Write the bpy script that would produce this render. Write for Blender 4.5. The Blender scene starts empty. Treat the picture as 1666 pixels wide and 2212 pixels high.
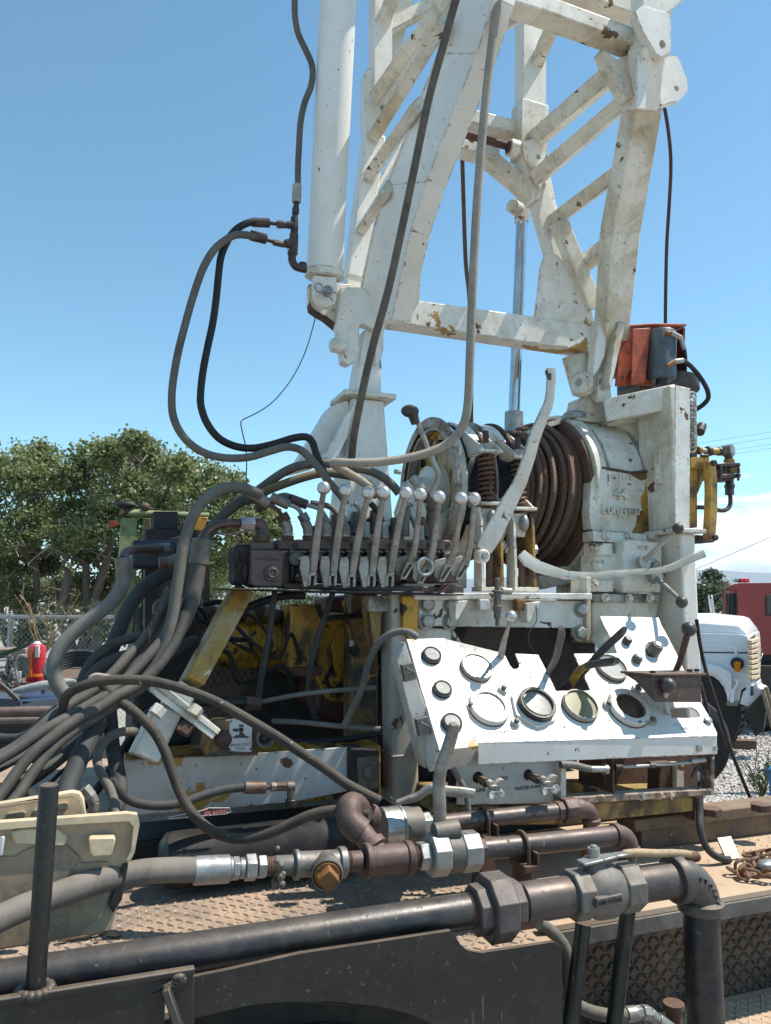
import bpy, math, random
import numpy as np
from mathutils import Vector, Matrix
from mathutils.geometry import tessellate_polygon
random.seed(7)
rad = math.radians
S = bpy.context.scene
COL = S.collection
# ------------------------------------------------------------------ camera, sky, sun, exposure
CAM_Z = 1.9
PITCH = rad(6.3)
YAW = rad(20.0)
FPX = 1666.0
camd = bpy.data.cameras.new('camera')
camd.sensor_fit = 'VERTICAL'
camd.sensor_height = 36.0
camd.lens = 36.0 * FPX / 2212.0
camd.clip_start = 0.05
camd.clip_end = 20000
cam = bpy.data.objects.new('camera', camd)
COL.objects.link(cam)
cam.location = (0, 0, CAM_Z)
cam.rotation_euler = (math.pi / 2 + PITCH, 0, -YAW)
S.camera = cam

SUN_DIR = Vector((0.52, -0.15, 1.0)).normalized()      # from the scene towards the sun
sun_el = math.asin(SUN_DIR.z)
sun_az = math.atan2(SUN_DIR.x, SUN_DIR.y)
w = bpy.data.worlds.new('World')
S.world = w
w.use_nodes = True
nt = w.node_tree
nt.nodes.clear()


def N(t, kind, **kw):
    n = t.nodes.new(kind)
    for k, val in kw.items():
        setattr(n, k, val)
    return n


def L(t, a, b):
    t.links.new(a, b)


out = N(nt, 'ShaderNodeOutputWorld')
bg = N(nt, 'ShaderNodeBackground')
sky = N(nt, 'ShaderNodeTexSky', sky_type='NISHITA', sun_disc=False, sun_elevation=sun_el, sun_rotation=sun_az,
        altitude=1400, air_density=1.0, dust_density=0.25, ozone_density=1.3)
tc = N(nt, 'ShaderNodeTexCoord')
sep = N(nt, 'ShaderNodeSeparateXYZ')
L(nt, tc.outputs['Generated'], sep.inputs[0])
mp = N(nt, 'ShaderNodeMapping')
mp.inputs['Scale'].default_value = (3.2, 3.2, 13.0)
mp.inputs['Location'].default_value = (0.9, 0.3, 0.1)
L(nt, tc.outputs['Generated'], mp.inputs['Vector'])
nz = N(nt, 'ShaderNodeTexNoise')
nz.inputs['Scale'].default_value = 2.1
nz.inputs['Detail'].default_value = 9
nz.inputs['Roughness'].default_value = 0.55
L(nt, mp.outputs[0], nz.inputs['Vector'])
# low band of summer cloud round the horizon: density falls with height
hr = N(nt, 'ShaderNodeMapRange')
hr.inputs[1].default_value = 0.0
hr.inputs[2].default_value = 0.175
hr.inputs[3].default_value = 0.34
hr.inputs[4].default_value = -0.34
L(nt, sep.outputs[2], hr.inputs[0])
# more cloud in the east (+x), clear in the north-west
hx = N(nt, 'ShaderNodeMapRange')
hx.inputs[1].default_value = 0.45
hx.inputs[2].default_value = 0.62
hx.inputs[3].default_value = -0.25
hx.inputs[4].default_value = 0.0
L(nt, sep.outputs[0], hx.inputs[0])
a1 = N(nt, 'ShaderNodeMath', operation='ADD')
L(nt, nz.outputs[0], a1.inputs[0])
L(nt, hr.outputs[0], a1.inputs[1])
a2 = N(nt, 'ShaderNodeMath', operation='ADD')
L(nt, a1.outputs[0], a2.inputs[0])
L(nt, hx.outputs[0], a2.inputs[1])
cr = N(nt, 'ShaderNodeMapRange')
cr.inputs[1].default_value = 0.50
cr.inputs[2].default_value = 0.60
L(nt, a2.outputs[0], cr.inputs[0])
nz2 = N(nt, 'ShaderNodeTexNoise')
nz2.inputs['Scale'].default_value = 5.0
nz2.inputs['Detail'].default_value = 6
L(nt, mp.outputs[0], nz2.inputs['Vector'])
cc = N(nt, 'ShaderNodeValToRGB')
cc.color_ramp.elements[0].position = 0.38
cc.color_ramp.elements[0].color = (6.2, 6.9, 7.8, 1)
cc.color_ramp.elements[1].position = 0.6
cc.color_ramp.elements[1].color = (9.5, 9.7, 9.9, 1)
L(nt, nz2.outputs[0], cc.inputs[0])
mx = N(nt, 'ShaderNodeMixRGB')
L(nt, cr.outputs[0], mx.inputs[0])
tint = N(nt, 'ShaderNodeMixRGB', blend_type='MULTIPLY')
tint.inputs[0].default_value = 1.0
tint.inputs[2].default_value = (0.93, 1.24, 1.13, 1)
L(nt, sky.outputs[0], tint.inputs[1])
L(nt, tint.outputs[0], mx.inputs[1])
L(nt, cc.outputs[0], mx.inputs[2])
L(nt, mx.outputs[0], bg.inputs[0])
bg.inputs[1].default_value = 0.14
L(nt, bg.outputs[0], out.inputs[0])

sl = bpy.data.lights.new('sun', 'SUN')
sl.energy = 5.0
sl.angle = rad(0.55)
sl.color = (1.0, 0.94, 0.85)
so = bpy.data.objects.new('sun', sl)
COL.objects.link(so)
so.location = (3, -3, 12)
so.rotation_euler = SUN_DIR.to_track_quat('Z', 'Y').to_euler()
S.view_settings.view_transform = 'Standard'
S.view_settings.look = 'None'
S.view_settings.exposure = 0.45
S.view_settings.gamma = 1.0
S.view_settings.use_curve_mapping = False
S.cycles.max_bounces = 7
S.cycles.diffuse_bounces = 4
S.cycles.transparent_max_bounces = 12
S.cycles.volume_bounces = 0

# ------------------------------------------------------------------ reading positions off the survey photograph
F3 = Vector((math.sin(YAW) * math.cos(PITCH), math.cos(YAW) * math.cos(PITCH), math.sin(PITCH)))
R3 = Vector((math.cos(YAW), -math.sin(YAW), 0))
U3 = Vector((-math.sin(YAW) * math.sin(PITCH), -math.cos(YAW) * math.sin(PITCH), math.cos(PITCH)))
CAM = Vector((0, 0, CAM_Z))


def ray(p):
    return F3 + R3 * ((p[0] - 833) / FPX) + U3 * (-(p[1] - 1106) / FPX)


def Q(p, v):            # point at distance v across the truck
    d = ray(p)
    return CAM + d * (v / d.y)


def QZ(p, z):           # point at height z
    d = ray(p)
    return CAM + d * ((z - CAM_Z) / d.z)


def QP(p, P0, n):       # point on a plane
    d = ray(p)
    return CAM + d * ((P0 - CAM).dot(n) / d.dot(n))


def sc(P):              # metres per pixel there
    return (Vector(P) - CAM).dot(F3) / FPX


def conv(x0, y0, k):
    return lambda x, y: ((x0 + k * x) / 1.844, (y0 + k * y) / 1.844)


c0 = lambda x, y: (x, y)
c1 = conv(600, 0, .6603)
c2 = conv(1700, 0, .7203)
c3 = conv(600, 800, .6603)
c4 = conv(1550, 1100, .7803)
c5 = conv(900, 1800, .6002)
c6 = conv(1700, 1700, .7203)
c7 = conv(1450, 2350, .8703)
c8 = conv(0, 1700, .6002)
c9 = conv(400, 2300, .7203)
c10 = conv(0, 2500, .6002)
c11 = conv(0, 3100, .9004)
c12 = conv(1200, 3050, 1.1237)
e1 = conv(2672, 1700, .3617)
e2 = conv(2672, 2250, .452)
e3 = conv(2350, 3000, .4882)
e4 = conv(0, 2350, .4202)
e5 = conv(1400, 0, .4202)
KS = {c0: 1.0, c1: .358, c2: .3906, c3: .358, c4: .4232, c5: .3255, c6: .3906, c7: .472, c8: .3255, c9: .3906,
      c10: .3255, c11: .4883, c12: .6094, e1: .1961, e2: .2451, e3: .2647, e4: .2279, e5: .2279}

# ------------------------------------------------------------------ mesh builder


def frame(d):
    d = Vector(d).normalized()
    a = Vector((0, 0, 1)) if abs(d.z) < 0.9 else Vector((1, 0, 0))
    x = a.cross(d).normalized()
    return x, d.cross(x).normalized(), d


class MB:
    def __init__(s):
        s.v = []
        s.f = []
        s.uv = []     # per face list of uv or None

    def add(s, vs, fs, uvs=None):
        o = len(s.v)
        s.v += [tuple(q) for q in vs]
        for i, f in enumerate(fs):
            s.f.append([o + k for k in f])
            s.uv.append(uvs[i] if uvs else None)
        return s

    def box(s, c, size, R=None):
        c = Vector(c)
        vs = []
        for x in (-.5, .5):
            for y in (-.5, .5):
                for z in (-.5, .5):
                    q = Vector((x * size[0], y * size[1], z * size[2]))
                    vs.append(c + (R @ q if R else q))
        return s.add(vs, [(0, 1, 3, 2), (4, 6, 7, 5), (0, 4, 5, 1), (2, 3, 7, 6), (0, 2, 6, 4), (1, 5, 7, 3)])

    def hexa(s, vs):   # 8 corners: bottom 4 ccw, top 4 ccw
        return s.add(vs, [(3, 2, 1, 0), (4, 5, 6, 7), (0, 1, 5, 4), (1, 2, 6, 5), (2, 3, 7, 6), (3, 0, 4, 7)])

    def beam(s, p0, p1, a, b, ref=(0, 1, 0), a2=None, b2=None):
        p0, p1 = Vector(p0), Vector(p1)
        d = (p1 - p0).normalized()
        r = Vector(ref)
        n1 = (r - d * r.dot(d)).normalized()
        n2 = d.cross(n1)
        a2 = a if a2 is None else a2
        b2 = b if b2 is None else b2
        vs = [p0 + n1 * (sx * a / 2) + n2 * (sy * b / 2) for sx, sy in ((-1, -1), (1, -1), (1, 1), (-1, 1))]
        vs += [p1 + n1 * (sx * a2 / 2) + n2 * (sy * b2 / 2) for sx, sy in ((-1, -1), (1, -1), (1, 1), (-1, 1))]
        return s.hexa(vs)

    def lathe(s, p, d, prof, n=20, cap=True, phase=0.0):
        x, y, d = frame(d)
        p = Vector(p)
        vs = []
        for (t, r) in prof:
            for i in range(n):
                a = 2 * math.pi * (i + phase) / n
                vs.append(p + d * t + (x * math.cos(a) + y * math.sin(a)) * r)
        fs, uvs = [], []
        m = len(prof)
        for j in range(m - 1):
            for i in range(n):
                k = (i + 1) % n
                fs.append((j * n + i, j * n + k, (j + 1) * n + k, (j + 1) * n + i))
                uvs.append(((prof[j][0], i / n), (prof[j][0], (i + 1) / n), (prof[j + 1][0], (i + 1) / n), (prof[j + 1][0], i / n)))
        if cap:
            fs.append(tuple(reversed(range(n))))
            fs.append(tuple((m - 1) * n + i for i in range(n)))
            uvs += [None, None]
        return s.add(vs, fs, uvs)

    def cyl(s, p0, p1, r0, r1=None, n=16, cap=True, phase=0.0):
        p0, p1 = Vector(p0), Vector(p1)
        L_ = (p1 - p0).length
        return s.lathe(p0, p1 - p0, [(0, r0), (L_, r0 if r1 is None else r1)], n, cap, phase)

    def hexp(s, p0, p1, r):
        return s.cyl(p0, p1, r, n=6, phase=random.random())

    def sphere(s, c, r, n=16, m=10, sq=(1, 1, 1)):
        vs = [Vector(c) + Vector((0, 0, -r * sq[2]))]
        for j in range(1, m):
            t = math.pi * j / m
            for i in range(n):
                a = 2 * math.pi * i / n
                vs.append(Vector(c) + Vector((r * math.sin(t) * math.cos(a) * sq[0], r * math.sin(t) * math.sin(a) * sq[1], -r * math.cos(t) * sq[2])))
        vs.append(Vector(c) + Vector((0, 0, r * sq[2])))
        fs = []
        for i in range(n):
            k = (i + 1) % n
            fs.append((0, 1 + k, 1 + i))
            for j in range(m - 2):
                a = 1 + j * n
                fs.append((a + i, a + k, a + n + k, a + n + i))
            fs.append((len(vs) - 1, 1 + (m - 2) * n + i, 1 + (m - 2) * n + k))
        return s.add(vs, fs)

    def tube(s, pts, r, n=10, cap=True, closed=False):
        pts = [Vector(p) for p in pts]
        rs = r if isinstance(r, (list, tuple)) else [r] * len(pts)
        m = len(pts)
        up = None
        vs = []
        ln = 0.0
        lens = []
        for j, p in enumerate(pts):
            if closed:
                d = (pts[(j + 1) % m] - pts[j - 1]).normalized()
            else:
                d = (pts[min(j + 1, m - 1)] - pts[max(j - 1, 0)])
                d = d.normalized() if d.length > 1e-9 else Vector((0, 0, 1))
            if up is None:
                up, _, _ = frame(d)
            up = (up - d * up.dot(d))
            up = up.normalized() if up.length > 1e-6 else frame(d)[0]
            sd = d.cross(up)
            if j:
                ln += (p - pts[j - 1]).length
            lens.append(ln)
            for i in range(n):
                a = 2 * math.pi * i / n
                vs.append(p + (up * math.cos(a) + sd * math.sin(a)) * rs[j])
        fs, uvs = [], []
        rng = m if closed else m - 1
        for j in range(rng):
            j2 = (j + 1) % m
            l2 = lens[j2] if j2 else ln + 0.01
            for i in range(n):
                k = (i + 1) % n
                fs.append((j * n + i, j * n + k, j2 * n + k, j2 * n + i))
                uvs.append(((lens[j], i / n), (lens[j], (i + 1) / n), (l2, (i + 1) / n), (l2, i / n)))
        if cap and not closed:
            fs.append(tuple(reversed(range(n))))
            fs.append(tuple((m - 1) * n + i for i in range(n)))
            uvs += [None, None]
        return s.add(vs, fs, uvs)

    def slab(s, pts, t, holes=()):
        """polygon (list of 3-D points) pushed back by the vector t"""
        t = Vector(t)
        loops = [[Vector(p) for p in pts]] + [[Vector(p) for p in h] for h in holes]
        flat = [p for lp in loops for p in lp]
        nrm = Vector((0, 0, 0))
        lp = loops[0]
        for i in range(len(lp)):
            nrm += lp[i].cross(lp[(i + 1) % len(lp)])
        tri = tessellate_polygon(loops)
        nf = len(flat)
        fs = []
        for a, b, c in tri:
            if (flat[b] - flat[a]).cross(flat[c] - flat[a]).dot(t) > 0:
                a, c = c, a
            fs.append((a, b, c))
            fs.append((nf + c, nf + b, nf + a))
        o = 0
        flip = nrm.dot(t) > 0
        for q, lp in enumerate(loops):
            m = len(lp)
            for i in range(m):
                j = (i + 1) % m
                f = (o + i, o + j, nf + o + j, nf + o + i)
                fs.append(f if (flip) else tuple(reversed(f)))
            o += m
        return s.add(flat + [p + t for p in flat], fs)

    def build(s, name, mat, parent=None, bevel=0.0, smooth=40, kind=None, label=None, recalc=False, seg=2):
        me = bpy.data.meshes.new(name)
        me.from_pydata(s.v, [], s.f)
        if any(u is not None for u in s.uv):
            ul = me.uv_layers.new(name='UVMap')
            arr = []
            for f, u in zip(s.f, s.uv):
                arr += [c for q in (u if u is not None else [(0, 0)] * len(f)) for c in q]
            ul.data.foreach_set('uv', arr)
        me.materials.append(mat)
        if smooth:
            me.polygons.foreach_set('use_smooth', [True] * len(me.polygons))
            me.set_sharp_from_angle(angle=rad(smooth))
        me.update()
        return link(name, me, parent, bevel, kind, label, seg)


def link(name, me, parent=None, bevel=0.0, kind=None, label=None, seg=2):
    o = bpy.data.objects.new(name, me)
    COL.objects.link(o)
    if parent is not None:
        o.parent = parent
    if bevel:
        b = o.modifiers.new('bevel', 'BEVEL')
        b.width = bevel
        b.segments = seg
        b.limit_method = 'ANGLE'
        b.angle_limit = rad(35)
        b.harden_normals = False
    if kind:
        o['kind'] = kind
    if label:
        o['label'] = label
    return o


THINGS = []


def thing(name, label, cat, group=None, kind=None):
    o = bpy.data.objects.new(name, None)
    o.empty_display_size = 0.1
    COL.objects.link(o)
    o['label'] = label
    o['category'] = cat
    if group:
        o['group'] = group
    THINGS.append(o)
    return o


def tag(o, label, cat, group=None, kind=None):
    o['label'] = label
    o['category'] = cat
    if group:
        o['group'] = group
    if kind:
        o['kind'] = kind
    return o


def settle():           # put every Empty at the base of its thing
    for t in THINGS:
        lo = Vector((1e9,) * 3)
        hi = Vector((-1e9,) * 3)
        for ch in t.children:
            if ch.type != 'MESH' or not len(ch.data.vertices):
                continue
            n = len(ch.data.vertices)
            a = np.empty(n * 3, dtype=np.float32)
            ch.data.vertices.foreach_get('co', a)
            a = a.reshape(-1, 3)
            for k in range(3):
                lo[k] = min(lo[k], float(a[:, k].min()))
                hi[k] = max(hi[k], float(a[:, k].max()))
        if lo.x > 1e8:
            continue
        loc = Vector(((lo.x + hi.x) / 2, (lo.y + hi.y) / 2, lo.z))
        t.location = loc
        for ch in t.children:
            ch.location = ch.location - loc


def smoothpts(ps, k=8):
    """Catmull-Rom through the control points (any dimension)"""
    ps = [Vector(p) for p in ps]
    if len(ps) < 3:
        return ps
    out = []
    n = len(ps)
    for i in range(n - 1):
        p0 = ps[max(i - 1, 0)]
        p1, p2 = ps[i], ps[i + 1]
        p3 = ps[min(i + 2, n - 1)]
        for j in range(k):
            t = j / k
            out.append(0.5 * ((2 * p1) + (p2 - p0) * t + (2 * p0 - 5 * p1 + 4 * p2 - p3) * t * t + (3 * p1 - p0 - 3 * p2 + p3) * t ** 3))
    out.append(ps[-1])
    return out


def path(cv, pts, v0, v1=None, k=7):
    """pts (x, y[, v]) read in one crop -> smooth list of 3-D points"""
    v1 = v0 if v1 is None else v1
    n = len(pts)
    raw = []
    for i, p in enumerate(pts):
        v = p[2] if len(p) > 2 else v0 + (v1 - v0) * i / max(n - 1, 1)
        raw.append(Q(cv(p[0], p[1]), v))
    return smoothpts(raw, k)


def quick_text(body, mat, origin, xd, yd, size, depth, parent, name='lettering', align='CENTER', bold=0.0):
    cu = bpy.data.curves.new('t', 'FONT')
    cu.body = body
    cu.size = size
    cu.extrude = depth
    cu.offset = bold
    cu.align_x = align
    cu.align_y = 'CENTER'
    cu.resolution_u = 3
    tmp = bpy.data.objects.new('t', cu)
    COL.objects.link(tmp)
    bpy.context.view_layer.update()
    me = bpy.data.meshes.new_from_object(tmp)
    bpy.data.objects.remove(tmp)
    bpy.data.curves.remove(cu)
    xd = Vector(xd).normalized()
    yd = Vector(yd)
    yd = (yd - xd * yd.dot(xd)).normalized()
    M = Matrix((xd, yd, xd.cross(yd))).transposed().to_4x4()
    M.translation = Vector(origin)
    me.transform(M)
    me.materials.clear()
    me.materials.append(mat)
    return link(name, me, parent)
# ------------------------------------------------------------------ materials
def rgb(c):
    return (c[0], c[1], c[2], 1)


class MT:
    """small node graph helper"""

    def __init__(s, name, base, rough=0.5, metal=0.0, coord='Object'):
        s.m = bpy.data.materials.new(name)
        s.m.use_nodes = True
        s.t = s.m.node_tree
        s.p = s.t.nodes['Principled BSDF']
        s.tc = N(s.t, 'ShaderNodeTexCoord')
        s.co = s.tc.outputs[coord]
        r = N(s.t, 'ShaderNodeRGB')
        r.outputs[0].default_value = rgb(base)
        s.col = r.outputs[0]
        v = N(s.t, 'ShaderNodeValue')
        v.outputs[0].default_value = rough
        s.rough = v.outputs[0]
        v = N(s.t, 'ShaderNodeValue')
        v.outputs[0].default_value = metal
        s.metal = v.outputs[0]
        s.h = None

    def noise(s, scale, detail=5, rough=0.6, dist=0.0, stretch=None, seed=0.0):
        n = N(s.t, 'ShaderNodeTexNoise')
        n.inputs['Scale'].default_value = scale
        n.inputs['Detail'].default_value = detail
        n.inputs['Roughness'].default_value = rough
        n.inputs['Distortion'].default_value = dist
        m = N(s.t, 'ShaderNodeMapping')
        m.inputs['Location'].default_value = (seed, seed * .7, seed * 1.3)
        if stretch:
            m.inputs['Scale'].default_value = stretch
        L(s.t, s.co, m.inputs['Vector'])
        L(s.t, m.outputs[0], n.inputs['Vector'])
        return n.outputs[0]

    def ramp(s, x, lo, hi, a=0.0, b=1.0):
        n = N(s.t, 'ShaderNodeMapRange')
        n.inputs[1].default_value = lo
        n.inputs[2].default_value = hi
        n.inputs[3].default_value = a
        n.inputs[4].default_value = b
        L(s.t, x, n.inputs[0])
        return n.outputs[0]

    def math(s, op, a, b=None):
        n = N(s.t, 'ShaderNodeMath', operation=op)
        for i, q in enumerate((a, b)):
            if q is None:
                continue
            if isinstance(q, (int, float)):
                n.inputs[i].default_value = q
            else:
                L(s.t, q, n.inputs[i])
        return n.outputs[0]

    def mixc(s, fac, col, blend='MIX'):
        n = N(s.t, 'ShaderNodeMixRGB', blend_type=blend)
        if isinstance(fac, (int, float)):
            n.inputs[0].default_value = fac
        else:
            L(s.t, fac, n.inputs[0])
        L(s.t, s.col, n.inputs[1])
        if isinstance(col, tuple):
            n.inputs[2].default_value = rgb(col)
        else:
            L(s.t, col, n.inputs[2])
        s.col = n.outputs[0]
        return s

    def mixv(s, which, fac, val):
        n = N(s.t, 'ShaderNodeMixRGB')
        L(s.t, fac, n.inputs[0])
        L(s.t, getattr(s, which), n.inputs[1])
        n.inputs[2].default_value = (val, val, val, 1)
        setattr(s, which, n.outputs[0])
        return s

    def height(s, x, k):
        y = s.math('MULTIPLY', x, k)
        s.h = y if s.h is None else s.math('ADD', s.h, y)
        return s

    def grime(s, col, amount=0.6, scale=9, lo=0.42, hi=0.72, stretch=None, seed=0.0, rough=None):
        f = s.ramp(s.noise(scale, 7, 0.68, 0.6, stretch, seed), lo, hi, 0, amount)
        s.mixc(f, col)
        if rough is not None:
            s.mixv('rough', f, rough)
        return s

    def chips(s, col, cover=0.6, scale=14, soft=0.015, seed=3.0, rough=0.75, raise_=-0.35, stretch=None, metal=None):
        """cover = noise threshold above which the paint is gone"""
        f = s.ramp(s.noise(scale, 6, 0.6, 0.3, stretch, seed), cover, cover + soft)
        s.mixc(f, col)
        s.mixv('rough', f, rough)
        if metal is not None:
            s.mixv('metal', f, metal)
        s.height(f, raise_)
        return s

    def edgewear(s, col, radius=0.006, lo=0.46, hi=0.56, seed=17.0, scale=26):
        bv = N(s.t, 'ShaderNodeBevel', samples=4)
        bv.inputs['Radius'].default_value = radius
        g = N(s.t, 'ShaderNodeNewGeometry')
        d = N(s.t, 'ShaderNodeVectorMath', operation='DOT_PRODUCT')
        L(s.t, bv.outputs[0], d.inputs[0])
        L(s.t, g.outputs['Normal'], d.inputs[1])
        e = s.ramp(d.outputs['Value'], 0.995, 0.90, 0.0, 1.0)
        f = s.math('MULTIPLY', e, s.ramp(s.noise(scale, 5, 0.65, 0, None, seed), lo, hi))
        f = s.ramp(f, 0.25, 0.45)
        s.mixc(f, col)
        s.mixv('rough', f, 0.85)
        return s

    def dust(s, col, amount=0.7, lo=0.2, hi=0.95, seed=5.0):
        g = N(s.t, 'ShaderNodeNewGeometry')
        sp = N(s.t, 'ShaderNodeSeparateXYZ')
        L(s.t, g.outputs['Normal'], sp.inputs[0])
        up = s.ramp(sp.outputs[2], lo, hi)
        f = s.math('MULTIPLY', up, s.ramp(s.noise(11, 6, 0.7, 0, None, seed), 0.3, 0.65, amount * 0.35, amount))
        s.mixc(f, col)
        s.mixv('rough', f, 0.9)
        return s

    def done(s, bump=0.3, dist=0.004, spec=0.5, coat=0.0):
        t, p = s.t, s.p
        L(t, s.col, p.inputs['Base Color'])
        L(t, s.rough, p.inputs['Roughness'])
        L(t, s.metal, p.inputs['Metallic'])
        p.inputs['Specular IOR Level'].default_value = spec
        if coat:
            p.inputs['Coat Weight'].default_value = coat
        if s.h is not None:
            b = N(t, 'ShaderNodeBump')
            b.inputs['Strength'].default_value = bump
            b.inputs['Distance'].default_value = dist
            L(t, s.h, b.inputs['Height'])
            L(t, b.outputs[0], p.inputs['Normal'])
        return s.m


def m_white(name, base=(0.75, 0.72, 0.65), grime=0.24, chipc=(0.13, 0.065, 0.035), cover=0.72, yellow=None, seed=0.0, dust=None):
    m = MT(name, base, 0.42)
    m.grime((0.46, 0.38, 0.25), min(1, grime * 1.15), 4, 0.44, 0.66, seed=seed)
    m.grime((0.27, 0.21, 0.13), grime * 0.7, 10, 0.50, 0.74, (1, 1, .4), seed + 4, 0.7)
    m.grime((0.12, 0.10, 0.08), grime * 0.5, 30, 0.55, 0.72, None, seed + 9)
    m.grime((0.06, 0.05, 0.04), grime * 0.5, 110, 0.60, 0.70, (1, 1, .5), seed + 19)
    if yellow:
        m.chips((0.36, 0.20, 0.035), yellow, 4.5, 0.012, seed + 2, 0.5, -0.25)
    m.chips(chipc, cover, 12, 0.02, seed + 6, 0.85, -0.5)
    m.chips((0.05, 0.035, 0.03), 0.665, 55, 0.03, seed + 11, 0.85, -0.3)
    m.edgewear(chipc, 0.007, 0.52 - 0.06 * grime, 0.60 - 0.04 * grime, seed + 5)
    m.height(m.noise(30, 5, 0.6), 0.35)
    m.height(m.noise(140, 3, 0.6), 0.1)
    if dust:
        m.dust(dust[0], dust[1])
    return m.done(0.35, 0.004)


WHITE = m_white('white_rig_paint')
WHITE_DIRTY = m_white('grimy_white_rig_paint', (0.70, 0.67, 0.58), 0.85, seed=13, cover=0.64)
WHITE_CHIP = m_white('chipped_white_over_yellow', (0.73, 0.715, 0.66), 0.6, seed=21, cover=0.63, yellow=0.635)
WHITE_CLEAN = m_white('clean_white_cylinder_paint', (0.76, 0.75, 0.70), 0.14, seed=31, cover=0.76)
WHITE_CAST = m_white('white_paint_on_casting', (0.70, 0.69, 0.62), 0.7, seed=41, cover=0.67, yellow=0.69)
WHITE_PANEL = m_white('white_console_paint', (0.64, 0.625, 0.59), 0.22, seed=51, cover=0.74, yellow=0.76)
WHITE_METERBOX = m_white('meter_box_paint_chipped_to_yellow', (0.62, 0.61, 0.58), 0.3, seed=54, cover=0.72, yellow=0.60)
GREY_PANEL = m_white('grey_white_side_panel_paint', (0.50, 0.49, 0.46), 0.4, seed=58, cover=0.74)

m = MT('yellow_machine_paint', (0.50, 0.255, 0.020), 0.42)
m.grime((0.05, 0.028, 0.012), 0.8, 5, 0.47, 0.62, seed=2, rough=0.6)
m.grime((0.03, 0.018, 0.01), 0.8, 17, 0.50, 0.62, (1, 1, .5), seed=9)
m.chips((0.04, 0.022, 0.018), 0.585, 9, 0.02, 8, 0.8, -0.4)
m.chips((0.16, 0.035, 0.02), 0.68, 5, 0.02, 14, 0.7, -0.3)
m.height(m.noise(40, 4), 0.4)
YELLOW = m.done(0.4, 0.004)

m = MT('red_brown_primer', (0.115, 0.03, 0.022), 0.6)
m.grime((0.03, 0.018, 0.014), 0.8, 8, 0.4, 0.65)
m.chips((0.42, 0.24, 0.04), 0.66, 6, 0.02, 4, 0.5, 0.3)
REDPRIMER = m.done()


def m_steel(name, base, rust=(0.11, 0.05, 0.028), amount=0.7, rough=0.55, metal=0.0, cover=0.62, dustc=None, damt=0.5, bump=0.3, scale=11, spec=0.5, fleck=None):
    m = MT(name, base, rough, metal)
    m.grime(rust, amount, scale, 0.42, 0.62, seed=len(name))
    if bump >= .15:
        m.grime(tuple(c * .35 for c in base), 0.55, scale * 3.1, 0.5, 0.66, seed=len(name) + 7)
        m.grime(tuple(min(1, c * 1.5 + .035) for c in base), 0.5, scale * 9, 0.58, 0.68, seed=len(name) + 3)
        m.mixv('rough', m.ramp(m.noise(scale * 2, 4), .4, .65, 0, .5), min(1, rough + .3))
    if cover < 1:
        m.chips((rust[0] * 1.6, rust[1] * 1.4, rust[2] * 1.3), cover, scale * 2.4, 0.04, 5.0 + len(name), 0.85, -0.2)
    m.height(m.noise(scale * 7, 5, 0.65), 0.45)
    if fleck:
        m.grime(fleck, 0.28, 2.6, 0.52, 0.68, (1, 1, .6), 4.0, 0.7)
        m.chips(fleck, 0.655, 75, 0.03, 8.0, 0.9, 0.15)
        m.chips(tuple(c * 1.3 for c in fleck), 0.675, 30, 0.02, 12.0, 0.9, 0.15, (1, 1, .12))
    if dustc:
        m.dust(dustc, damt)
    return m.done(bump, 0.003, spec)


TAN = (0.30, 0.215, 0.145)
BLACK = m_steel('worn_black_paint', (0.0065, 0.007, 0.007), (0.020, 0.018, 0.015), 0.6, 0.34, 0, 0.665, TAN, 0.42, 0.45, 7, fleck=(0.085, 0.072, 0.058))
BLACKPIPE = m_steel('black_steel_pipe', (0.020, 0.022, 0.027), (0.075, 0.058, 0.044), 0.6, 0.28, 0.3, 0.68, (0.26, 0.22, 0.18), 0.25, 0.4, 8, fleck=(0.13, 0.11, 0.095))
DARK = m_steel('oily_dark_steel', (0.014, 0.013, 0.012), (0.045, 0.03, 0.022), 0.6, 0.5, 0, 0.72, None)
BROWN = m_steel('brown_valve_enamel', (0.125, 0.072, 0.062), (0.06, 0.032, 0.026), 0.6, 0.38, 0.0, 0.72, (0.20, 0.15, 0.12), 0.3)
RUST = m_steel('rusty_steel', (0.105, 0.055, 0.036), (0.05, 0.025, 0.018), 0.75, 0.75, 0, 0.64, (0.30, 0.20, 0.13), 0.3, 0.5, 16)
RUSTPIPE = m_steel('red_brown_iron_fitting', (0.115, 0.066, 0.056), (0.055, 0.036, 0.032), 0.75, 0.5, 0.15, 0.66, (0.28, 0.20, 0.16), 0.3, 0.35)
CHAINRUST = m_steel('orange_rust', (0.19, 0.105, 0.06), (0.12, 0.05, 0.025), 0.7, 0.85, 0, 0.62, None)
GALV = m_steel('dull_galvanised_steel', (0.36, 0.37, 0.36), (0.20, 0.18, 0.15), 0.55, 0.4, 0.65, 0.74, None)
ALU = m_steel('cast_aluminium', (0.36, 0.33, 0.29), (0.17, 0.14, 0.11), 0.7, 0.45, 0.35, 0.74, None, bump=0.3)
POLISH = m_steel('polished_aluminium_ball', (0.62, 0.61, 0.59), (0.33, 0.30, 0.26), 0.5, 0.36, 0.75, 1.1, None, bump=0.12)
CHROME = m_steel('chromed_rod', (0.62, 0.64, 0.66), (0.3, 0.26, 0.2), 0.3, 0.12, 1.0, 0.78, None, bump=0.05)
PITTED = m_steel('pitted_grey_cast_iron', (0.12, 0.12, 0.115), (0.16, 0.125, 0.09), 0.6, 0.5, 0.3, 0.68, (0.30, 0.25, 0.2), 0.3, 0.4)
GREEN = m_steel('pale_green_paint', (0.26, 0.30, 0.13), (0.12, 0.10, 0.04), 0.5, 0.5, 0, 0.68, None)
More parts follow.
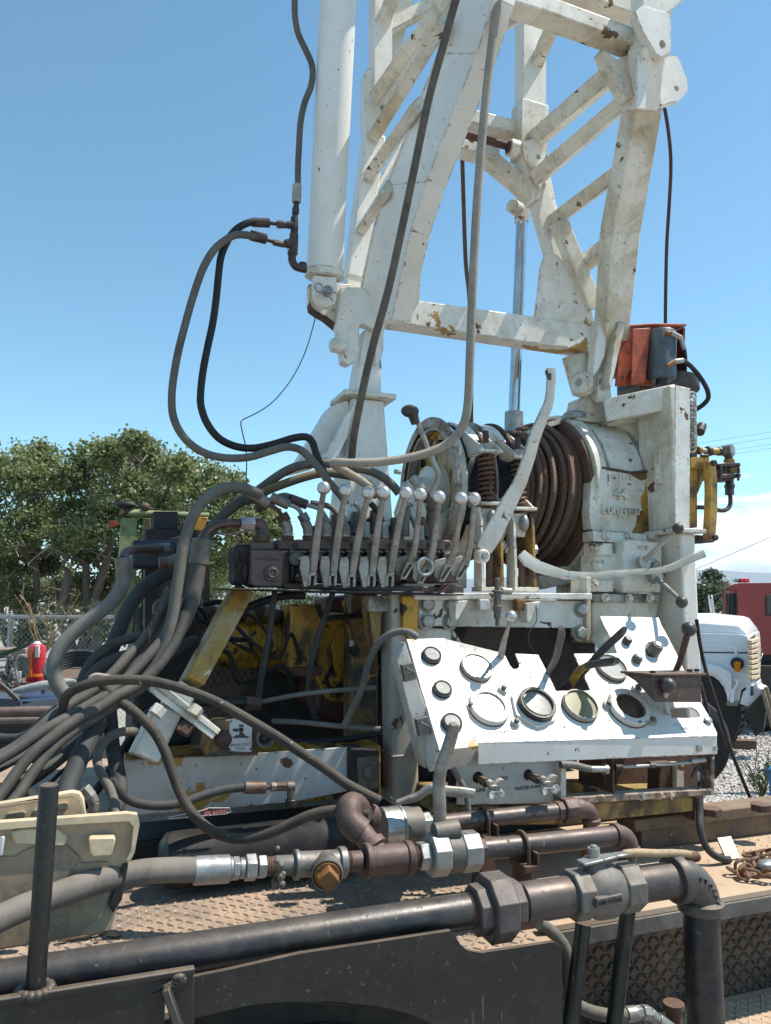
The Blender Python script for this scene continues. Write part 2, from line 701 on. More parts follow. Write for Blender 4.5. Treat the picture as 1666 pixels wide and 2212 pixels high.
BLUEGREY = m_steel('blue_grey_motor_paint', (0.085, 0.11, 0.125), (0.04, 0.04, 0.04), 0.4, 0.4, 0, 0.72, None)
ORANGE = m_steel('faded_orange_red_paint', (0.42, 0.075, 0.022), (0.07, 0.02, 0.015), 0.6, 0.5, 0, 0.62, None)
RUBBERBALL = m_steel('black_plastic_knob', (0.035, 0.034, 0.034), (0.09, 0.08, 0.07), 0.5, 0.45, 0, 1.1, None, bump=0.1)
DARKRED = m_steel('dark_red_truck_paint', (0.25, 0.024, 0.018), (0.22, 0.05, 0.04), 0.5, 0.42, 0, 0.80, (0.34, 0.10, 0.07), 0.6, 0.1)
TRUCKWHITE = m_steel('white_truck_paint', (0.76, 0.77, 0.78), (0.66, 0.65, 0.62), 0.3, 0.25, 0, 0.86, None, bump=0.05)
CHIPPANEL = m_steel('brown_box_steel', (0.085, 0.05, 0.04), (0.14, 0.08, 0.055), 0.6, 0.5, 0, 0.66, TAN, 0.3)
CREAM = m_steel('cream_plastic', (0.66, 0.51, 0.32), (0.30, 0.26, 0.19), 0.6, 0.55, 0, 0.78, None, bump=0.1)
CREAMSHADE = m_steel('worn_inner_plastic', (0.34, 0.24, 0.15), (0.18, 0.16, 0.13), 0.6, 0.7, 0, 0.74, None, bump=0.2)  # darker copy of the cream, shade on the case put into the colour
BEIGEHANDLE = m_steel('tan_rubber_grip', (0.40, 0.29, 0.17), (0.22, 0.14, 0.08), 0.6, 0.6, 0, 0.72, None)
REDCAN = m_steel('red_bottle_paint', (0.50, 0.022, 0.035), (0.35, 0.03, 0.03), 0.4, 0.3, 0, 0.85, None, bump=0.05)
ORANGEBAND = m_steel('orange_tape', (0.75, 0.16, 0.02), (0.5, 0.1, 0.02), 0.3, 0.5, 0, 0.9, None)
BLUE = m_steel('blue_plastic', (0.03, 0.15, 0.42), (0.02, 0.07, 0.2), 0.4, 0.45, 0, 0.9, None)
PLASTICWHITE = m_steel('white_plastic', (0.62, 0.62, 0.60), (0.4, 0.38, 0.34), 0.4, 0.5, 0, 0.85, None)
WOOD = m_steel('weathered_timber', (0.30, 0.23, 0.16), (0.14, 0.10, 0.07), 0.6, 0.8, 0, 0.7, None)
AMBER = m_steel('amber_lens', (0.62, 0.20, 0.01), (0.5, 0.15, 0.01), 0.2, 0.2, 0, 0.95, None, bump=0.0)
PRINT = m_steel('black_print', (0.035, 0.035, 0.04), (0.08, 0.08, 0.08), 0.5, 0.6, 0, 0.9, None, bump=0)
FADEDPRINT = m_steel('faded_black_print', (0.22, 0.22, 0.23), (0.5, 0.5, 0.5), 0.9, 0.6, 0, 0.9, None, bump=0)
REDPRINT = m_steel('faded_red_print', (0.45, 0.06, 0.05), (0.5, 0.3, 0.25), 0.6, 0.6, 0, 0.9, None, bump=0)
RED = m_steel('red_lamp_plastic', (0.5, 0.03, 0.03), (0.4, 0.05, 0.04), 0.4, 0.35, 0, 0.9, None, bump=0)


def m_hose(name, base, dusty, amt=0.6, pitch=0.055, wrap=0.5, rough=0.7, braid=False, spatter=0.0):
    m = MT(name, base, rough)
    m.grime(dusty, amt, 7, 0.36, 0.66, seed=len(name))
    m.grime(tuple(c * .35 for c in base), 0.5, 24, 0.55, 0.75, seed=3)
    if spatter:
        m.chips((0.42, 0.37, 0.31), 0.72 - spatter * 0.1, 70, 0.03, 2, 0.9, 0.3)
    uv = N(m.t, 'ShaderNodeSeparateXYZ')
    L(m.t, m.tc.outputs['UV'], uv.inputs[0])
    x, y = uv.outputs[0], uv.outputs[1]
    if braid:
        a = m.math('SINE', m.math('ADD', m.math('MULTIPLY', x, 900), m.math('MULTIPLY', y, 2 * math.pi * 6)))
        b = m.math('SINE', m.math('SUBTRACT', m.math('MULTIPLY', x, 900), m.math('MULTIPLY', y, 2 * math.pi * 6)))
        m.height(m.math('MULTIPLY', a, b), 0.25)
    else:
        wob = m.math('MULTIPLY', m.noise(9, 3), 0.55)
        ph = m.math('FRACT', m.math('ADD', m.math('ADD', m.math('DIVIDE', x, pitch), y), wob))
        ln = m.ramp(ph, 0.0, 0.07, 1.0, 0.0)
        m.mixc(m.math('MULTIPLY', ln, wrap), tuple(c * .3 for c in base))
        m.height(m.ramp(ph, 0.0, 1.0), -0.55 * wrap)
    m.height(m.noise(80, 4), 0.25)
    m.dust(tuple(min(1, c * 1.35) for c in dusty), 0.42)
    return m.done(0.45, 0.003, 0.35)


HOSE_GREY = m_hose('dusty_grey_wrapped_hose', (0.085, 0.078, 0.066), (0.18, 0.162, 0.135), 0.7)
HOSE_TAN = m_hose('sun_bleached_tan_hose', (0.23, 0.205, 0.17), (0.36, 0.31, 0.25), 0.7, 0.05)
HOSE_BLACK = m_hose('black_rubber_hose', (0.011, 0.011, 0.012), (0.035, 0.032, 0.03), 0.5, 0.08, 0.2, 0.55)
HOSE_DARK = m_hose('dark_blue_grey_hose', (0.028, 0.031, 0.034), (0.08, 0.077, 0.07), 0.6, 0.09, 0.3)
HOSE_BRAID = m_hose('oily_braided_hose', (0.032, 0.027, 0.023), (0.10, 0.08, 0.062), 0.6, braid=True, spatter=0.5)
HOSE_BIG = m_hose('thick_pale_grey_hose', (0.125, 0.12, 0.108), (0.21, 0.195, 0.165), 0.6, 0.2, 0.25)
HOSE_PURPLE = m_hose('dark_purple_cable', (0.055, 0.025, 0.035), (0.09, 0.05, 0.05), 0.4, 0.3, 0.1)


def m_rope(name, base, pitch, strands=6, k=0.9):
    m = MT(name, base, 0.62, 0.25)
    m.grime(tuple(c * .45 for c in base), 0.6, 20, 0.45, 0.7)
    uv = N(m.t, 'ShaderNodeSeparateXYZ')
    L(m.t, m.tc.outputs['UV'], uv.inputs[0])
    s1 = m.math('SINE', m.math('ADD', m.math('MULTIPLY', uv.outputs[0], 2 * math.pi / pitch), m.math('MULTIPLY', uv.outputs[1], 2 * math.pi * strands)))
    m.mixc(m.ramp(s1, -1, 0.0, 0.8, 0), tuple(c * .2 for c in base))
    s2 = m.math('SINE', m.math('ADD', m.math('MULTIPLY', uv.outputs[0], 2 * math.pi / pitch * 6), m.math('MULTIPLY', uv.outputs[1], -2 * math.pi * strands)))
    m.height(s1, 0.8)
    m.height(s2, 0.15)
    return m.done(k, 0.003)


ROPE = m_rope('brown_wire_rope', (0.23, 0.14, 0.095), 0.011)

m = MT('dusty_tread_plate', (0.17, 0.13, 0.10), 0.6, 0.1)
m.grime((0.42, 0.30, 0.205), 0.97, 3.2, 0.30, 0.56, seed=1, rough=0.9)
m.grime((0.27, 0.235, 0.20), 0.7, 7, 0.45, 0.7, seed=7)
m.grime((0.06, 0.045, 0.038), 0.7, 30, 0.56, 0.72, seed=4)
m.height(m.noise(120, 5), 0.5)
TREAD = m.done(0.4, 0.003)
TREADLUG = m_steel('worn_tread_lugs', (0.20, 0.165, 0.14), (0.30, 0.215, 0.15), 0.9, 0.45, 0.25, 0.70, (0.30, 0.22, 0.16), 0.3, 0.2, 5)

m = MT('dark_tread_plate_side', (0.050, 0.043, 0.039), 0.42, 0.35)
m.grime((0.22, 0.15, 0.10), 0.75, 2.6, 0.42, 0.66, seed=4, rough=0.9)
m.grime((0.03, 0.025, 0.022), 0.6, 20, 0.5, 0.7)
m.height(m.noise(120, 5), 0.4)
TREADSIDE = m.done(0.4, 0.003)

m = MT('tan_dust_on_steel', (0.44, 0.31, 0.205), 0.85)
m.grime((0.52, 0.41, 0.30), 0.7, 4, 0.4, 0.7)
m.grime((0.12, 0.09, 0.07), 0.7, 9, 0.58, 0.75, seed=5)
m.height(m.noise(60, 6), 0.5)
DUSTDECK = m.done(0.4, 0.004)

m = MT('gravel_ground', (0.33, 0.30, 0.27), 0.9)
m.grime((0.20, 0.18, 0.16), 0.7, 1.4, 0.4, 0.65)
m.grime((0.50, 0.47, 0.43), 0.8, 28, 0.5, 0.62)
m.grime((0.07, 0.065, 0.06), 0.8, 34, 0.54, 0.64, seed=3)
m.height(m.noise(28, 6), 1.0)
GROUND = m.done(0.8, 0.02)

m = MT('gravel_stones', (0.42, 0.40, 0.37), 0.8)
oi = N(m.t, 'ShaderNodeNewGeometry')
m.mixc(m.ramp(oi.outputs['Random Per Island'], 0, 1, 0, 1), (0.62, 0.585, 0.54))
m.mixc(m.ramp(oi.outputs['Random Per Island'], 0.72, 0.78, 0, .8), (0.25, 0.20, 0.17))
STONES = m.done()

m = MT('hill_scrub', (0.19, 0.19, 0.16), 0.95)
m.grime((0.09, 0.11, 0.07), 0.6, 0.004, 0.4, 0.65)
HILL = m.done()


def m_leaf(name, a, b, trans=0.5):
    m = MT(name, a, 0.42)
    g = N(m.t, 'ShaderNodeNewGeometry')
    m.mixc(g.outputs['Random Per Island'], b)
    m.p.inputs['Transmission Weight'].default_value = 0
    mm = m.done(spec=0.6)
    t = m.t
    tr = N(t, 'ShaderNodeBsdfTranslucent')
    L(t, m.col, tr.inputs[0])
    mixs = N(t, 'ShaderNodeMixShader')
    mixs.inputs[0].default_value = trans
    L(t, m.p.outputs[0], mixs.inputs[1])
    L(t, tr.outputs[0], mixs.inputs[2])
    L(t, mixs.outputs[0], t.nodes['Material Output'].inputs[0])
    return mm


LEAF = m_leaf('cottonwood_leaves', (0.135, 0.17, 0.06), (0.27, 0.305, 0.13))
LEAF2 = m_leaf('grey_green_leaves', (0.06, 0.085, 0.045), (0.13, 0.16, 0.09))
WEED = m_leaf('weed_leaves', (0.09, 0.13, 0.04), (0.17, 0.20, 0.07))
DRY = m_leaf('dry_straw', (0.36, 0.24, 0.12), (0.46, 0.33, 0.18))
m = MT('grey_bark', (0.14, 0.115, 0.095), 0.9)
m.grime((0.06, 0.05, 0.04), 0.7, 14, 0.45, 0.65, (1, 1, .25))
m.height(m.noise(20, 6, 0.7, 0, (1, 1, .2)), 1.0)
BARK = m.done(0.7, 0.03)


def m_glass(name, col=(0.9, 0.93, 0.92), rough=0.05, alpha=0.22, spec=0.6):
    m = bpy.data.materials.new(name)
    m.use_nodes = True
    t = m.node_tree
    p = t.nodes['Principled BSDF']
    p.inputs['Base Color'].default_value = rgb(col)
    p.inputs['Roughness'].default_value = rough
    p.inputs['Specular IOR Level'].default_value = spec
    p.inputs['Alpha'].default_value = alpha
    return m


GLASS = m_glass('gauge_glass', alpha=0.12)
DIRTYGLASS = m_glass('sun_hazed_gauge_glass', (0.24, 0.23, 0.21), 0.15, 0.4)
YELLOWGLASS = m_glass('yellowed_gauge_glass', (0.30, 0.275, 0.14), 0.15, 0.62)
CABGLASS = m_glass('cab_window_glass', (0.05, 0.09, 0.08), 0.03, 0.45, 0.9)
DIAL = m_steel('dial_face', (0.62, 0.60, 0.55), (0.42, 0.38, 0.32), 0.5, 0.6, 0, 0.9, None)
DIALDIRTY = m_steel('stained_dial_face', (0.30, 0.28, 0.235), (0.22, 0.16, 0.09), 0.8, 0.6, 0, 0.68, None)
MIRROR = m_steel('mirror_glass', (0.5, 0.55, 0.55), (0.4, 0.4, 0.4), 0.2, 0.05, 1.0, 1.1, None, bump=0)
DECKEDGE = m_steel('scraped_grey_deck_edge', (0.135, 0.125, 0.115), (0.07, 0.055, 0.045), 0.7, 0.5, 0.15, 0.66, (0.34, 0.26, 0.19), 0.5)
RAILBROWN = m_steel('brown_rail_with_yellow_remnants', (0.12, 0.085, 0.062), (0.34, 0.22, 0.05), 0.25, 0.7, 0, 0.67, (0.33, 0.235, 0.16), 0.5)
BROWNIRON = m_steel('brown_painted_iron', (0.088, 0.072, 0.070), (0.05, 0.035, 0.03), 0.6, 0.45, 0.1, 0.69, (0.30, 0.24, 0.19), 0.35)
PIPEBROWN = m_steel('browned_steel_pipe', (0.085, 0.066, 0.062), (0.05, 0.05, 0.055), 0.8, 0.36, 0.3, 0.67, TAN, 0.25, 0.3, 7, fleck=(0.17, 0.125, 0.10))
IRONGREY = m_steel('dark_grey_cast_elbow', (0.062, 0.060, 0.060), (0.14, 0.10, 0.075), 0.5, 0.42, 0.25, 0.70, TAN, 0.3, 0.4)
GALVTEE = m_steel('weathered_galvanised_tee', (0.24, 0.235, 0.22), (0.13, 0.095, 0.07), 0.7, 0.5, 0.5, 0.68, None, bump=0.35)
GALVWARM = m_steel('sunlit_zinc_nut', (0.40, 0.39, 0.36), (0.22, 0.19, 0.15), 0.5, 0.4, 0.6, 0.74, None)
ORANGERUST = m_steel('orange_rusted_plug', (0.26, 0.11, 0.03), (0.09, 0.05, 0.03), 0.6, 0.6, 0.1, 0.66, None)
POLISH2 = m_steel('bright_steel_cap', (0.50, 0.49, 0.47), (0.26, 0.24, 0.21), 0.45, 0.32, 0.85, 0.8, None, bump=.15)
OILYBROWN = m_steel('oily_brown_fitting', (0.045, 0.030, 0.027), (0.12, 0.075, 0.055), 0.5, 0.35, 0.2, 0.70, None, bump=.35)
OILYRED = m_steel('mottled_brown_fitting', (0.10, 0.062, 0.050), (0.03, 0.02, 0.018), 0.9, 0.38, 0.2, 0.62, None, bump=.4, scale=30)
CREAMSTEEL = m_steel('pale_painted_ferrule', (0.42, 0.41, 0.38), (0.2, 0.17, 0.13), 0.5, 0.45, 0.1, 0.7, None)
HOSE_BROWNGREY = m_hose('brown_grey_worn_hose', (0.075, 0.063, 0.050), (0.17, 0.14, 0.105), 0.8, 0.055, 0.5)
RUSTWHITE = m_steel('rusted_white_rim', (0.20, 0.12, 0.085), (0.60, 0.56, 0.48), 0.75, 0.6, 0, 0.66, None)
RUSTFLANGE = m_steel('rust_brown_flange', (0.16, 0.09, 0.06), (0.08, 0.04, 0.028), 0.7, 0.65, 0.1, 0.64, None, scale=8)
BRAKEBLUE = m_steel('dark_blue_brake_drum', (0.030, 0.036, 0.044), (0.012, 0.012, 0.014), 0.6, 0.35, 0.4, 0.78, None)
SPRINGRUST = m_steel('rusty_spring', (0.17, 0.085, 0.045), (0.07, 0.035, 0.02), 0.8, 0.5, 0.3, 0.66, None)
YELLOWCHIP = m_steel('yellow_paint_half_worn_to_brown', (0.40, 0.24, 0.045), (0.055, 0.038, 0.033), 1.0, 0.5, 0, 0.66, None, bump=.4, scale=7)
GRIMEBLACK = m_steel('oil_blackened_white_paint', (0.40, 0.38, 0.33), (0.035, 0.025, 0.02), 1.0, 0.5, 0, 0.68, None, scale=6)
LEVERWHITE = m_white('white_lever_paint_worn_at_edges', (0.56, 0.55, 0.50), 0.6, seed=71, cover=0.63)
ELBOWGREY = m_steel('stained_zinc_elbow', (0.26, 0.24, 0.215), (0.13, 0.085, 0.06), 0.7, 0.45, 0.5, 0.7, None)
BLUEGREY2 = m_steel('blue_grey_swivel_nut', (0.16, 0.19, 0.20), (0.1, 0.07, 0.05), 0.5, 0.4, 0.5, 0.7, None)
GREENGREY = m_steel('green_grey_zinc_nut', (0.24, 0.27, 0.24), (0.13, 0.10, 0.07), 0.5, 0.4, 0.5, 0.72, None)
POLISHNUT = m_steel('bright_hex_nut', (0.55, 0.50, 0.49), (0.30, 0.20, 0.18), 0.5, 0.35, 0.75, 0.8, None)
FEEDPIPE = m_steel('copper_brown_bent_pipe', (0.13, 0.075, 0.065), (0.06, 0.04, 0.035), 0.6, 0.34, 0.35, 0.7, None, bump=.2)
LIPGREY = m_white('console_lip_paint', (0.66, 0.65, 0.62), 0.25, seed=63, cover=0.76)
RIM = m_steel('worn_white_gauge_ring', (0.38, 0.345, 0.30), (0.15, 0.10, 0.07), 0.7, 0.45, 0.1, 0.66, None)
CHROMERIM = m_steel('small_chrome_bezel', (0.14, 0.14, 0.145), (0.07, 0.06, 0.05), 0.4, 0.25, 0.6, 0.9, None, bump=0)
DIALBRIGHT = m_steel('white_dial', (0.60, 0.59, 0.56), (0.6, 0.58, 0.52), 0.3, 0.5, 0, 0.95, None, bump=0)
HAZEGLASS = m_glass('hazed_gauge_glass', (0.42, 0.42, 0.41), 0.12, 0.28)
FAINT = m_steel('nearly_worn_off_print', (0.42, 0.42, 0.42), (0.7, 0.69, 0.67), 1.0, 0.6, 0, 0.95, None, bump=0)
RAILCHIP = m_steel('brown_rail_with_cream_flakes', (0.095, 0.055, 0.045), (0.42, 0.33, 0.23), 0.9, 0.6, 0, 0.60, (0.45, 0.37, 0.28), 0.5, bump=.5, scale=13)
YELLOWGRIME = m_steel('speckled_grimy_yellow_tank', (0.36, 0.25, 0.08), (0.05, 0.038, 0.03), 1.0, 0.55, 0, 0.66, None, bump=.4, scale=9)
ALUBRIGHT = m_steel('sunlit_cast_wheel', (0.52, 0.50, 0.46), (0.30, 0.24, 0.17), 0.6, 0.5, 0.35, 0.76, None)
WHITE_YELLOWTOP = m_white('white_beam_paint_over_yellow', (0.50, 0.51, 0.51), 0.45, seed=81, cover=0.66, yellow=0.60)
WHITE_POSTSHADE = m_white('shaded_white_post_paint', (0.36, 0.365, 0.355), 0.6, seed=87, cover=0.66)  # white base darkened: the shade on the post is put into its colour
YELLOWWHITE = m_steel('yellow_leg_with_white_overspray', (0.40, 0.24, 0.04), (0.50, 0.48, 0.43), 0.75, 0.5, 0, 0.66, None, scale=5)
YELLOWDARK = m_steel('oily_dark_yellow', (0.22, 0.13, 0.025), (0.04, 0.028, 0.02), 0.9, 0.45, 0, 0.66, None)
DARKYELLOW = m_steel('black_over_yellow_block', (0.055, 0.048, 0.042), (0.33, 0.19, 0.05), 0.8, 0.5, 0, 0.62, None, scale=9)
DARKRUST = m_steel('dark_red_brown_rust', (0.075, 0.035, 0.028), (0.03, 0.018, 0.015), 0.6, 0.6, 0, 0.68, None)
PLATEWHITE = m_steel('white_name_plate', (0.55, 0.54, 0.52), (0.4, 0.38, 0.35), 0.4, 0.5, 0, 0.9, None, bump=0)
TANKBLACK = m_steel('scuffed_black_tank', (0.012, 0.012, 0.013), (0.045, 0.033, 0.027), 0.6, 0.4, 0, 0.68, (0.10, 0.08, 0.06), 0.12)
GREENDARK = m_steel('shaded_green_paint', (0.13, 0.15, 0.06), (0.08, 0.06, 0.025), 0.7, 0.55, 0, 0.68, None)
BLACKBROWN = m_steel('matt_black_brown', (0.020, 0.016, 0.016), (0.05, 0.03, 0.025), 0.5, 0.55, 0, 0.75, None)
BLACKBLUE = m_steel('black_blue_pump_paint', (0.012, 0.017, 0.026), (0.03, 0.03, 0.035), 0.5, 0.4, 0, 0.8, None)
HOSE_GREYYEL = m_hose('grey_hose_with_yellow_smears', (0.075, 0.067, 0.055), (0.30, 0.19, 0.05), 0.4)
HOSE_BIG2 = m_hose('thick_dusty_front_hose', (0.085, 0.078, 0.070), (0.19, 0.165, 0.135), 0.75, 0.11, 0.3)
HOSE_GREYDARK = m_hose('grey_flexible_conduit', (0.10, 0.10, 0.095), (0.20, 0.19, 0.17), 0.7, 0.012, 0.8)
HOSE_TANDARK = m_hose('pale_dirty_stub_hose', (0.20, 0.185, 0.165), (0.10, 0.09, 0.08), 0.7, 0.05, 0.3)
FERRULE = m_steel('dull_brown_grey_ferrule', (0.19, 0.17, 0.145), (0.10, 0.075, 0.055), 0.7, 0.45, 0.3, 0.68, (0.30, 0.27, 0.23), 0.4)
BRASSBROWN = m_steel('brown_brass_ferrule', (0.15, 0.10, 0.075), (0.07, 0.045, 0.035), 0.6, 0.45, 0.3, 0.72, None)
DARKROPE = m_rope('dark_wire_rope', (0.085, 0.055, 0.048), 0.009)
CREAMDARK = m_steel('cream_case_plastic', (0.47, 0.355, 0.225), (0.22, 0.195, 0.155), 0.6, 0.5, 0, 0.76, None, bump=0.12, scale=6)
PIPEWARM = m_steel('red_brown_drill_pipe', (0.15, 0.10, 0.085), (0.08, 0.055, 0.045), 0.6, 0.55, 0.1, 0.7, (0.3, 0.22, 0.18), .4)
PIPEGREY = m_steel('grey_brown_drill_pipe', (0.13, 0.115, 0.10), (0.07, 0.06, 0.05), 0.6, 0.45, 0.3, 0.72, (0.3, 0.25, 0.2), .4)
LIDBLUE = m_steel('dark_blue_lid', (0.02, 0.035, 0.075), (0.04, 0.05, 0.08), 0.4, 0.3, 0, 0.9, None, bump=0)
WORNBLUE = m_steel('worn_blue_bin', (0.05, 0.10, 0.15), (0.11, 0.05, 0.035), 0.8, 0.5, 0, 0.6, None)
DARKGREEN = m_steel('dark_green_sheet', (0.012, 0.05, 0.028), (0.02, 0.06, 0.03), 0.4, 0.35, 0, 0.9, None, bump=0)
PALEBLUE = m_steel('pale_blue_plastic', (0.30, 0.44, 0.52), (0.2, 0.3, 0.4), 0.4, 0.5, 0, 0.9, None, bump=0)
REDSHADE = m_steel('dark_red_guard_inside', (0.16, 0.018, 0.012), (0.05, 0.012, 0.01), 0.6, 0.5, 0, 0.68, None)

HOSE_MID = m_hose('dark_grey_wrapped_hose', (0.048, 0.045, 0.039), (0.115, 0.104, 0.087), 0.65)
# ------------------------------------------------------------------ the setting
FH = Vector((math.sin(YAW), math.cos(YAW), 0))     # level direction the camera looks in
RH = R3.copy()


def QD(p, d):
    return CAM + ray(p) * d


g = MB()
G = 9000.0
nseg = 24
vs = []
for j in range(nseg + 1):
    for i in range(nseg + 1):
        sx = (i / nseg * 2 - 1)
        sy = (j / nseg * 2 - 1)
        x = math.copysign(abs(sx) ** 3, sx) * G
        y = math.copysign(abs(sy) ** 3, sy) * G
        vs.append((x, y, 0))
fs = [(j * (nseg + 1) + i, j * (nseg + 1) + i + 1, (j + 1) * (nseg + 1) + i + 1, (j + 1) * (nseg + 1) + i) for j in range(nseg) for i in range(nseg)]
g.add(vs, fs)
g.build('ground', GROUND, kind='structure', smooth=0)

# loose stones lying on the yard where the camera can make them out
rng = np.random.default_rng(5)


def stone_field(n, x0, x1, y0, y1, smin, smax, name, label):
    base = np.array([(0, 0, 1), (1, 0, 0), (0.3, 0.95, 0.1), (-0.8, 0.6, 0), (-0.8, -0.6, 0.1), (0.3, -0.95, 0), (0, 0, -0.5)], float)
    f = [(0, 1, 2), (0, 2, 3), (0, 3, 4), (0, 4, 5), (0, 5, 1), (6, 2, 1), (6, 3, 2), (6, 4, 3), (6, 5, 4), (6, 1, 5)]
    pts = []
    while len(pts) < n:
        p = QZ((rng.uniform(x0, x1), rng.uniform(y0, y1)), 0.0)
        pts.append((p.x, p.y))
    pts = np.array(pts)
    s = rng.uniform(smin, smax, n)
    a = rng.uniform(0, 6.28, n)
    V = np.empty((n, 7, 3))
    st = rng.uniform(.7, 1.2, (n, 3))
    for k in range(7):
        b = base[k] * st + rng.normal(0, .12, (n, 3))
        V[:, k, 0] = pts[:, 0] + s * (b[:, 0] * np.cos(a) - b[:, 1] * np.sin(a))
        V[:, k, 1] = pts[:, 1] + s * (b[:, 0] * np.sin(a) + b[:, 1] * np.cos(a))
        V[:, k, 2] = s * (b[:, 2] * .6 + .25)
    F = (np.arange(n)[:, None, None] * 7 + np.array(f)[None]).reshape(-1)
    me = bpy.data.meshes.new(name)
    me.vertices.add(n * 7)
    me.vertices.foreach_set('co', V.reshape(-1))
    nf = n * 10
    me.loops.add(nf * 3)
    me.loops.foreach_set('vertex_index', F)
    me.polygons.add(nf)
    me.polygons.foreach_set('loop_start', np.arange(nf) * 3)
    me.polygons.foreach_set('loop_total', np.full(nf, 3))
    me.update(calc_edges=True)
    me.materials.append(STONES)
    o = link(name, me)
    tag(o, label, 'gravel', kind='stuff')


stone_field(14000, 1480, 1760, 1560, 1790, 0.010, 0.030, 'gravel', 'loose pale gravel stones scattered over the yard beside the rig')


def ridge(name, dist, pts, mat, thick=900):
    """hills: pts are (x px, y px) of the skyline seen at that distance"""
    n = 160
    xs = [p[0] for p in pts]
    ys = [p[1] for p in pts]
    vs, fs = [], []
    for i in range(n + 1):
        x = xs[0] + (xs[-1] - xs[0]) * i / n
        y = np.interp(x, xs, ys)
        top = QD((x, y), dist)
        h = max(top.z, 1.0) + random.uniform(-1, 1) * 1.5
        d = Vector((top.x, top.y, 0)).normalized()
        b = Vector((top.x, top.y, 0))
        vs += [b - d * thick + Vector((0, 0, -2)), b - d * thick * .45 + Vector((0, 0, h * (.5 + .08 * math.sin(i * .9)))), b + Vector((0, 0, h)), b + d * thick * .8 + Vector((0, 0, -2))]
        if i:
            for k in range(3):
                a = (i - 1) * 4 + k
                fs.append((a, a + 4, a + 5, a + 1))
    m_ = MB()
    m_.add(vs, fs)
    return m_.build(name, mat, kind='structure', smooth=60)


ridge('hills', 4200, [(-1400, 1262), (-600, 1250), (0, 1262), (500, 1268), (900, 1255), (1200, 1243), (1450, 1234), (1520, 1231), (1560, 1231), (1610, 1236), (1666, 1237), (1800, 1243), (2100, 1255), (2600, 1246), (3400, 1262)], HILL)
# the air between here and the hills
hz = MB()
hz.box((0, 0, 79), (12400, 12400, 160))
hm = bpy.data.materials.new('pale_haze')
hm.use_nodes = True
ht = hm.node_tree
ht.nodes.clear()
ho = N(ht, 'ShaderNodeOutputMaterial')
hv = N(ht, 'ShaderNodeVolumePrincipled')
hv.inputs['Color'].default_value = (0.72, 0.84, 1.0, 1)
hv.inputs['Density'].default_value = 0.00022
hv.inputs['Anisotropy'].default_value = 0.1
L(ht, hv.outputs[0], ho.inputs['Volume'])
if True:
    hb = hz.build('haze', hm, kind='stuff', smooth=0)


# ------------------------------------------------------------------ trees
def leaf_mesh(name, centers, radii, nclump, nleaf, size, mat, parent, seed=0, flat=0.85, droop=0.0, clump_r=0.31):
    r = np.random.default_rng(seed)
    P = []
    for c, rr in zip(centers, radii):
        c = np.array(c)
        k = max(4, int(nclump * r.uniform(.8, 1.2)))
        d = r.normal(0, 1, (k, 3))
        d /= np.linalg.norm(d, axis=1)[:, None]
        rad_ = rr * r.uniform(.45, 1.12, k) ** .8
        cc_ = c + d * rad_[:, None] * np.array([1, 1, flat])
        for q in cc_:
            m_ = int(nleaf * r.uniform(.5, 1.4))
            o_ = r.normal(0, 1, (m_, 3)) * rr * clump_r * r.uniform(.6, 1.25) * np.array([1, 1, .7])
            P.append(q + o_)
    P = np.concatenate(P)
    n = len(P)
    nrm = r.normal(0, 1, (n, 3))
    nrm[:, 2] = np.abs(nrm[:, 2]) + .25
    nrm /= np.linalg.norm(nrm, axis=1)[:, None]
    t = np.cross(nrm, r.normal(0, 1, (n, 3)))
    t /= np.linalg.norm(t, axis=1)[:, None]
    b = np.cross(nrm, t)
    s = (size * r.uniform(.6, 1.3, n))[:, None]
    V = np.empty((n, 4, 3))
    V[:, 0] = P - t * s * .62
    V[:, 1] = P - b * s * .5 - t * s * .05 + nrm * s * .1
    V[:, 2] = P + t * s * .62
    V[:, 3] = P + b * s * .5 - t * s * .05 + nrm * s * .1
    me = bpy.data.meshes.new(name)
    me.vertices.add(n * 4)
    me.vertices.foreach_set('co', V.reshape(-1))
    me.loops.add(n * 4)
    me.loops.foreach_set('vertex_index', np.arange(n * 4))
    me.polygons.add(n)
    me.polygons.foreach_set('loop_start', np.arange(n) * 4)
    me.polygons.foreach_set('loop_total', np.full(n, 4))
    me.update(calc_edges=True)
    me.materials.append(mat)
    return link(name, me, parent)


def wiggle(a, b, n, amp, rr):
    a, b = Vector(a), Vector(b)
    ps = []
    for i in range(n + 1):
        t = i / n
        ps.append(a.lerp(b, t) + Vector([rr.uniform(-1, 1) * amp * math.sin(math.pi * t) for _ in range(3)]))
    return smoothpts(ps, 4)


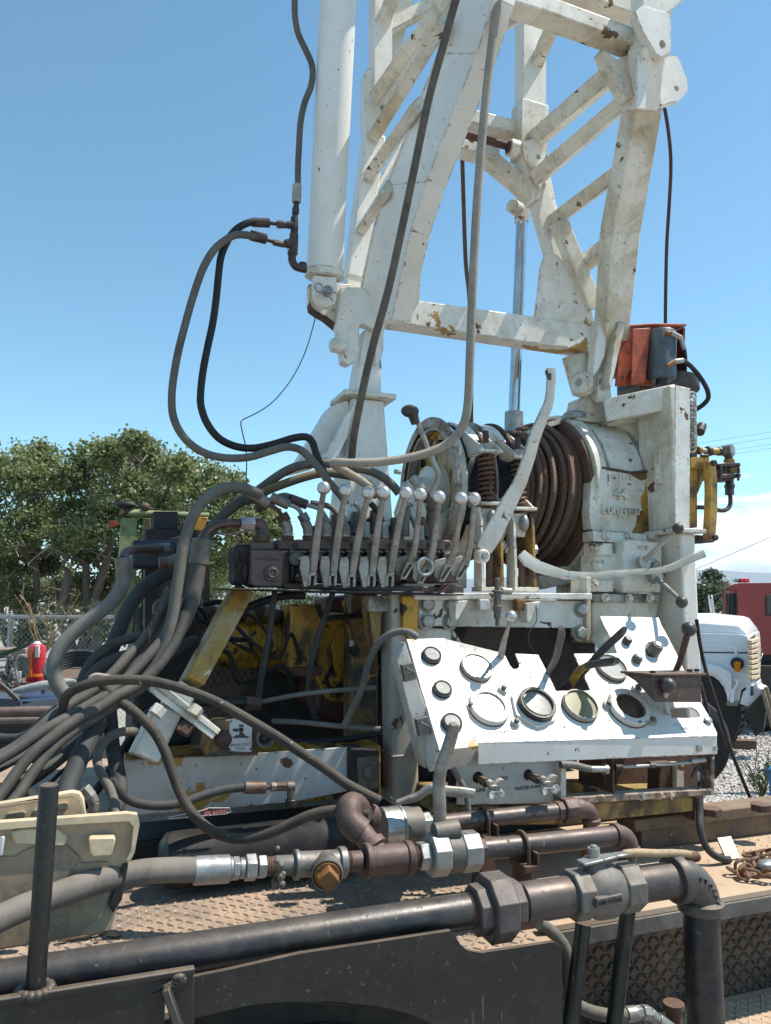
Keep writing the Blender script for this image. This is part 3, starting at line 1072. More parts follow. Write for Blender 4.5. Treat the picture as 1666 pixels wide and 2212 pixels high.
def tree(label, dist, blobs, base, forks, nclump=34, nleaf=40, size=0.070, mat=LEAF, seed=1, spread=1.6, trunk_r=0.2, group=None, twigs=14, name='cottonwood_tree', cat='tree'):
    rr = random.Random(seed)
    t = thing(name, label, cat, group)
    cs, rs = [], []
    for (x, y, r) in blobs:
        d = dist + rr.uniform(-1, 1) * spread
        cs.append(QD((x, y), d))
        rs.append(r * d / FPX)
    leaf_mesh('crown', [tuple(c) for c in cs], rs, nclump, nleaf, size, mat, t, seed)
    b = QD(base, dist)
    b = Vector((b.x, b.y, -0.05))
    m_ = MB()
    fk = []
    for f in forks:
        q = QD(f, dist + rr.uniform(-.5, .5))
        fk.append(q)
        pts = wiggle(b + Vector((rr.uniform(-.1, .1), rr.uniform(-.1, .1), 0)), q, 5, .18, rr)
        m_.tube(pts, [trunk_r * (1.1 - .55 * i / len(pts)) for i in range(len(pts))], 9)
    m_.build('trunk', BARK, t)
    m2 = MB()
    for c, r in zip(cs, rs):
        o = min(fk, key=lambda q: (q - c).length)
        pts = wiggle(o, c, 5, .22, rr)
        m2.tube(pts, [trunk_r * .42 * (1 - .8 * i / len(pts)) for i in range(len(pts))], 6)
        for k in range(3):
            e = c + Vector([rr.uniform(-1, 1) * r for _ in range(3)])
            pts = wiggle(c.lerp(o, .3), e, 3, .1, rr)
            m2.tube(pts, [trunk_r * .12 * (1 - .7 * i / len(pts)) for i in range(len(pts))], 4)
    m2.build('limbs', BARK, t)
    if twigs:
        m3 = MB()
        for k in range(twigs):
            c = rr.choice(cs)
            c = c - FH * rr.uniform(.2, .6)
            e = c + Vector((rr.uniform(-1, 1) * .7, rr.uniform(-.5, .1), rr.uniform(-.7, .5)))
            pts = wiggle(c, e, 4, .14, rr)
            m3.tube(pts, [.018 * (1 - .7 * i / len(pts)) for i in range(len(pts))], 4)
            for j in range(3):
                p = pts[rr.randrange(3, len(pts))]
                m3.tube(wiggle(p, p + Vector([rr.uniform(-1, 1) * .3 for _ in range(3)]), 2, .05, rr), .007, 3)
        m3.build('bare_twigs', PALEBARK, t, kind='stuff')
    return t


m = MT('pale_dead_twigs', (0.30, 0.25, 0.20), 0.9)
PALEBARK = m.done()

GT = 'cottonwood trees behind the chain link fence'
tree('cottonwood at the left edge behind the fence, thin low trunk, cut by the frame', 17.5,
     [(40, 1005, 48), (100, 990, 38), (-40, 1040, 70), (15, 1080, 62), (85, 1075, 52), (62, 1140, 46), (-30, 1160, 70), (120, 1040, 34), (30, 1170, 45), (0, 1225, 32), (-60, 1260, 60), (70, 1000, 30), (95, 1120, 40), (20, 1240, 26), (105, 1205, 28), (60, 1040, 40), (-10, 1010, 34)],
     (58, 1330), [(30, 1220), (75, 1210), (-20, 1200)], seed=3, group=GT, trunk_r=.12)
tree('tallest wide cottonwood with several leaning limbs behind the green radiator frame', 17.0,
     [(195, 990, 44), (150, 1030, 40), (235, 985, 36), (292, 972, 36), (288, 955, 25), (332, 990, 42), (345, 1040, 56), (385, 1008, 40), (430, 1025, 42), (470, 1045, 42), (500, 1055, 30),
      (262, 1040, 54), (208, 1075, 50), (425, 1080, 54), (480, 1105, 50), (335, 1105, 52), (275, 1120, 46), (200, 1140, 44), (150, 1110, 40), (240, 1195, 40), (180, 1190, 36), (540, 1095, 32), (520, 1135, 40), (575, 1115, 26), (600, 1140, 24), (560, 1165, 34), (500, 1190, 44), (430, 1150, 46), (380, 1190, 46), (330, 1170, 44), (450, 1230, 44), (250, 1095, 44), (300, 1050, 40), (190, 1110, 40), (125, 1170, 36), (290, 1180, 40), (260, 1255, 34)],
     (160, 1335), [(150, 1235), (185, 1215), (240, 1170), (300, 1120), (340, 1100)], seed=9, group=GT, trunk_r=.13)
tree('lower leafy cottonwood behind the fence, between the two taller crowns', 18.5,
     [(100, 1270, 34), (30, 1290, 34), (150, 1290, 30), (220, 1290, 38), (60, 1260, 24), (300, 1290, 40), (380, 1250, 50), (460, 1240, 50), (-60, 1300, 40), (560, 1250, 60), (640, 1230, 50), (20, 1250, 36), (140, 1250, 30), (190, 1265, 34), (80, 1225, 26), (270, 1240, 40), (10, 1200, 28)],
     (210, 1335), [(200, 1290), (230, 1280)], seed=15, group=GT, trunk_r=.09, twigs=0, nclump=24)
tree('grey-green tree beyond the red truck cab', 24, [(1525, 1285, 26), (1545, 1262, 22), (1560, 1300, 26), (1518, 1310, 22), (1590, 1315, 22), (1535, 1245, 12), (1500, 1290, 30), (1470, 1300, 40)],
     (1535, 1345), [(1535, 1310)], seed=21, mat=LEAF2, size=.10, trunk_r=.2, twigs=0, nclump=26, name='elm_tree')

# undergrowth along the fence
bush = []
rb = random.Random(4)
for i in range(20):
    bush.append(((-150 + i * 36 + rb.uniform(-12, 12)), 1345 + rb.uniform(-12, 45), rb.uniform(18, 34)))
cs = [tuple(QD((x, y), 10.6 + rb.uniform(-.3, .9))) for x, y, r in bush]
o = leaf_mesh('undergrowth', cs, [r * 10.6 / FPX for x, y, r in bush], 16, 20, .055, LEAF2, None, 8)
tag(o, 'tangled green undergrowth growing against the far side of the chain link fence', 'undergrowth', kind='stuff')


bush = []
for i in range(26):
    bush.append((-160 + i * 34 + rb.uniform(-12, 12), 1296 + rb.uniform(-22, 34), rb.uniform(22, 40)))
cs = [tuple(QD((x, y), 22 + rb.uniform(-1, 2))) for x, y, r in bush]
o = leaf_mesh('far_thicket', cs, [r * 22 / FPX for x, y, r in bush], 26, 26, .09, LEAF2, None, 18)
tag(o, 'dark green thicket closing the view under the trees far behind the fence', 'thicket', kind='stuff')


def dry_weed(name, label, base, dist, h, n, mat, seed, group=None):
    rr = random.Random(seed)
    t = thing(name, label, 'weed', group)
    b = QD(base, dist)
    b = Vector((b.x, b.y, max(b.z, 0)))
    m_ = MB()
    for k in range(n):
        e = b + Vector((rr.uniform(-.55, .55) * h, rr.uniform(-.3, .3) * h, h * rr.uniform(.6, 1)))
        pts = wiggle(b, e, 3, .05 * h, rr)
        m_.tube(pts, [.006 * (1 - .6 * i / len(pts)) for i in range(len(pts))], 4)
        for j in range(5):
            p = pts[rr.randrange(3, len(pts))]
            m_.tube([p, p + Vector((rr.uniform(-.16, .16) * h, rr.uniform(-.1, .1) * h, rr.uniform(.03, .2) * h))], .0035, 3)
    m_.build('stems', mat, t, kind='stuff')
    return t


GW = 'dry weeds in front of the fence'
dry_weed('dry_weed', 'tall straw-coloured dead weed in front of the fence, behind the red bottle', (100, 1410), 9.2, .75, 9, DRY, 3, GW)
dry_weed('dry_weed', 'orange dead weed sprouting behind the big grey hose loop', (395, 1420), 9.0, .55, 11, DRY, 5, GW)
t = dry_weed('green_weed', 'slender green weed growing out of the gravel by the white truck', (1645, 1725), 6.9, .38, 16, WEED, 11)
bz = QZ((1650, 1718), 0)
leaf_mesh('leaves', [(bz.x, bz.y, .12), (bz.x + .1, bz.y, .22), (bz.x - .12, bz.y, .15)], [.10, .09, .07], 8, 10, .022, WEED, t, 4)

# ------------------------------------------------------------------ chain link fence
FD = 9.6
t = thing('chain_link_fence', 'galvanised chain link fence with a top rail running in front of the trees', 'fence')
o0 = QD((-320, 1333), FD)
o1 = QD((900, 1336), FD)
ztop = o0.z
fl = (o1 - o0)
fl.z = 0
flen = fl.length
fd = fl.normalized()
mb = MB()
mb.cyl(o0, o0 + fd * flen, .024, n=12)
mb.build('top_rail', GALV, t)
for x in (-292, 24, 440, 856):
    p = QD((x, 1333), FD)
    mb = MB()
    mb.cyl((p.x, p.y, -.05), (p.x, p.y, ztop + .0), .033, n=12)
    mb.sphere((p.x, p.y, ztop + .01), .036, 10, 6)
    mb.build('fence_post', GALV, t)
mb = MB()
sp = .062
hh = ztop - .06
k = -int(hh / sp)
nn = int(flen / sp)
off = Vector((-fd.y, fd.x, 0)) * -.028


def strip(a, b, wd=.0017):
    mb.tube([a, b], wd, 3, cap=False)


for i in range(k, nn):
    for sgn in (1, -1):
        s0 = i * sp
        s1 = s0 + hh
        a, b = s0, s1
        za, zb = (.06, ztop + .03) if sgn > 0 else (ztop + .03, .06)
        # clip
        ta = max(0, -a / (b - a))
        tb = min(1, (flen - a) / (b - a))
        if tb <= ta:
            continue
        P0 = o0 + fd * (a + (b - a) * ta) + off * (1 + .1 * sgn)
        P1 = o0 + fd * (a + (b - a) * tb) + off * (1 + .1 * sgn)
        P0.z = za + (zb - za) * ta
        P1.z = za + (zb - za) * tb
        strip(P0, P1)
mb.build('wire_mesh', GALV, t, kind='stuff')

mb = MB()
for (a, b) in (((-150, 1318), (330, 1336)), ):
    pa, pb = QD(a, 9.3), QD(b, 9.3)
    mb.tube(smoothpts([pa, pa.lerp(pb, .5) + Vector((0, 0, -.02)), pb], 6), .006, 5)
o = mb.build('guard_cable', GALV)
tag(o, 'loose wire strung just above the top rail of the fence', 'cable')

# power lines far away on the right
mb = MB()
for (a, b) in (((e1(250, 1580)), (e1(1300, 1130))),):
    mb.tube([QD(a, 30), QD(b, 22)], .010, 4)
o = mb.build('guy_wire', HOSE_BLACK)
tag(o, 'thin guy wire slanting up to the right in front of the clouds', 'cable')
for i, (a, b) in enumerate((((330, 178), (1250, 35)), ((420, 228), (1250, 100)), ((700, 255), (1250, 170)), ((700, 300), (1250, 215)))):
    mb = MB()
    mb.tube([QD(e1(*a), 90), QD(e1(*b), 80)], .014, 4)
    o = mb.build('power_line', DARK)
    tag(o, ('uppermost', 'second from the top', 'third from the top', 'lowest')[i] + ' of the four faint power lines above the valve on the right', 'cable', 'faint power lines')

# ------------------------------------------------------------------ white truck
tt = rad(30)
TF = (RH * math.cos(tt) - FH * math.sin(tt)).normalized()
TW = (FH * math.cos(tt) + RH * math.sin(tt)).normalized()
O = QD(e2(692, 900), 9.3)


def W2(x, y, off=0.0):
    return QP(e2(x, y), O + TW * off, TW)


def W2f(x, y, off=0.0):
    return QP(e2(x, y), O + TF * off, TF)


t = thing('parked_truck', 'white truck with a rounded hood parked on the gravel, nose to the right', 'truck')
mb = MB()
outl = [(-500, 600), (150, 603), (400, 605), (600, 612), (660, 622), (680, 640), (692, 775), (692, 1060), (622, 1105), (606, 1205), (512, 1215), (498, 1160), (470, 1085), (425, 1020), (370, 980), (310, 965), (250, 965), (180, 990), (110, 1050), (60, 1150), (40, 1260), (-500, 1260)]
mb.slab([W2(x, y) for x, y in outl], TW * 1.72)
mb.build('fender_body', TRUCKWHITE, t, bevel=.03, seg=3)
mb = MB()
n0 = [W2(x, y, .06) for x, y in ((-500, 606), (300, 606), (600, 616), (672, 636))]
hb = [(0, .03, .13), (.35, .05, .21), (.86, .05, .24), (1.37, .05, .21), (1.60, .03, .13)]
vs = []
for p, hs in zip(n0, (1.0, 1.0, .86, .35)):
    for (b_, _, h_) in hb:
        vs.append(p + TW * b_ + Vector((0, 0, h_ * hs)))
    vs.append(p + TW * 1.6)
    vs.insert(len(vs) - 6, p.copy())
fs = []
for i in range(3):
    for j in range(6):
        a = i * 7 + j
        fs.append((a, a + 1, a + 8, a + 7))
fs.append(tuple(range(21, 28)))
mb.add(vs, fs)
mb.build('hood', TRUCKWHITE, t, bevel=.02, seg=3, smooth=60)
mb = MB()
arch_o = [(512, 1200), (530, 1120), (540, 1020), (525, 945), (430, 895), (330, 868), (235, 850), (140, 870), (60, 930), (0, 1040)]
arch_i = [(30, 1060), (90, 960), (150, 925), (235, 925), (300, 935), (380, 955), (430, 990), (468, 1040), (490, 1110), (500, 1200)]
mb.slab([W2(x, y, -.07) for x, y in arch_o + arch_i], TW * .075)
mb.build('wheel_arch_flare', TRUCKWHITE, t, bevel=.02, seg=3)
mb = MB()
mb.beam(W2(-300, 765, -.004), W2(690, 776, -.004), .012, .014, TW)
mb.build('hood_seam', DARK, t)
mb = MB()
mb.slab([W2(x, y, -.012) for x, y in ((260, 690), (560, 705), (590, 730), (590, 820), (565, 815), (560, 745), (520, 735), (260, 722))], TW * .02)
mb.build('side_crease', TRUCKWHITE, t, bevel=.008)
mb = MB()
c = W2(588, 870, -.01)
mb.lathe(c, -TW, [(0, .075), (.03, .075), (.05, .05)], 20)
mb.build('lamp_socket', DARK, t)
mb = MB()
mb.slab([W2(x, y, -.09) for x, y in ((556, 855), (618, 855), (610, 945), (565, 943))], TW * .06)
mb.build('marker_lamp', AMBER, t, bevel=.006)
mb = MB()
mb.slab([W2f(x, y, .0) for x, y in ((694, 640), (745, 592), (768, 620), (785, 985), (765, 1010), (700, 1058))], -TF * .04)
mb.build('grille_surround', TRUCKWHITE, t, bevel=.01)
mb = MB()
mb.slab([W2f(x, y, .006) for x, y in ((702, 650), (742, 615), (775, 975), (706, 1030))], -TF * .01)
mb.build('grille_opening', DARK, t)
for i in range(8):
    y0 = 680 + i * 45
    mb = MB()
    a, b = W2f(698, y0, .03), W2f(772, y0 - 28 + i * 2, .03)
    mb.beam(a, b, .05, .045, TF)
    mb.build('grille_bar', CREAM, t, bevel=.008)
mb = MB()
mb.slab([W2f(x, y, .02) for x, y in ((706, 1050), (764, 1012), (766, 1100), (706, 1160))], -TF * .05)
mb.build('lower_valance', TRUCKWHITE, t)
mb = MB()
for i in range(4):
    for j in range(2):
        mb.beam(W2f(712 + j * 26, 1080 + i * 22 - j * 12, .03), W2f(728 + j * 26, 1071 + i * 22 - j * 12, .03), .02, .02, TF)
mb.build('valance_slots', DARK, t, kind='stuff')
mb = MB()
q = [W2(612, 1150, -.02), W2(700, 1085, -.02)]
zt = W2(650, 1140, 0).z
b0 = O.copy()
b0.z = zt
mb.slab([W2(x, y, -.05) for x, y in ((608, 1225), (640, 1112), (700, 1085), (765, 1030), (772, 1080), (830, 1105), (700, 1262))], TW * .5)
mb.build('bumper_shelf', TRUCKWHITE, t, bevel=.015)
mb = MB()
mb.slab([W2(x, y, -.12) for x, y in ((645, 1290), (700, 1235), (820, 1115), (850, 1112), (857, 1150), (848, 1260), (820, 1460), (745, 1520))], TW * .18)
mb.build('bumper', BLACK, t, bevel=.02)
wc = W2(235, 1400, 0)
wc.z = .51
for nm, pr, mt_ in (('tyre', [(-.03, .33), (-.05, .44), (-.03, .5), (.02, .52), (.28, .52), (.33, .5), (.35, .44), (.33, .33)], DARKRUB), ('wheel_rim', [(.03, .05), (.0, .12), (.04, .14), (.06, .28), (.0, .32), (.02, .34), (.3, .34)], TRUCKWHITE)) if 'DARKRUB' in globals() else (('tyre', [(-.03, .33), (-.05, .44), (-.03, .5), (.02, .52), (.28, .52), (.33, .5), (.35, .44), (.33, .33)], HOSE_BLACK), ('wheel_rim', [(.03, .05), (.0, .12), (.04, .14), (.06, .28), (.0, .32), (.02, .34), (.3, .34)], RUST)):
    mb = MB()
    mb.lathe(wc + TW * .05, TW, pr, 36)
    mb.build(nm, mt_, t)
mb = MB()
for i in range(36):
    a = i * math.pi * 2 / 36
    x_, y_, _ = frame(TW)
    r0 = x_ * math.cos(a) + y_ * math.sin(a)
    mb.box(wc + TW * .2 + r0 * .525, (.03, .03, .03), Matrix((r0, TW * 9, r0.cross(TW))).transposed())
mb.build('tread_blocks', HOSE_BLACK, t, kind='stuff')
mb = MB()
mb.slab([W2(x, y, .3) for x, y in ((-500, 1000), (560, 1000), (690, 1150), (640, 1300), (100, 1420), (-500, 1420))], TW * 1.1)
mb.build('chassis', DARK, t)
mb = MB()
c0_ = W2(-500, 560, .1)
mb.hexa([W2(-1500, 1260, .05), W2(-420, 1260, .05), W2(-420, 1260, .05) + TW * 1.7, W2(-1500, 1260, .05) + TW * 1.7, W2(-1450, 330, .15), W2(-560, 330, .15), W2(-560, 330, .15) + TW * 1.5, W2(-1450, 330, .15) + TW * 1.5])
mb.build('cab', TRUCKWHITE, t, bevel=.05, seg=3)
mb = MB()
pts = smoothpts([W2(512, 1215, -.02), W2(505, 1250, -.02), W2(590, 1245, -.02), W2(610, 1215, -.02)], 4)
mb.slab([W2(x, y, -.03) for x, y in ((495, 1205), (610, 1210), (590, 1245), (485, 1240))], TW * .06)
mb.build('running_board_edge', WOOD, t, bevel=.006)
mb = MB()
for pp in ([(560, 1010), (590, 1030), (560, 1100), (545, 1215)], [(545, 1090), (535, 1150), (530, 1210)]):
    mb.tube(smoothpts([W2(x, y, -.05) for x, y in pp], 5), .016, 8)
mb.build('fender_strut', TRUCKWHITE, t)
mb = MB()
mb.tube(smoothpts([W2f(x, y, .08) for x, y in ((770, 730), (800, 740), (808, 790), (790, 835))], 5), .006, 5)
mb.build('guard_wire', GALV, t)

# ------------------------------------------------------------------ red truck cab behind
RD = 11.0
RO = QD(e2(590, 500), RD)


def R2(x, y, off=0.0):
    return QP(e2(x, y), RO + FH * off, FH)


t = thing('red_truck', 'dark red truck cab with a dusty roof, roof horns and a rounded rear window', 'truck')
mb = MB()
mb.slab([R2(x, y) for x, y in ((478, 250), (490, 215), (520, 185), (560, 168), (620, 160), (1700, 150), (1700, 800), (480, 790), (478, 520))], (FH * .9 + RH * .52) * 2.1, holes=[[R2(x, y) for x, y in ((497, 270), (512, 255), (575, 252), (575, 445), (497, 446))], [R2(x, y) for x, y in ((842, 300), (852, 278), (880, 268), (1000, 268), (1000, 445), (880, 443), (855, 425), (842, 395))]])
mb.build('cab', DARKRED, t, bevel=.05, seg=3)
for pts in (((497, 250), (576, 250), (576, 447), (497, 447)), ((842, 265), (1000, 265), (1000, 446), (842, 446))):
    mb = MB()
    mb.slab([R2(x, y, .05) for x, y in pts], FH * .006)
    w_ = mb.build('side_window', CABGLASS, t)
    mb = MB()
    mb.tube([R2(x, y, -.004) for x, y in pts], .012, 6, closed=True)
    mb.build('window_seal', HOSE_BLACK, w_)
mb = MB()
mb.beam(R2(527, 250, .04), R2(527, 446, .04), .02, .015, FH)
mb.build('quarter_light_bar', HOSE_BLACK, t)
mb = MB()
for a, b in (((480, 222), (578, 222)), ((578, 222), (590, 520)), ((480, 450), (578, 452))):
    mb.beam(R2(*a, -.003), R2(*b, -.003), .008, .012, FH)
mb.build('door_seams', DARK, t)
mb = MB()
mb.beam(R2(594, 300, -.01), R2(594, 520, -.01), .02, .02, FH)
mb.build('door_handle_bar', DARKRED, t)
mb = MB()
mb.slab([R2(x, y, -.1) for x, y in ((372, 480), (400, 470), (475, 468), (560, 505), (560, 560), (372, 560))], (FH * .9 + RH * .52) * 1.2)
mb.build('fender', DARKRED, t, bevel=.04)
mb = MB()
mb.slab([R2(x, y, -.02) for x, y in ((530, 172), (512, 178), (514, 162), (530, 162))], FH * .06)
mb.build('roof_marker', RED, t)
for (x, r) in ((566, 19), (604, 17)):
    mb = MB()
    c = R2(x, 138, .1)
    mb.lathe(c + TF * .02, -RH - FH * .5, [(0, .012), (.05, .02), (.09, r * .2451 * RD / FPX)], 16)
    mb.sphere(c, r * .2451 * RD / FPX * .9, 14, 9)
    mb.build('roof_horn', CHROME, t)
for x in (625, 655):
    mb = MB()
    mb.box(R2(x, 138, .1), (.09, .09, .06))
    mb.build('roof_lamp', RED, t, bevel=.01)
mb = MB()
for pp in ([(325, 280), (320, 300), (322, 440), (330, 460), (370, 464)], [(322, 272), (350, 268), (400, 262), (460, 245), (520, 240)], [(370, 462), (520, 462)], [(350, 270), (352, 300)]):
    mb.tube([R2(x, y, -.45 if max(q[0] for q in pp) < 500 else -.25) for x, y in pp], .012, 6)
mb.build('mirror_bracket', BLACK, t)
mb = MB()
mb.slab([R2(x, y, -.45) for x, y in ((338, 272), (372, 270), (392, 452), (362, 455))], FH * .04)
mi = mb.build('wing_mirror', TRUCKWHITE, t, bevel=.01)
mb = MB()
mb.slab([R2(x, y, -.456) for x, y in ((346, 285), (366, 284), (383, 440), (368, 442))], FH * .004)
mb.build('mirror_glass', MIRROR, mi)
mb = MB()
mb.tube([R2(462, 210, -.3), R2(466, 470, -.3)], .016, 6)
mb.build('exhaust_rail', RUST, t)
mb = MB()
mb.slab([R2(x, y, .15) for x, y in ((780, 790), (1700, 790), (1700, 900), (780, 900))], FH * 1.2)
mb.build('chassis', DARK, t)
mb = MB()
mb.slab([R2(x, y, -.2) for x, y in ((775, 890), (1700, 905), (1700, 1090), (800, 1090))], FH * .12)
mb.build('frame_rail', GREEN2, t) if 'GREEN2' in globals() else mb.build('frame_rail', BLACK, t)
for x in (900, 1350):
    mb = MB()
    wcc = R2(x, 1000, .1)
    wcc.z = .5
    mb.lathe(wcc, FH, [(0, .3), (-.02, .44), (.02, .5), (.26, .5), (.3, .3)], 28)
    mb.build('wheel', HOSE_BLACK, t)

mb = MB()
wl = QD(e2(80, 1500), 7.7)
wl.z = .47
mb.lathe(wl, FH + RH * .25, [(-.02, .28), (-.05, .40), (-.02, .46), (.03, .475), (.2, .475), (.25, .45), (.26, .28)], 40)
o = mb.build('loose_tyre', HOSE_BLACK)
tag(o, 'big black loose tyre standing in the shade before the white truck wheel arch', 'tyre')
mb = MB()
a = QD(e2(100, 440), 16)
b = QD(e2(480, 442), 16)
mb.slab([QD(e2(x, y), 16) for x, y in ((-200, 440), (470, 442), (475, 475), (475, 900), (-200, 900))], FH * 2)
o = mb.build('utility_trailer', TRUCKWHITE, bevel=.04)
tag(o, 'low white trailer body half hidden behind the white truck hood', 'trailer')

# blue drum and timber blocks on the gravel
mb = MB()
p = QZ((1672, 1745), 0)
d = (p - CAM).dot(F3)
mb.lathe((p.x + .12, p.y, 0), (0, 0, 1), [(0, .13), (.05, .14), (.10, .115), (.2, .115), (.28, .15), (.33, .15), (.34, .12)], 24)
o = mb.build('blue_bucket', BLUE)
tag(o, 'blue plastic container standing on the gravel at the right edge', 'bucket')
mb = MB()
p = QZ(e2(600, 1625), 0)
mb.box((p.x, p.y, .06), (.4, .12, .12), Matrix.Rotation(rad(-25), 3, 'Z'))
o = mb.build('timber_block', CHIPPANEL, bevel=.006)
tag(o, 'small reddish timber block lying on the gravel by the truck tyre', 'block')
mb = MB()
p = QD(e2(820, 1000), 7.6)
mb.tube([Vector((p.x - .02, p.y, 1.0)), Vector((p.x + .16, p.y - .1, 0.0))], .02, 8)
mb.tube([Vector((p.x + .02, p.y, 1.02)), Vector((p.x + .26, p.y - .1, 0.0))], .02, 8)
o = mb.build('propped_bars', WOOD)
tag(o, 'pair of grey bars propped beside the front bumper of the white truck', 'bars')
# ------------------------------------------------------------------ rig truck bed
DZ = 1.10
bed = thing('rig_truck_bed', 'dusty tread plate deck of the drill rig truck with black side frame and rails', 'truck bed')


def ub(x, v, y=1950):          # distance along the truck of a pixel column
    return Q((x, y), v).x


def prect(u0, u1, v0, v1, z0, z1):
    return [(u0, v0, z0), (u1, v0, z0), (u1, v1, z0), (u0, v1, z0), (u0, v0, z1), (u1, v0, z1), (u1, v1, z1), (u0, v1, z1)]


mb = MB()
mb.hexa(prect(-2.6, 1.02, 1.64, 4.2, DZ - .012, DZ))
mb.build('deck_plate', TREAD, bed)
mb = MB()
mb.hexa(prect(1.023, 2.1, 1.725, 4.0, DZ - .012, DZ + .001))
mb.hexa(prect(2.101, 6.5, 1.725, 2.19, DZ - .012, DZ + .001))
mb.build('side_deck_plate', DUSTDECK, bed)


def lug_field(name, mat, parent, org, a, b, nrm, na, nb, pitch, length, width, h, skip=None, seed=0):
    """raised lozenges of tread plate, alternately turned"""
    rr = random.Random(seed)
    mb = MB()
    for i in range(na):
        for j in range(nb):
            P = org + a * (i * pitch) + b * (j * pitch)
            if skip and skip(P):
                continue
            s = 1 if (i + j) % 2 else -1
            d = (a + b * s).normalized()
            e = nrm.cross(d)
            l, w_ = length * rr.uniform(.9, 1.1), width * rr.uniform(.85, 1.15)
            hh_ = h * rr.uniform(.7, 1.1)
            mb.add([P - d * l / 2, P - e * w_ / 2, P + d * l / 2, P + e * w_ / 2, P - d * l * .22 + nrm * hh_, P + d * l * .22 + nrm * hh_],
                   [(0, 1, 4), (1, 5, 4), (1, 2, 5), (2, 3, 5), (3, 4, 5), (3, 0, 4)])
    return mb.build(name, mat, parent, kind='stuff', smooth=0)


XU, YV, ZU = Vector((1, 0, 0)), Vector((0, 1, 0)), Vector((0, 0, 1))
lug_field('tread_lugs', TREADLUG, bed, Vector((-.72, 1.655, DZ)), XU, YV, ZU, 74, 26, .0232, .0265, .0082, .0036)
# edge channel of the deck
mb = MB()
mb.hexa(prect(.86, 6.5, 1.722, 1.76, DZ - .056, DZ - .014))
mb.build('edge_channel', DECKEDGE, bed, bevel=.004)
mb = MB()
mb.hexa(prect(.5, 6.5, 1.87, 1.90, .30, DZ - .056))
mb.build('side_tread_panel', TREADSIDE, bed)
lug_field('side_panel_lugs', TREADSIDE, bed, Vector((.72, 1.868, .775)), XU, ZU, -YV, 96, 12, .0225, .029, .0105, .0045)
mb = MB()
mb.hexa(prect(.9, 6.5, 1.66, 1.87, .735, .765))
mb.build('side_step', DUSTDECK, bed, bevel=.004)
lug_field('step_lugs', DUSTDECK, bed, Vector((1.0, 1.675, .765)), XU, YV, ZU, 90, 8, .0225, .03, .009, .003)

# rails bolted on the deck at the right
r0 = ub(1372, 2.12, 1780)
mb = MB()
mb.hexa(prect(r0 + .02, 6.5, 2.115, 2.175, DZ + .002, 1.163))
mb.build('lower_rail', RAILBROWN, bed, bevel=.004)
mb = MB()
mb.hexa(prect(r0 - .02, 6.5, 2.095, 2.19, 1.166, 1.203))
mb.build('upper_rail', RAILBROWN, bed, bevel=.005)
for (x, y) in ((990, 485), (1395, 450)):
    p = QZ(e3(x, y + 18), 1.203)
    mb = MB()
    mb.hexp(p, p + Vector((0, 0, .022)), .034)
    mb.build('rail_bolt', RUST, bed, bevel=.002)
# dark frame under and behind
mb = MB()
mb.hexa(prect(-2.4, 2.05, 2.42, 2.62, DZ + .002, 1.2))
mb.build('inner_frame_rail', DARK, bed, bevel=.006)
mb = MB()
mb.hexa(prect(-2.6, 2.1, 1.95, 3.9, .55, DZ - .02))
mb.hexa(prect(2.101, 6.4, 1.95, 2.18, .55, DZ - .02))
mb.build('chassis_frame', DARK, bed)
# fender plate with an arched cut-out
VF = 1.42
top = [c12(0, 665), c12(265, 626), c12(530, 585), c12(545, 600), c12(565, 635), c12(590, 655), c12(640, 664), c12(780, 643), c12(900, 625), c12(922, 640), c12(926, 700), c12(926, 880), c12(935, 1100)]
bot = [c12(560, 980), c12(470, 917), c12(400, 885), c12(330, 864), c12(250, 850), c12(100, 836), c12(0, 838), c11(1550, 1003), c11(1400, 992), c11(1250, 990), c11(1100, 1005), c11(950, 1040), c11(850, 1066), c11(852, 880), c11(1000, 850)]
mb = MB()
mb.slab([Q(p, VF) for p in top + bot], (0, .010, 0))
mb.build('fender_plate', BLACK, bed, bevel=.004)
# left beam, gusset and weld
VL = 1.385
mb = MB()
lz = Q(c11(500, 893), VL).z
mb.hexa(prect(-1.6, Q(c11(862, 870), VL).x, VL - .004, VL + .012, lz - .012, lz))
mb.build('beam_flange', BLACK, bed, bevel=.003)
mb = MB()
mb.hexa(prect(-1.6, Q(c11(735, 870), VL).x, VL + .002, VL + .02, lz - .5, lz - .012))
mb.build('beam_web', BLACK, bed)
mb = MB()
mb.slab([Q(c11(x, y), VL) for x, y in ((628, 952), (640, 940), (700, 935), (735, 880), (860, 872), (862, 1200), (775, 1200), (730, 950), (640, 962))], (0, .02, 0))
mb.build('gusset_plate', BLACK, bed, bevel=.003)
mb = MB()
mb.beam(Q(c11(735, 930), VL - .03), Q(c11(820, 1180), VL - .06), .05, .012)
mb.build('gusset_rib', BLACK, bed, bevel=.002)
mb = MB()
for i in range(26):
    t_ = i / 25
    p = Q(c11(745 + 60 * t_ + random.uniform(-6, 6), 935 - 45 * t_ + random.uniform(-12, 12)), VL - .004)
    mb.sphere(p, random.uniform(.006, .012), 8, 6, (1, .6, .7))
mb.build('weld_bead', BLACK, bed)
mb = MB()
pa, pb = Q(c11(218, 28), VL), Q(c11(158, 935), VL + .02)
mb.lathe(pb, pa - pb, [(0, .0150), ((pa - pb).length - .003, .0150), ((pa - pb).length, .0135)], 24)
mb.build('stake_rod', BLACK, bed)
mb = MB()
for i in range(14):
    a = i / 14 * 6.28
    mb.sphere(pb + Vector((math.cos(a) * .022, math.sin(a) * .022, -.002)), .010, 8, 6)
mb.build('rod_weld', BLACK, bed)
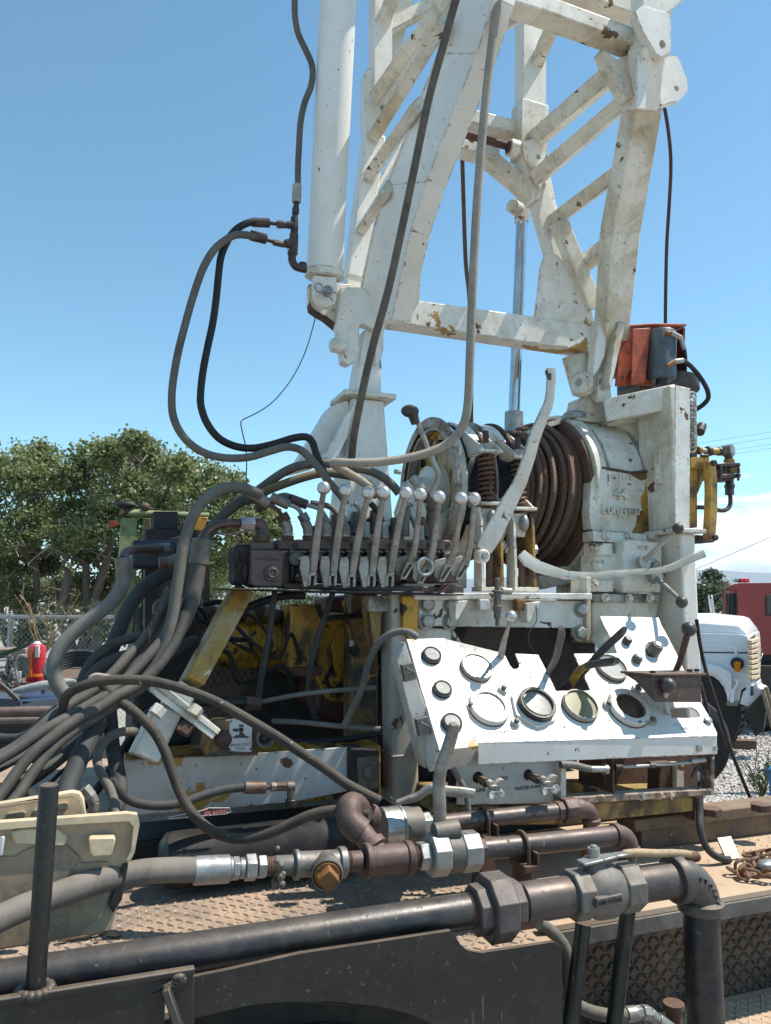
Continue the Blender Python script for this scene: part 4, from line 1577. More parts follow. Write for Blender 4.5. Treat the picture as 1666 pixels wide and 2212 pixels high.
# tyre under the fender arch
mb = MB()
tc_ = Vector((Q(c11(1350, 1200), 1.5).x, 1.46, .52))
mb.lathe(tc_, YV, [(0, .3), (-.03, .40), (-.0, .49), (.04, .505), (.24, .505), (.29, .48), (.3, .3)], 40)
mb.build('tyre', HOSE_BLACK, bed)
mb = MB()
mb.hexa(prect(-2.4, 1.0, 1.66, 1.72, .3, 1.085))
mb.build('inner_fender', DARK, bed)

# ------------------------------------------------------------------ pipework in front


def run(conv_, v, y_, seq, zc, parent, th=None):
    """pieces strung on a level axis parallel to the truck: (name, x0, x1, r_view, mat, kind)"""
    k = KS[conv_]
    for (nm, xa, xb, rv, mt_, kd) in seq:
        ua_, ub2 = Q(conv_(xa, y_), v).x, Q(conv_(xb, y_), v).x
        zz = zc if not callable(zc) else zc((ua_ + ub2) / 2)
        pa_, pb_ = Vector((ua_, v, zc(ua_) if callable(zc) else zc)), Vector((ub2, v, zc(ub2) if callable(zc) else zc))
        r = rv * k * sc((pa_ + pb_) / 2)
        Ln = (pb_ - pa_).length
        mb = MB()
        d = pb_ - pa_
        if kd == 'hex':
            mb.lathe(pa_, d, [(0, r * .93), (Ln * .06, r), (Ln * .94, r), (Ln, r * .93)], 6, phase=random.random())
            mb.build(nm, mt_, parent, bevel=.0015)
        elif kd == 'oct':
            mb.lathe(pa_, d, [(0, r * .93), (Ln * .06, r), (Ln * .94, r), (Ln, r * .93)], 8, phase=.5)
            mb.build(nm, mt_, parent, bevel=.0015)
        elif kd == 'body':
            mb.lathe(pa_, d, [(0, r * .8), (Ln * .1, r * .86), (Ln * .3, r), (Ln * .7, r), (Ln * .9, r * .86), (Ln, r * .8)], 28)
            mb.build(nm, mt_, parent)
        elif kd == 'thread':
            pr = []
            n_ = max(3, int(Ln / .0035))
            for i in range(n_):
                pr += [(Ln * i / n_, r * .93), (Ln * (i + .5) / n_, r)]
            pr.append((Ln, r * .93))
            mb.lathe(pa_, d, pr, 24)
            mb.build(nm, mt_, parent)
        else:
            c_ = min(.002, Ln * .2)
            mb.lathe(pa_, d, [(0, r - c_), (c_, r), (Ln - c_, r), (Ln, r - c_)], 28)
            mb.build(nm, mt_, parent)


def elbow(p, d0, d1, r, R, mat, parent, name='elbow', collar=1.18):
    """bend centred on corner p, coming along d0 and leaving along d1"""
    d0, d1 = Vector(d0).normalized(), Vector(d1).normalized()
    p = Vector(p)
    a, b = p - d0 * R, p + d1 * R
    pts = []
    for i in range(11):
        t_ = i / 10
        th_ = t_ * math.pi / 2
        pts.append(p - d0 * R + d0 * R * math.sin(th_) + d1 * R * (1 - math.cos(th_)))
    mb = MB()
    mb.tube(pts, r, 24)
    mb.lathe(a - d0 * r * .35, d0, [(0, r * collar * .96), (r * .1, r * collar), (r * .5, r * collar), (r * .65, r)], 24)
    mb.lathe(b + d1 * r * .35, -d1, [(0, r * collar * .96), (r * .1, r * collar), (r * .5, r * collar), (r * .65, r)], 24)
    return mb.build(name, mat, parent)


big = thing('black_discharge_pipe', 'long thick black steel pipe across the front with brown union, ball valve and elbow', 'pipe')
VB = 1.5
ZB = 1.262
run(c12, VB, 470, [
    ('pipe_section', -1600, 590, 68, BLACKPIPE, 'cyl'),
    ('thread', 585, 612, 60, RUST, 'thread'),
    ('union_end', 606, 650, 86, BROWNIRON, 'oct'),
    ('union_nut', 648, 728, 116, BROWNIRON, 'oct'),
    ('union_tail', 728, 768, 84, BROWNIRON, 'oct'),
    ('thread', 768, 782, 66, RUST, 'thread'),
    ('pipe_section', 780, 965, 66, PIPEBROWN, 'cyl'),
    ('valve_end', 950, 1010, 86, PITTED, 'oct'),
    ('valve_body', 1000, 1122, 92, PITTED, 'body'),
    ('valve_end', 1118, 1184, 84, PITTED, 'oct'),
    ('pipe_section', 1184, 1368, 60, PIPEBROWN, 'cyl'),
    ('thread', 1360, 1380, 58, RUST, 'thread'),
], ZB, big)
uE = Q(c12(1416, 470), VB).x
eR = .062
elbow((uE, VB, ZB), XU, -ZU, .043, eR, IRONGREY, big, 'elbow', 1.22)
mb = MB()
mb.cyl((uE, VB, ZB - eR), (uE, VB, .2), .0405, n=28)
mb.build('riser_pipe', BLACKPIPE, big)
for i, ch in enumerate('STOCKHAM'):
    a = rad(68 - i * 11.5)
    c = Vector((uE - eR, VB, ZB - eR)) + Vector((math.sin(math.pi / 2 - a), 0, math.cos(math.pi / 2 - a))) * (eR + .014)
    nrm = Vector((.15, -1, .12)).normalized()
    c = c + Vector((0, -.0415, 0))
    xd = Vector((math.cos(a - math.pi / 2 + 0), 0, math.sin(a - math.pi / 2)))
    quick_text(ch, IRONGREY, c, xd, -xd.cross(Vector((0, -1, 0))), .013, .003, big)
# valve stem, nut, handle
uS = Q(c12(1040, 400), VB).x
rS = .024
mb = MB()
mb.lathe((uS, VB, ZB + .035), ZU, [(0, rS), (.034, rS), (.036, rS * .8)], 24)
mb.build('valve_bonnet', PITTED, big)
mb = MB()
mb.cyl((uS, VB, ZB + .070), (uS, VB, ZB + .092), .013, n=20)
mb.build('valve_stem', GALV, big)
hz_ = Q(c12(1040, 335), VB).z
hd = MB()
hpts = [((990, 345), .016), ((1060, 328), .017), ((1110, 318), .012), ((1150, 312), .011)]
pts = [Q(c12(*p), VB - .01) for p, _ in hpts]
for i in range(3):
    hd.beam(pts[i], pts[i + 1], hpts[i][1] * 2, .006, YV, hpts[i + 1][1] * 2)
hd.build('handle_plate', GALV, big, bevel=.002)
mb = MB()
mb.hexp((uS, VB, hz_ + .003), (uS, VB, hz_ + .022), .013)
mb.cyl((uS, VB, hz_ + .02), (uS, VB, hz_ + .032), .007)
mb.build('handle_nut', GALV, big, bevel=.001)
mb = MB()
gp = [Q(c12(1140, 312), VB), Q(c12(1190, 308), VB), Q(c12(1260, 310), VB), Q(c12(1330, 310), VB), Q(c12(1378, 314), VB)]
mb.tube(smoothpts(gp, 5), [.006] + [.0085] * 19 + [.007], 14)
mb.build('rubber_grip', BEIGEHANDLE, big)
pt = Q(c12(1096, 481), VB - .062)
mb = MB()
mb.slab([pt + Vector((-.032, 0, .008)), pt + Vector((.032, 0, .011)), pt + Vector((.032, 0, -.009)), pt + Vector((-.032, 0, -.012))], (0, .02, 0))
mb.build('rating_plate', PITTED, big, bevel=.002)
quick_text('600 WOG', DARK, pt + Vector((0, -.001, 0)), (1, 0, .03), ZU, .0135, .0012, big)

stand = thing('slim_pipes', 'two slim black pipe legs running down beside the deck edge below the ball valve', 'pipe legs')
for (a, b, wv) in (((1000, 560), (930, 1120), 62), ((1160, 500), (1085, 1120), 62)):
    pa, pb = Q(c12(*a), 1.60), Q(c12(*b), 1.58)
    r = wv / 2 * KS[c12] * sc(pb) * .93
    mb = MB()
    mb.cyl(pa, pb, r * 1.0, n=24)
    mb.build('leg', BLACK, stand)

ho_ = thing('air_hose', 'short dusty hose with shiny crimped fittings under the deck edge at bottom right', 'hose')
mb = MB()
mb.tube(path(c12, [(845, 560), (900, 600), (940, 660), (950, 750), (965, 830), (1010, 865), (1090, 885), (1150, 882)], 1.70, 1.66), .015, 12)
mb.build('hose_run', HOSE_GREY, ho_)
for (a, b, wv, mt_, hx) in (((1150, 882), (1185, 878), 52, GALV, 0), ((1185, 876), (1205, 874), 46, GALV, 1), ((1208, 874), (1235, 876), 50, GALV, 1), ((1235, 876), (1262, 900), 40, GALV, 0), ((1262, 900), (1330, 950), 48, GALV, 0)):
    pa, pb = Q(c12(*a), 1.66), Q(c12(*b), 1.66)
    mb = MB()
    (mb.hexp if hx else mb.cyl)(pa, pb, wv / 2 * KS[c12] * sc(pa))
    mb.build('coupling' if hx else 'ferrule', mt_, ho_, bevel=.001)
pp = Q(c12(1322, 870), 1.7)
mb = MB()
mb.cyl(pp + Vector((0, 0, -.05)), pp + Vector((0, 0, .008)), .02, n=20)
mb.cyl(pp + Vector((0, 0, .008)), pp + Vector((0, 0, .02)), .026, n=20)
mb.build('drain_cap', RUST, ho_)

# middle manifold
man = thing('mud_manifold', 'front pipe manifold of galvanised and brown iron fittings with swing lever valves', 'pipe manifold')
VM = 1.75
zM = lambda u: float(np.interp(u, [.2, .64, 1.28], [1.322, 1.296, 1.286]))
run(c11, VM, 400, [
    ('ferrule', 858, 1015, 60, GALV, 'cyl'), ('collar', 1015, 1028, 50, GALV, 'cyl'), ('hex_nut', 1028, 1058, 50, GALV, 'hex'), ('collar', 1058, 1084, 44, GALV, 'cyl'),
    ('hex_nut', 1084, 1132, 58, GALV, 'hex'), ('hex_nut', 1140, 1176, 50, GALV, 'hex'), ('thread', 1176, 1216, 42, RUST, 'thread'), ('nipple', 1214, 1306, 43, PITTED, 'cyl'),
    ('tee_collar', 1300, 1322, 64, GALVTEE, 'cyl'), ('tee_body', 1318, 1500, 54, GALVTEE, 'cyl'), ('tee_collar', 1496, 1528, 66, GALVTEE, 'cyl'), ('thread', 1526, 1548, 46, RUST, 'thread'), ('nipple', 1546, 1600, 44, RUSTPIPE, 'cyl')], zM, man)
run(c12, VM, 300, [
    ('wye_collar', 222, 244, 60, RUSTPIPE, 'cyl'), ('wye_body', 240, 372, 50, RUSTPIPE, 'cyl'), ('wye_collar', 368, 392, 56, RUSTPIPE, 'cyl'), ('thread', 390, 414, 38, RUST, 'thread'),
    ('hex_nut', 414, 452, 50, GALV, 'hex'), ('union_nut', 452, 512, 74, GALVWARM, 'oct'), ('valve_disc', 510, 560, 66, PITTED, 'cyl'), ('union_nut', 560, 622, 70, GALV, 'oct'),
    ('collar', 622, 646, 42, RUSTPIPE, 'oct'), ('pipe_section', 640, 1128, 35, PIPEBROWN, 'cyl')], zM, man)
for (x, n_) in ((1232, 9), (1216, 6)):      # lumpy weld on the nipple
    mb = MB()
    c = Q(c11(x, 380), VM)
    for i in range(n_):
        a = random.uniform(0, 6.28)
        mb.sphere((c.x + random.uniform(-.004, .008), VM + math.sin(a) * .0375, zM(c.x) + math.cos(a) * .0375), random.uniform(.005, .010), 8, 6)
    mb.build('weld_bead', PITTED, man, kind='stuff')
# tee branch with rusty square plug facing the camera
c = Q(c11(1438, 400), VM)
c.z = zM(c.x)
bd = Vector((-.18, -1, -.12)).normalized()
mb = MB()
mb.lathe(c, bd, [(0, .030), (.035, .030), (.036, .035), (.056, .035), (.058, .032), (.05, .028)], 28)
mb.build('tee_branch', GALVTEE, man)
x_, y_, _ = frame(bd)
mb = MB()
pc = c + bd * .055
mb.cyl(pc - bd * .01, pc + bd * .004, .029, n=24)
mb.box(pc + bd * .016, (.036, .036, .028), Matrix(((x_ * math.cos(.7) + y_ * math.sin(.7)), (y_ * math.cos(.7) - x_ * math.sin(.7)), bd)).transposed())
mb.build('pipe_plug', ORANGERUST, man, bevel=.003)
# wye branch up to the elbow
p1_ = Q(c12(290, 300), VM)
p1_.z = zM(p1_.x)
p2_ = Q(c12(205, 225), VM + .06)
mb = MB()
mb.cyl(p1_, p2_, .026, n=20)
mb.lathe(p2_ + (p1_ - p2_) * .45, p1_ - p2_, [(0, .026), (.004, .034), (.02, .034), (.024, .027)], 20)
mb.build('wye_branch', RUSTPIPE, man)
p3_ = Q(c12(262, 180), VM + .2)
mb = MB()
mb.tube(smoothpts([p2_ + (p1_ - p2_) * .1, p2_ + Vector((-.02, .01, .02)), p2_ + Vector((-.005, .04, .045)), Q(c12(245, 182), VM + .16)], 6), .032, 20)
mb.lathe(Q(c12(232, 182), VM + .15), XU, [(0, .034), (.003, .041), (.02, .041), (.022, .036)], 20)
mb.build('elbow', RUSTPIPE, man)
# right elbow down
c = Q(c12(1160, 250), VM)
c.z = zM(c.x)
elbow(c, XU, (0, 0.05, -1), .026, .036, RUSTPIPE, man)
mb = MB()
mb.cyl(c + Vector((0, 0, -.03)), (c.x, VM + .03, DZ), .023, n=20)
mb.build('drop_pipe', PIPEBROWN, man)
# swing lug on the valve disc
c = Q(c12(505, 240), VM)
mb = MB()
mb.lathe(Vector((c.x - .025, VM, zM(c.x) + .050)), (1, 0, 0), [(0, .022), (.06, .026)], 18)
mb.build('valve_lug', PITTED, man)

# upper pipe with gauge-like cap
VU = 1.95
zU = Q(c12(640, 188), VU).z
zz = lambda u: zU - (u - .9) * .005
run(c12, VU, 190, [
    ('end_cap', 284, 346, 74, POLISH2, 'cyl'), ('cap_ring', 344, 354, 77, GALV, 'cyl'), ('valve_body', 352, 418, 68, PITTED, 'cyl'), ('hex_nut', 412, 456, 46, GALV, 'hex'),
    ('pipe_section', 450, 905, 29, PIPEBROWN, 'cyl'), ('collar', 903, 930, 34, RUSTPIPE, 'oct'), ('union_nut', 926, 975, 44, RUSTPIPE, 'oct'), ('collar', 975, 996, 36, RUSTPIPE, 'cyl')], zz, man)
c = Q(c12(318, 175), VU)
mb = MB()
mb.sphere((c.x, VU, zz(0) + .07), .006, 8, 6)
mb.build('grub_screw', DARK, man)
c = Q(c12(1030, 190), VU)
c.z = zz(c.x)
elbow(c, XU, (0.02, 0.1, -1), .023, .035, RUSTPIPE, man)
mb = MB()
mb.cyl(c + Vector((0, .005, -.03)), (c.x, VU + .03, DZ), .02, n=20)
mb.build('drop_pipe', RUSTPIPE, man)
for (xc, vv, zf, yb) in ((648, VU, zz, 400), (782, VM, zM, 430)):
    u_ = Q(c12(xc, 250), vv).x
    zc_ = zf(u_)
    mb = MB()
    rr_ = .032 if vv == VM else .029
    pts = [(u_, vv - rr_, zc_ - .035)] + [(u_, vv - rr_ * math.cos(a * math.pi / 8), zc_ + rr_ * math.sin(a * math.pi / 8)) for a in range(9)] + [(u_, vv + rr_, zc_ - .035)]
    mb.tube(pts, .0048, 8)
    mb.build('u_bolt', RUST, man)
    mb = MB()
    mb.hexa(prect(u_ - .018, u_ + .022, vv - .045, vv + .03, zc_ - .052, zc_ - .036))
    mb.hexa(prect(u_ + .016, u_ + .022, vv - .045, vv + .03, zc_ - .036, zc_ - .008))
    mb.build('clamp_saddle', RUST, man, bevel=.001)
    mb = MB()
    mb.hexa([(u_ - .035, vv - .02, DZ), (u_ + .03, vv - .02, DZ), (u_ + .03, vv + .02, DZ), (u_ - .035, vv + .02, DZ), (u_ - .017, vv - .02, zc_ - .052), (u_ + .016, vv - .02, zc_ - .052), (u_ + .016, vv + .02, zc_ - .052), (u_ - .017, vv + .02, zc_ - .052)])
    mb.build('support_post', RUST, man, bevel=.002)


def flatbar(cv, pts, v0, v1, wv, th, mat, parent, name, k=6, cap=True, bevel=.002, q=.62):
    """forged handle: smooth flattened bar"""
    ps = path(cv, pts, v0, v1, k)
    w0 = wv if not isinstance(wv, (list, tuple)) else None
    m_ = len(ps)
    vs, fs = [], []
    for i, p in enumerate(ps):
        d = (ps[min(i + 1, m_ - 1)] - ps[max(i - 1, 0)]).normalized()
        n1 = (YV - d * YV.dot(d)).normalized()
        n2 = d.cross(n1)
        if w0 is None:
            t_ = i / (m_ - 1) * (len(wv) - 1)
            a = int(min(t_, len(wv) - 2))
            ww = wv[a] + (wv[a + 1] - wv[a]) * (t_ - a)
        else:
            ww = w0
        hw = ww * KS[cv] * sc(p) / 2
        for k_ in range(12):
            a = k_ * math.pi / 6
            ca, sa = math.cos(a), math.sin(a)
            vs.append(p + n2 * hw * math.copysign(abs(ca) ** q, ca) + n1 * th / 2 * math.copysign(abs(sa) ** q, sa))
    for i in range(m_ - 1):
        for k_ in range(12):
            fs.append((i * 12 + k_, i * 12 + (k_ + 1) % 12, (i + 1) * 12 + (k_ + 1) % 12, (i + 1) * 12 + k_))
    fs.append(tuple(reversed(range(12))))
    fs.append(tuple((m_ - 1) * 12 + k_ for k_ in range(12)))
    mb = MB()
    mb.add(vs, fs)
    return mb.build(name, mat, parent, smooth=50)


flatbar(c7, [(412, 612), (408, 640), (395, 690), (372, 760), (350, 830), (343, 900), (346, 980), (345, 1060), (330, 1130)], 1.74, 1.78, [36, 54, 56, 56, 56, 58, 58, 54], .022, ALU, man, 'valve_lever')
flatbar(c7, [(150, 975), (200, 958), (250, 942), (290, 915), (320, 908), (380, 920), (440, 925), (505, 932)], 1.90, 1.86, [24, 30, 36, 40, 44, 48, 48, 42], .016, ALU, man, 'valve_lever')

# chain and tag and brown offcut on the deck
ch = thing('rusty_chain', 'heap of rusty chain with a shackle lying on the dusty deck at the right', 'chain')


def link_ring(c, d, nrm, l, w_, r, mat, parent, name='chain_link'):
    d = Vector(d).normalized()
    nrm = Vector(nrm)
    nrm = (nrm - d * nrm.dot(d)).normalized()
    e = nrm.cross(d)
    pts = []
    for i in range(20):
        a = i / 20 * 2 * math.pi
        q = Vector((math.cos(a), math.sin(a)))
        s_ = (l - w_) / 2 if q.x > 0 else -(l - w_) / 2
        pts.append(Vector(c) + d * (s_ + q.x * w_ / 2) + e * (q.y * w_ / 2))
    mb = MB()
    mb.tube(pts, r, 8, closed=True)
    return mb.build(name, mat, parent)


cp = [(1500, 380), (1560, 372), (1610, 345), (1590, 325), (1640, 318), (1690, 322), (1740, 330), (1700, 350), (1640, 352), (1600, 372), (1560, 392), (1620, 400), (1680, 405), (1740, 400)]
cps = [QZ(c12(x + 5, y), DZ + .012) for x, y in cp]
dist_ = 0
sm = smoothpts(cps, 10)
acc = 0
last = sm[0]
i_ = 0
for a, b in zip(sm, sm[1:]):
    acc += (b - a).length
    if acc > .026:
        acc = 0
        n_ = Vector((0, 0, 1)) if i_ % 2 == 0 else Vector((random.uniform(-.3, .3), random.uniform(-.3, .3), .35)).cross(b - a).normalized() + Vector((0, 0, .4))
        link_ring(b + Vector((0, 0, random.uniform(0, .012) + (.006 if i_ % 2 else 0))), (b - a) + Vector((0, random.uniform(-.004, .004), random.uniform(-.004, .004))), n_, .047, .027, .0046, CHAINRUST, ch)
        i_ += 1
mb = MB()
c = QZ(c12(1655, 352), DZ + .03)
mb.sphere(c, .03, 16, 10, (1.2, .8, .5))
mb.build('shackle', GALV, ch)
strap = thing('hanging_strap', 'dark rubber strap hanging from the console frame to a metal end tag on the deck', 'strap')
mb = MB()
pts = path(e3, [(885, 370, 1.99), (895, 480, 1.98), (900, 600, 1.96), (920, 700, 1.95), (960, 780, 1.94), (1020, 835, 1.93), (1090, 865, 1.93), (1140, 875, 1.93)], 1.96)
pts = [Vector((p.x, p.y, max(p.z, DZ + .012))) for p in pts]
mb.tube(pts, .011, 10)
mb.build('strap', HOSE_DARK, strap)
p = QZ(e3(1165, 870), DZ + .004)
mb = MB()
mb.slab([p + Vector((-.022, 0, 0)), p + Vector((.03, 0, .002)), p + Vector((.05, .055, .05)), p + Vector((0, .06, .048))], Vector((0, .004, -.004)))
mb.build('end_tag', ALU, strap, bevel=.001)
mb = MB()
p = QZ(e3(830, 885), DZ)
mb.cyl(p + Vector((-.02, 0, .013)), p + Vector((.025, 0, .013)), .013, n=16)
o = mb.build('pipe_offcut', RUST)
tag(o, 'short brown pipe offcut lying on the deck just past the tan valve grip', 'offcut')
# ------------------------------------------------------------------ mast
mast = thing('drill_mast', 'tall white lattice mast with rust-stained diagonal braces hinged on two stands', 'mast')
VBK = 2.72
vA = lambda y: 2.05 + .62 * min(max(y, 0), 770) / 770
vB = lambda y: 2.05 + .62 * min(max(y - 130, 0), 670) / 670


def bm(name, a, b, va, vb, wpx, dep, mat=WHITE, parent=mast, ref=(0, 1, 0), w2=None, bevel=.005, cv=c0):
    """box beam between two pixels, wpx wide in the picture, dep metres deep"""
    pa, pb = Q(cv(*a), va), Q(cv(*b), vb)
    k = KS[cv]
    mb = MB()
    mb.beam(pa, pb, dep, wpx * k * sc(pa), ref, dep, (w2 or wpx) * k * sc(pb))
    return mb.build(name, mat, parent, bevel=bevel)


def plate(name, cv, pts, v, th, mat=WHITE, parent=mast, holes=(), bevel=.003, kindx=None):
    vf = v if callable(v) else (lambda x, y: v)
    mb = MB()
    P = [Q(cv(x, y), vf(*cv(x, y))) for x, y in pts]
    H = []
    for (hx, hy, hr) in holes:
        c = Q(cv(hx, hy), vf(*cv(hx, hy)))
        r = hr * KS[cv] * sc(c)
        H.append([c + Vector((math.cos(-a * math.pi / 6) * r, 0, math.sin(-a * math.pi / 6) * r)) for a in range(12)])
    mb.slab(P, (0, th, 0), H)
    return mb.build(name, mat, parent, bevel=bevel)


# front left leg
RE_ = [(1082, -75), (1069, 0), (1033, 115), (989, 228), (953, 320), (925, 392), (890, 500), (868, 600), (850, 690)]
LE_ = [(1012, -75), (992, 0), (950, 115), (905, 228), (868, 325), (838, 400), (808, 500), (786, 600), (768, 700)]
for k_ in range(3):
    a_, b_ = (0, 2, 5)[k_], (2, 5, 8)[k_]
    mb = MB()
    P_ = [Q(p, vA(p[1]) - .085) for p in RE_[a_:b_ + 1]] + [Q(p, vA(p[1]) + .085) for p in reversed(LE_[a_:b_ + 1])]
    mb.slab(P_, (.05, .02, 0))
    mb.build('front_leg', WHITE_CLEAN, mast, bevel=.004)
for sd, off_ in ((RE_, -.087), (LE_, .087)):
    mb = MB()
    for p, q in zip(sd, sd[1:]):
        mb.beam(Q(p, vA(p[1]) + off_) + Vector((.03, 0, 0)), Q(q, vA(q[1]) + off_) + Vector((.03, 0, 0)), .012, .07)
    mb.build('leg_flange', WHITE, mast)
plate('gusset_plate', c0, [(935, 372), (922, 395), (918, 455), (905, 655), (838, 690), (812, 640), (860, 470)], lambda x, y: vA(y) + .01, .012, WHITE, holes=[(905, 492, 3.5), (893, 597, 3.5)])
plate('leg_foot', c3, [(1270, 520), (1410, 640), (1405, 900), (1385, 975), (1360, 990), (1352, 770), (1275, 745), (1262, 760), (1255, 900), (1240, 965), (1195, 992), (1155, 975), (1145, 900), (1120, 760), (1150, 520)], 2.60, .04, WHITE)
# rear left leg
bm('rear_leg', (752, 700), (765, 600), 2.69, 2.70, 34, .07, WHITE, w2=38)
bm('rear_leg', (764, 606), (806, 300), 2.70, 2.71, 40, .08, WHITE_CLEAN, w2=44)
plate('leg_sleeve', c1, [(1295, 430), (1340, 400), (1420, 380), (1500, 450), (1505, 520), (1450, 600), (1420, 800), (1390, 850), (1300, 790), (1292, 700)], 2.70, .06, WHITE, holes=[(1402, 652, 22)])
bm('rear_leg', (821, 150), (824, -60), 2.72, 2.72, 33, .065, WHITE)
bm('rear_brace', (845, 120), (882, -30), 2.80, 2.80, 34, .05, WHITE)
bm('rear_brace', (858, 190), (960, 60), 2.84, 2.84, 30, .02, WHITE, ref=(0, 1, 0))
bm('rear_strip', (795, 440), (912, 240), 2.78, 2.80, 12, .04, WHITE)
bm('rear_strip', (762, 600), (800, 505), 2.78, 2.78, 8, .03, WHITE)
for a, b, va, vb, wv in (((815, 212), (985, -25), 2.66, 2.15, 31), ((810, 292), (962, 45), 2.66, vA(60) + .04, 27), ((800, 378), (905, 225), 2.66, vA(225) + .05, 25), ((784, 492), (840, 405), 2.66, vA(400) + .06, 21)):
    bm('diagonal_brace', a, b, va, vb, wv, .065, WHITE_DIRTY)
# rear right leg
bm('rear_leg', (1146, -60), (1146, 240), 2.72, 2.72, 57, .075, WHITE)
bm('leg_sleeve', (1145, 232), (1142, 350), 2.70, 2.70, 66, .09, WHITE_DIRTY)
plate('hinge_lug', c2, [(540, 780), (600, 760), (660, 860), (640, 915), (600, 920), (560, 880)], 2.62, .02, WHITE, holes=[(618, 868, 14)])
bm('rear_leg', (1140, 330), (1168, 440), 2.71, 2.71, 60, .08, WHITE, w2=52)
bm('rear_leg', (1166, 425), (1235, 660), 2.71, 2.70, 44, .075, WHITE)
plate('sunlit_web', c2, [(655, 1000), (720, 1180), (655, 1315), (620, 1200)], 2.63, .03, WHITE)
# front right leg
bm('front_leg', (1408, -60), (1404, 120), 2.04, 2.05, 76, .07, WHITE)
bm('leg_sleeve', (1398, 105), (1382, 240), 2.04, 2.13, 60, .085, WHITE)
plate('sleeve_side', c2, [(1170, 290), (1225, 295), (1210, 610), (1160, 600)], 2.03, .01, WHITE)
bm('front_leg', (1388, 232), (1340, 500), 2.135, vB(500), 72, .08, WHITE_DIRTY, w2=76)
bm('front_leg', (1340, 498), (1312, 815), vB(498), 2.67, 76, .08, WHITE_DIRTY, w2=58)
plate('leg_rib', c4, [(1072, 210), (1112, 215), (1105, 400), (1075, 470), (1040, 520), (1062, 300)], 2.55, .05, WHITE)
plate('leg_flange', c4, [(1165, 232), (1208, 238), (1135, 570), (1122, 560)], 2.52, .06, WHITE_DIRTY)
plate('knee_gusset', c2, [(968, 268), (1060, 330), (1150, 250), (1165, 520), (1110, 545), (1085, 500), (1030, 400), (985, 310)], 2.09, .05, WHITE_DIRTY)
for a, b, va, vb, wv in (((1156, 302), (1332, 150), 2.66, 2.13, 32), ((1160, 383), (1355, 215), 2.66, 2.17, 32), ((1190, 482), (1338, 370), 2.66, vB(371) + .03, 29), ((1256, 575), (1310, 532), 2.62, vB(535) + .03, 27)):
    bm('diagonal_brace', a, b, va, vb, wv, .065, WHITE_DIRTY)
plate('gusset_plate', c4, [(775, -45), (765, 60), (740, 250), (800, 268), (1010, 300), (1060, 275), (1000, 60), (905, -60), (860, -110), (800, -120)], 2.60, .016, WHITE_CHIP, holes=[(788, 122, 10)])
bm('diagonal_brace', (1206, 478), (1282, 668), 2.56, 2.60, 34, .05, WHITE_DIRTY, w2=38)
# cross bars
bm('cross_bar', (838, 677), (1272, 738), 2.64, 2.64, 56, .09, WHITE_CHIP, ref=(0, 1, 0), w2=60)
bm('cross_bar', (1060, -8), (1160, 22), 2.08, 2.08, 38, .08, WHITE)
bm('cross_bar', (1150, 18), (1374, 100), 2.08, 2.10, 38, .08, WHITE_DIRTY)
plate('web_plate', c2, [(340, -40), (600, -40), (605, 60), (560, 95), (400, 185), (300, 210), (290, 290), (330, 230), (380, 120)], 2.14, .02, WHITE)
bm('cross_bar', (1215, -25), (1366, 32), 2.35, 2.35, 34, .08, WHITE_DIRTY)
bm('diagonal_brace', (1388, 60), (1480, -25), 2.02, 2.02, 31, .05, WHITE_DIRTY)
plate('hinge_lug', c2, [(1150, 60), (1195, 30), (1345, 80), (1352, 270), (1330, 300), (1300, 312), (1270, 295), (1245, 250), (1200, 180)], 1.99, .03, WHITE, holes=[(1302, 240, 21)])
plate('lifting_lug', c2, [(1320, 320), (1362, 303), (1388, 310), (1442, 445), (1443, 505), (1400, 555), (1290, 582), (1300, 450)], 2.10, .03, WHITE, holes=[(1382, 490, 15)])
bm('cross_bar', (975, 252), (1118, 288), 2.74, 2.74, 32, .08, WHITE_DIRTY)
bm('cross_bar', (948, 305), (1070, 342), 2.74, 2.74, 28, .08, WHITE_CHIP)
bm('knee_brace', (1048, 338), (1150, 425), 2.74, 2.72, 34, .06, WHITE_DIRTY)
mb = MB()
mb.cyl(Q((950, 274), 2.64), Q((1108, 319), 2.64), .016, n=18)
mb.build('cross_shaft', RUST, mast)
mb = MB()
a, b = Q(c2(455, 815), 2.62), Q(c2(500, 828), 2.62)
mb.cyl(a, b, .035, n=24)
mb.build('shaft_boss', WHITE_DIRTY, mast)
mb = MB()
mb.cyl(a + (a - b) * .12, a + (a - b) * .02, .024, n=20)
mb.build('shaft_collar', RUST, mast)
# mast going on above
uA, uB = Q((1040, -60), 2.03).x, Q((1408, -60), 2.04).x
uC, uD = Q((822, -60), 2.72).x, Q((1146, -60), 2.72).x
z0 = Q((1047, -75), 2.03).z
for (u_, v_) in ((uA, 2.04), (uB, 2.05), (uC, 2.72), (uD, 2.72)):
    mb = MB()
    mb.beam((u_, v_, z0 - .04), (u_, v_, 9.5), .07, .08)
    mb.build('upper_leg', WHITE, mast, bevel=.005)
zc = z0 + .25
flip = 0
while zc < 9.2:
    for (a, b) in (((uC, 2.72), (uA, 2.04)), ((uD, 2.72), (uB, 2.05)), ((uA, 2.04), (uB, 2.05)), ((uC, 2.72), (uD, 2.72))):
        if flip:
            a, b = b, a
        mb = MB()
        mb.beam((a[0], a[1], zc), (b[0], b[1], zc + .55), .05, .05)
        mb.build('diagonal_brace', WHITE_DIRTY, mast, bevel=.003)
    for (a, b) in (((uA, 2.04), (uB, 2.05)), ((uC, 2.72), (uD, 2.72))):
        mb = MB()
        mb.beam((a[0], a[1], zc + .6), (b[0], b[1], zc + .6), .06, .06)
        mb.build('cross_bar', WHITE, mast, bevel=.003)
    zc += .75
    flip ^= 1
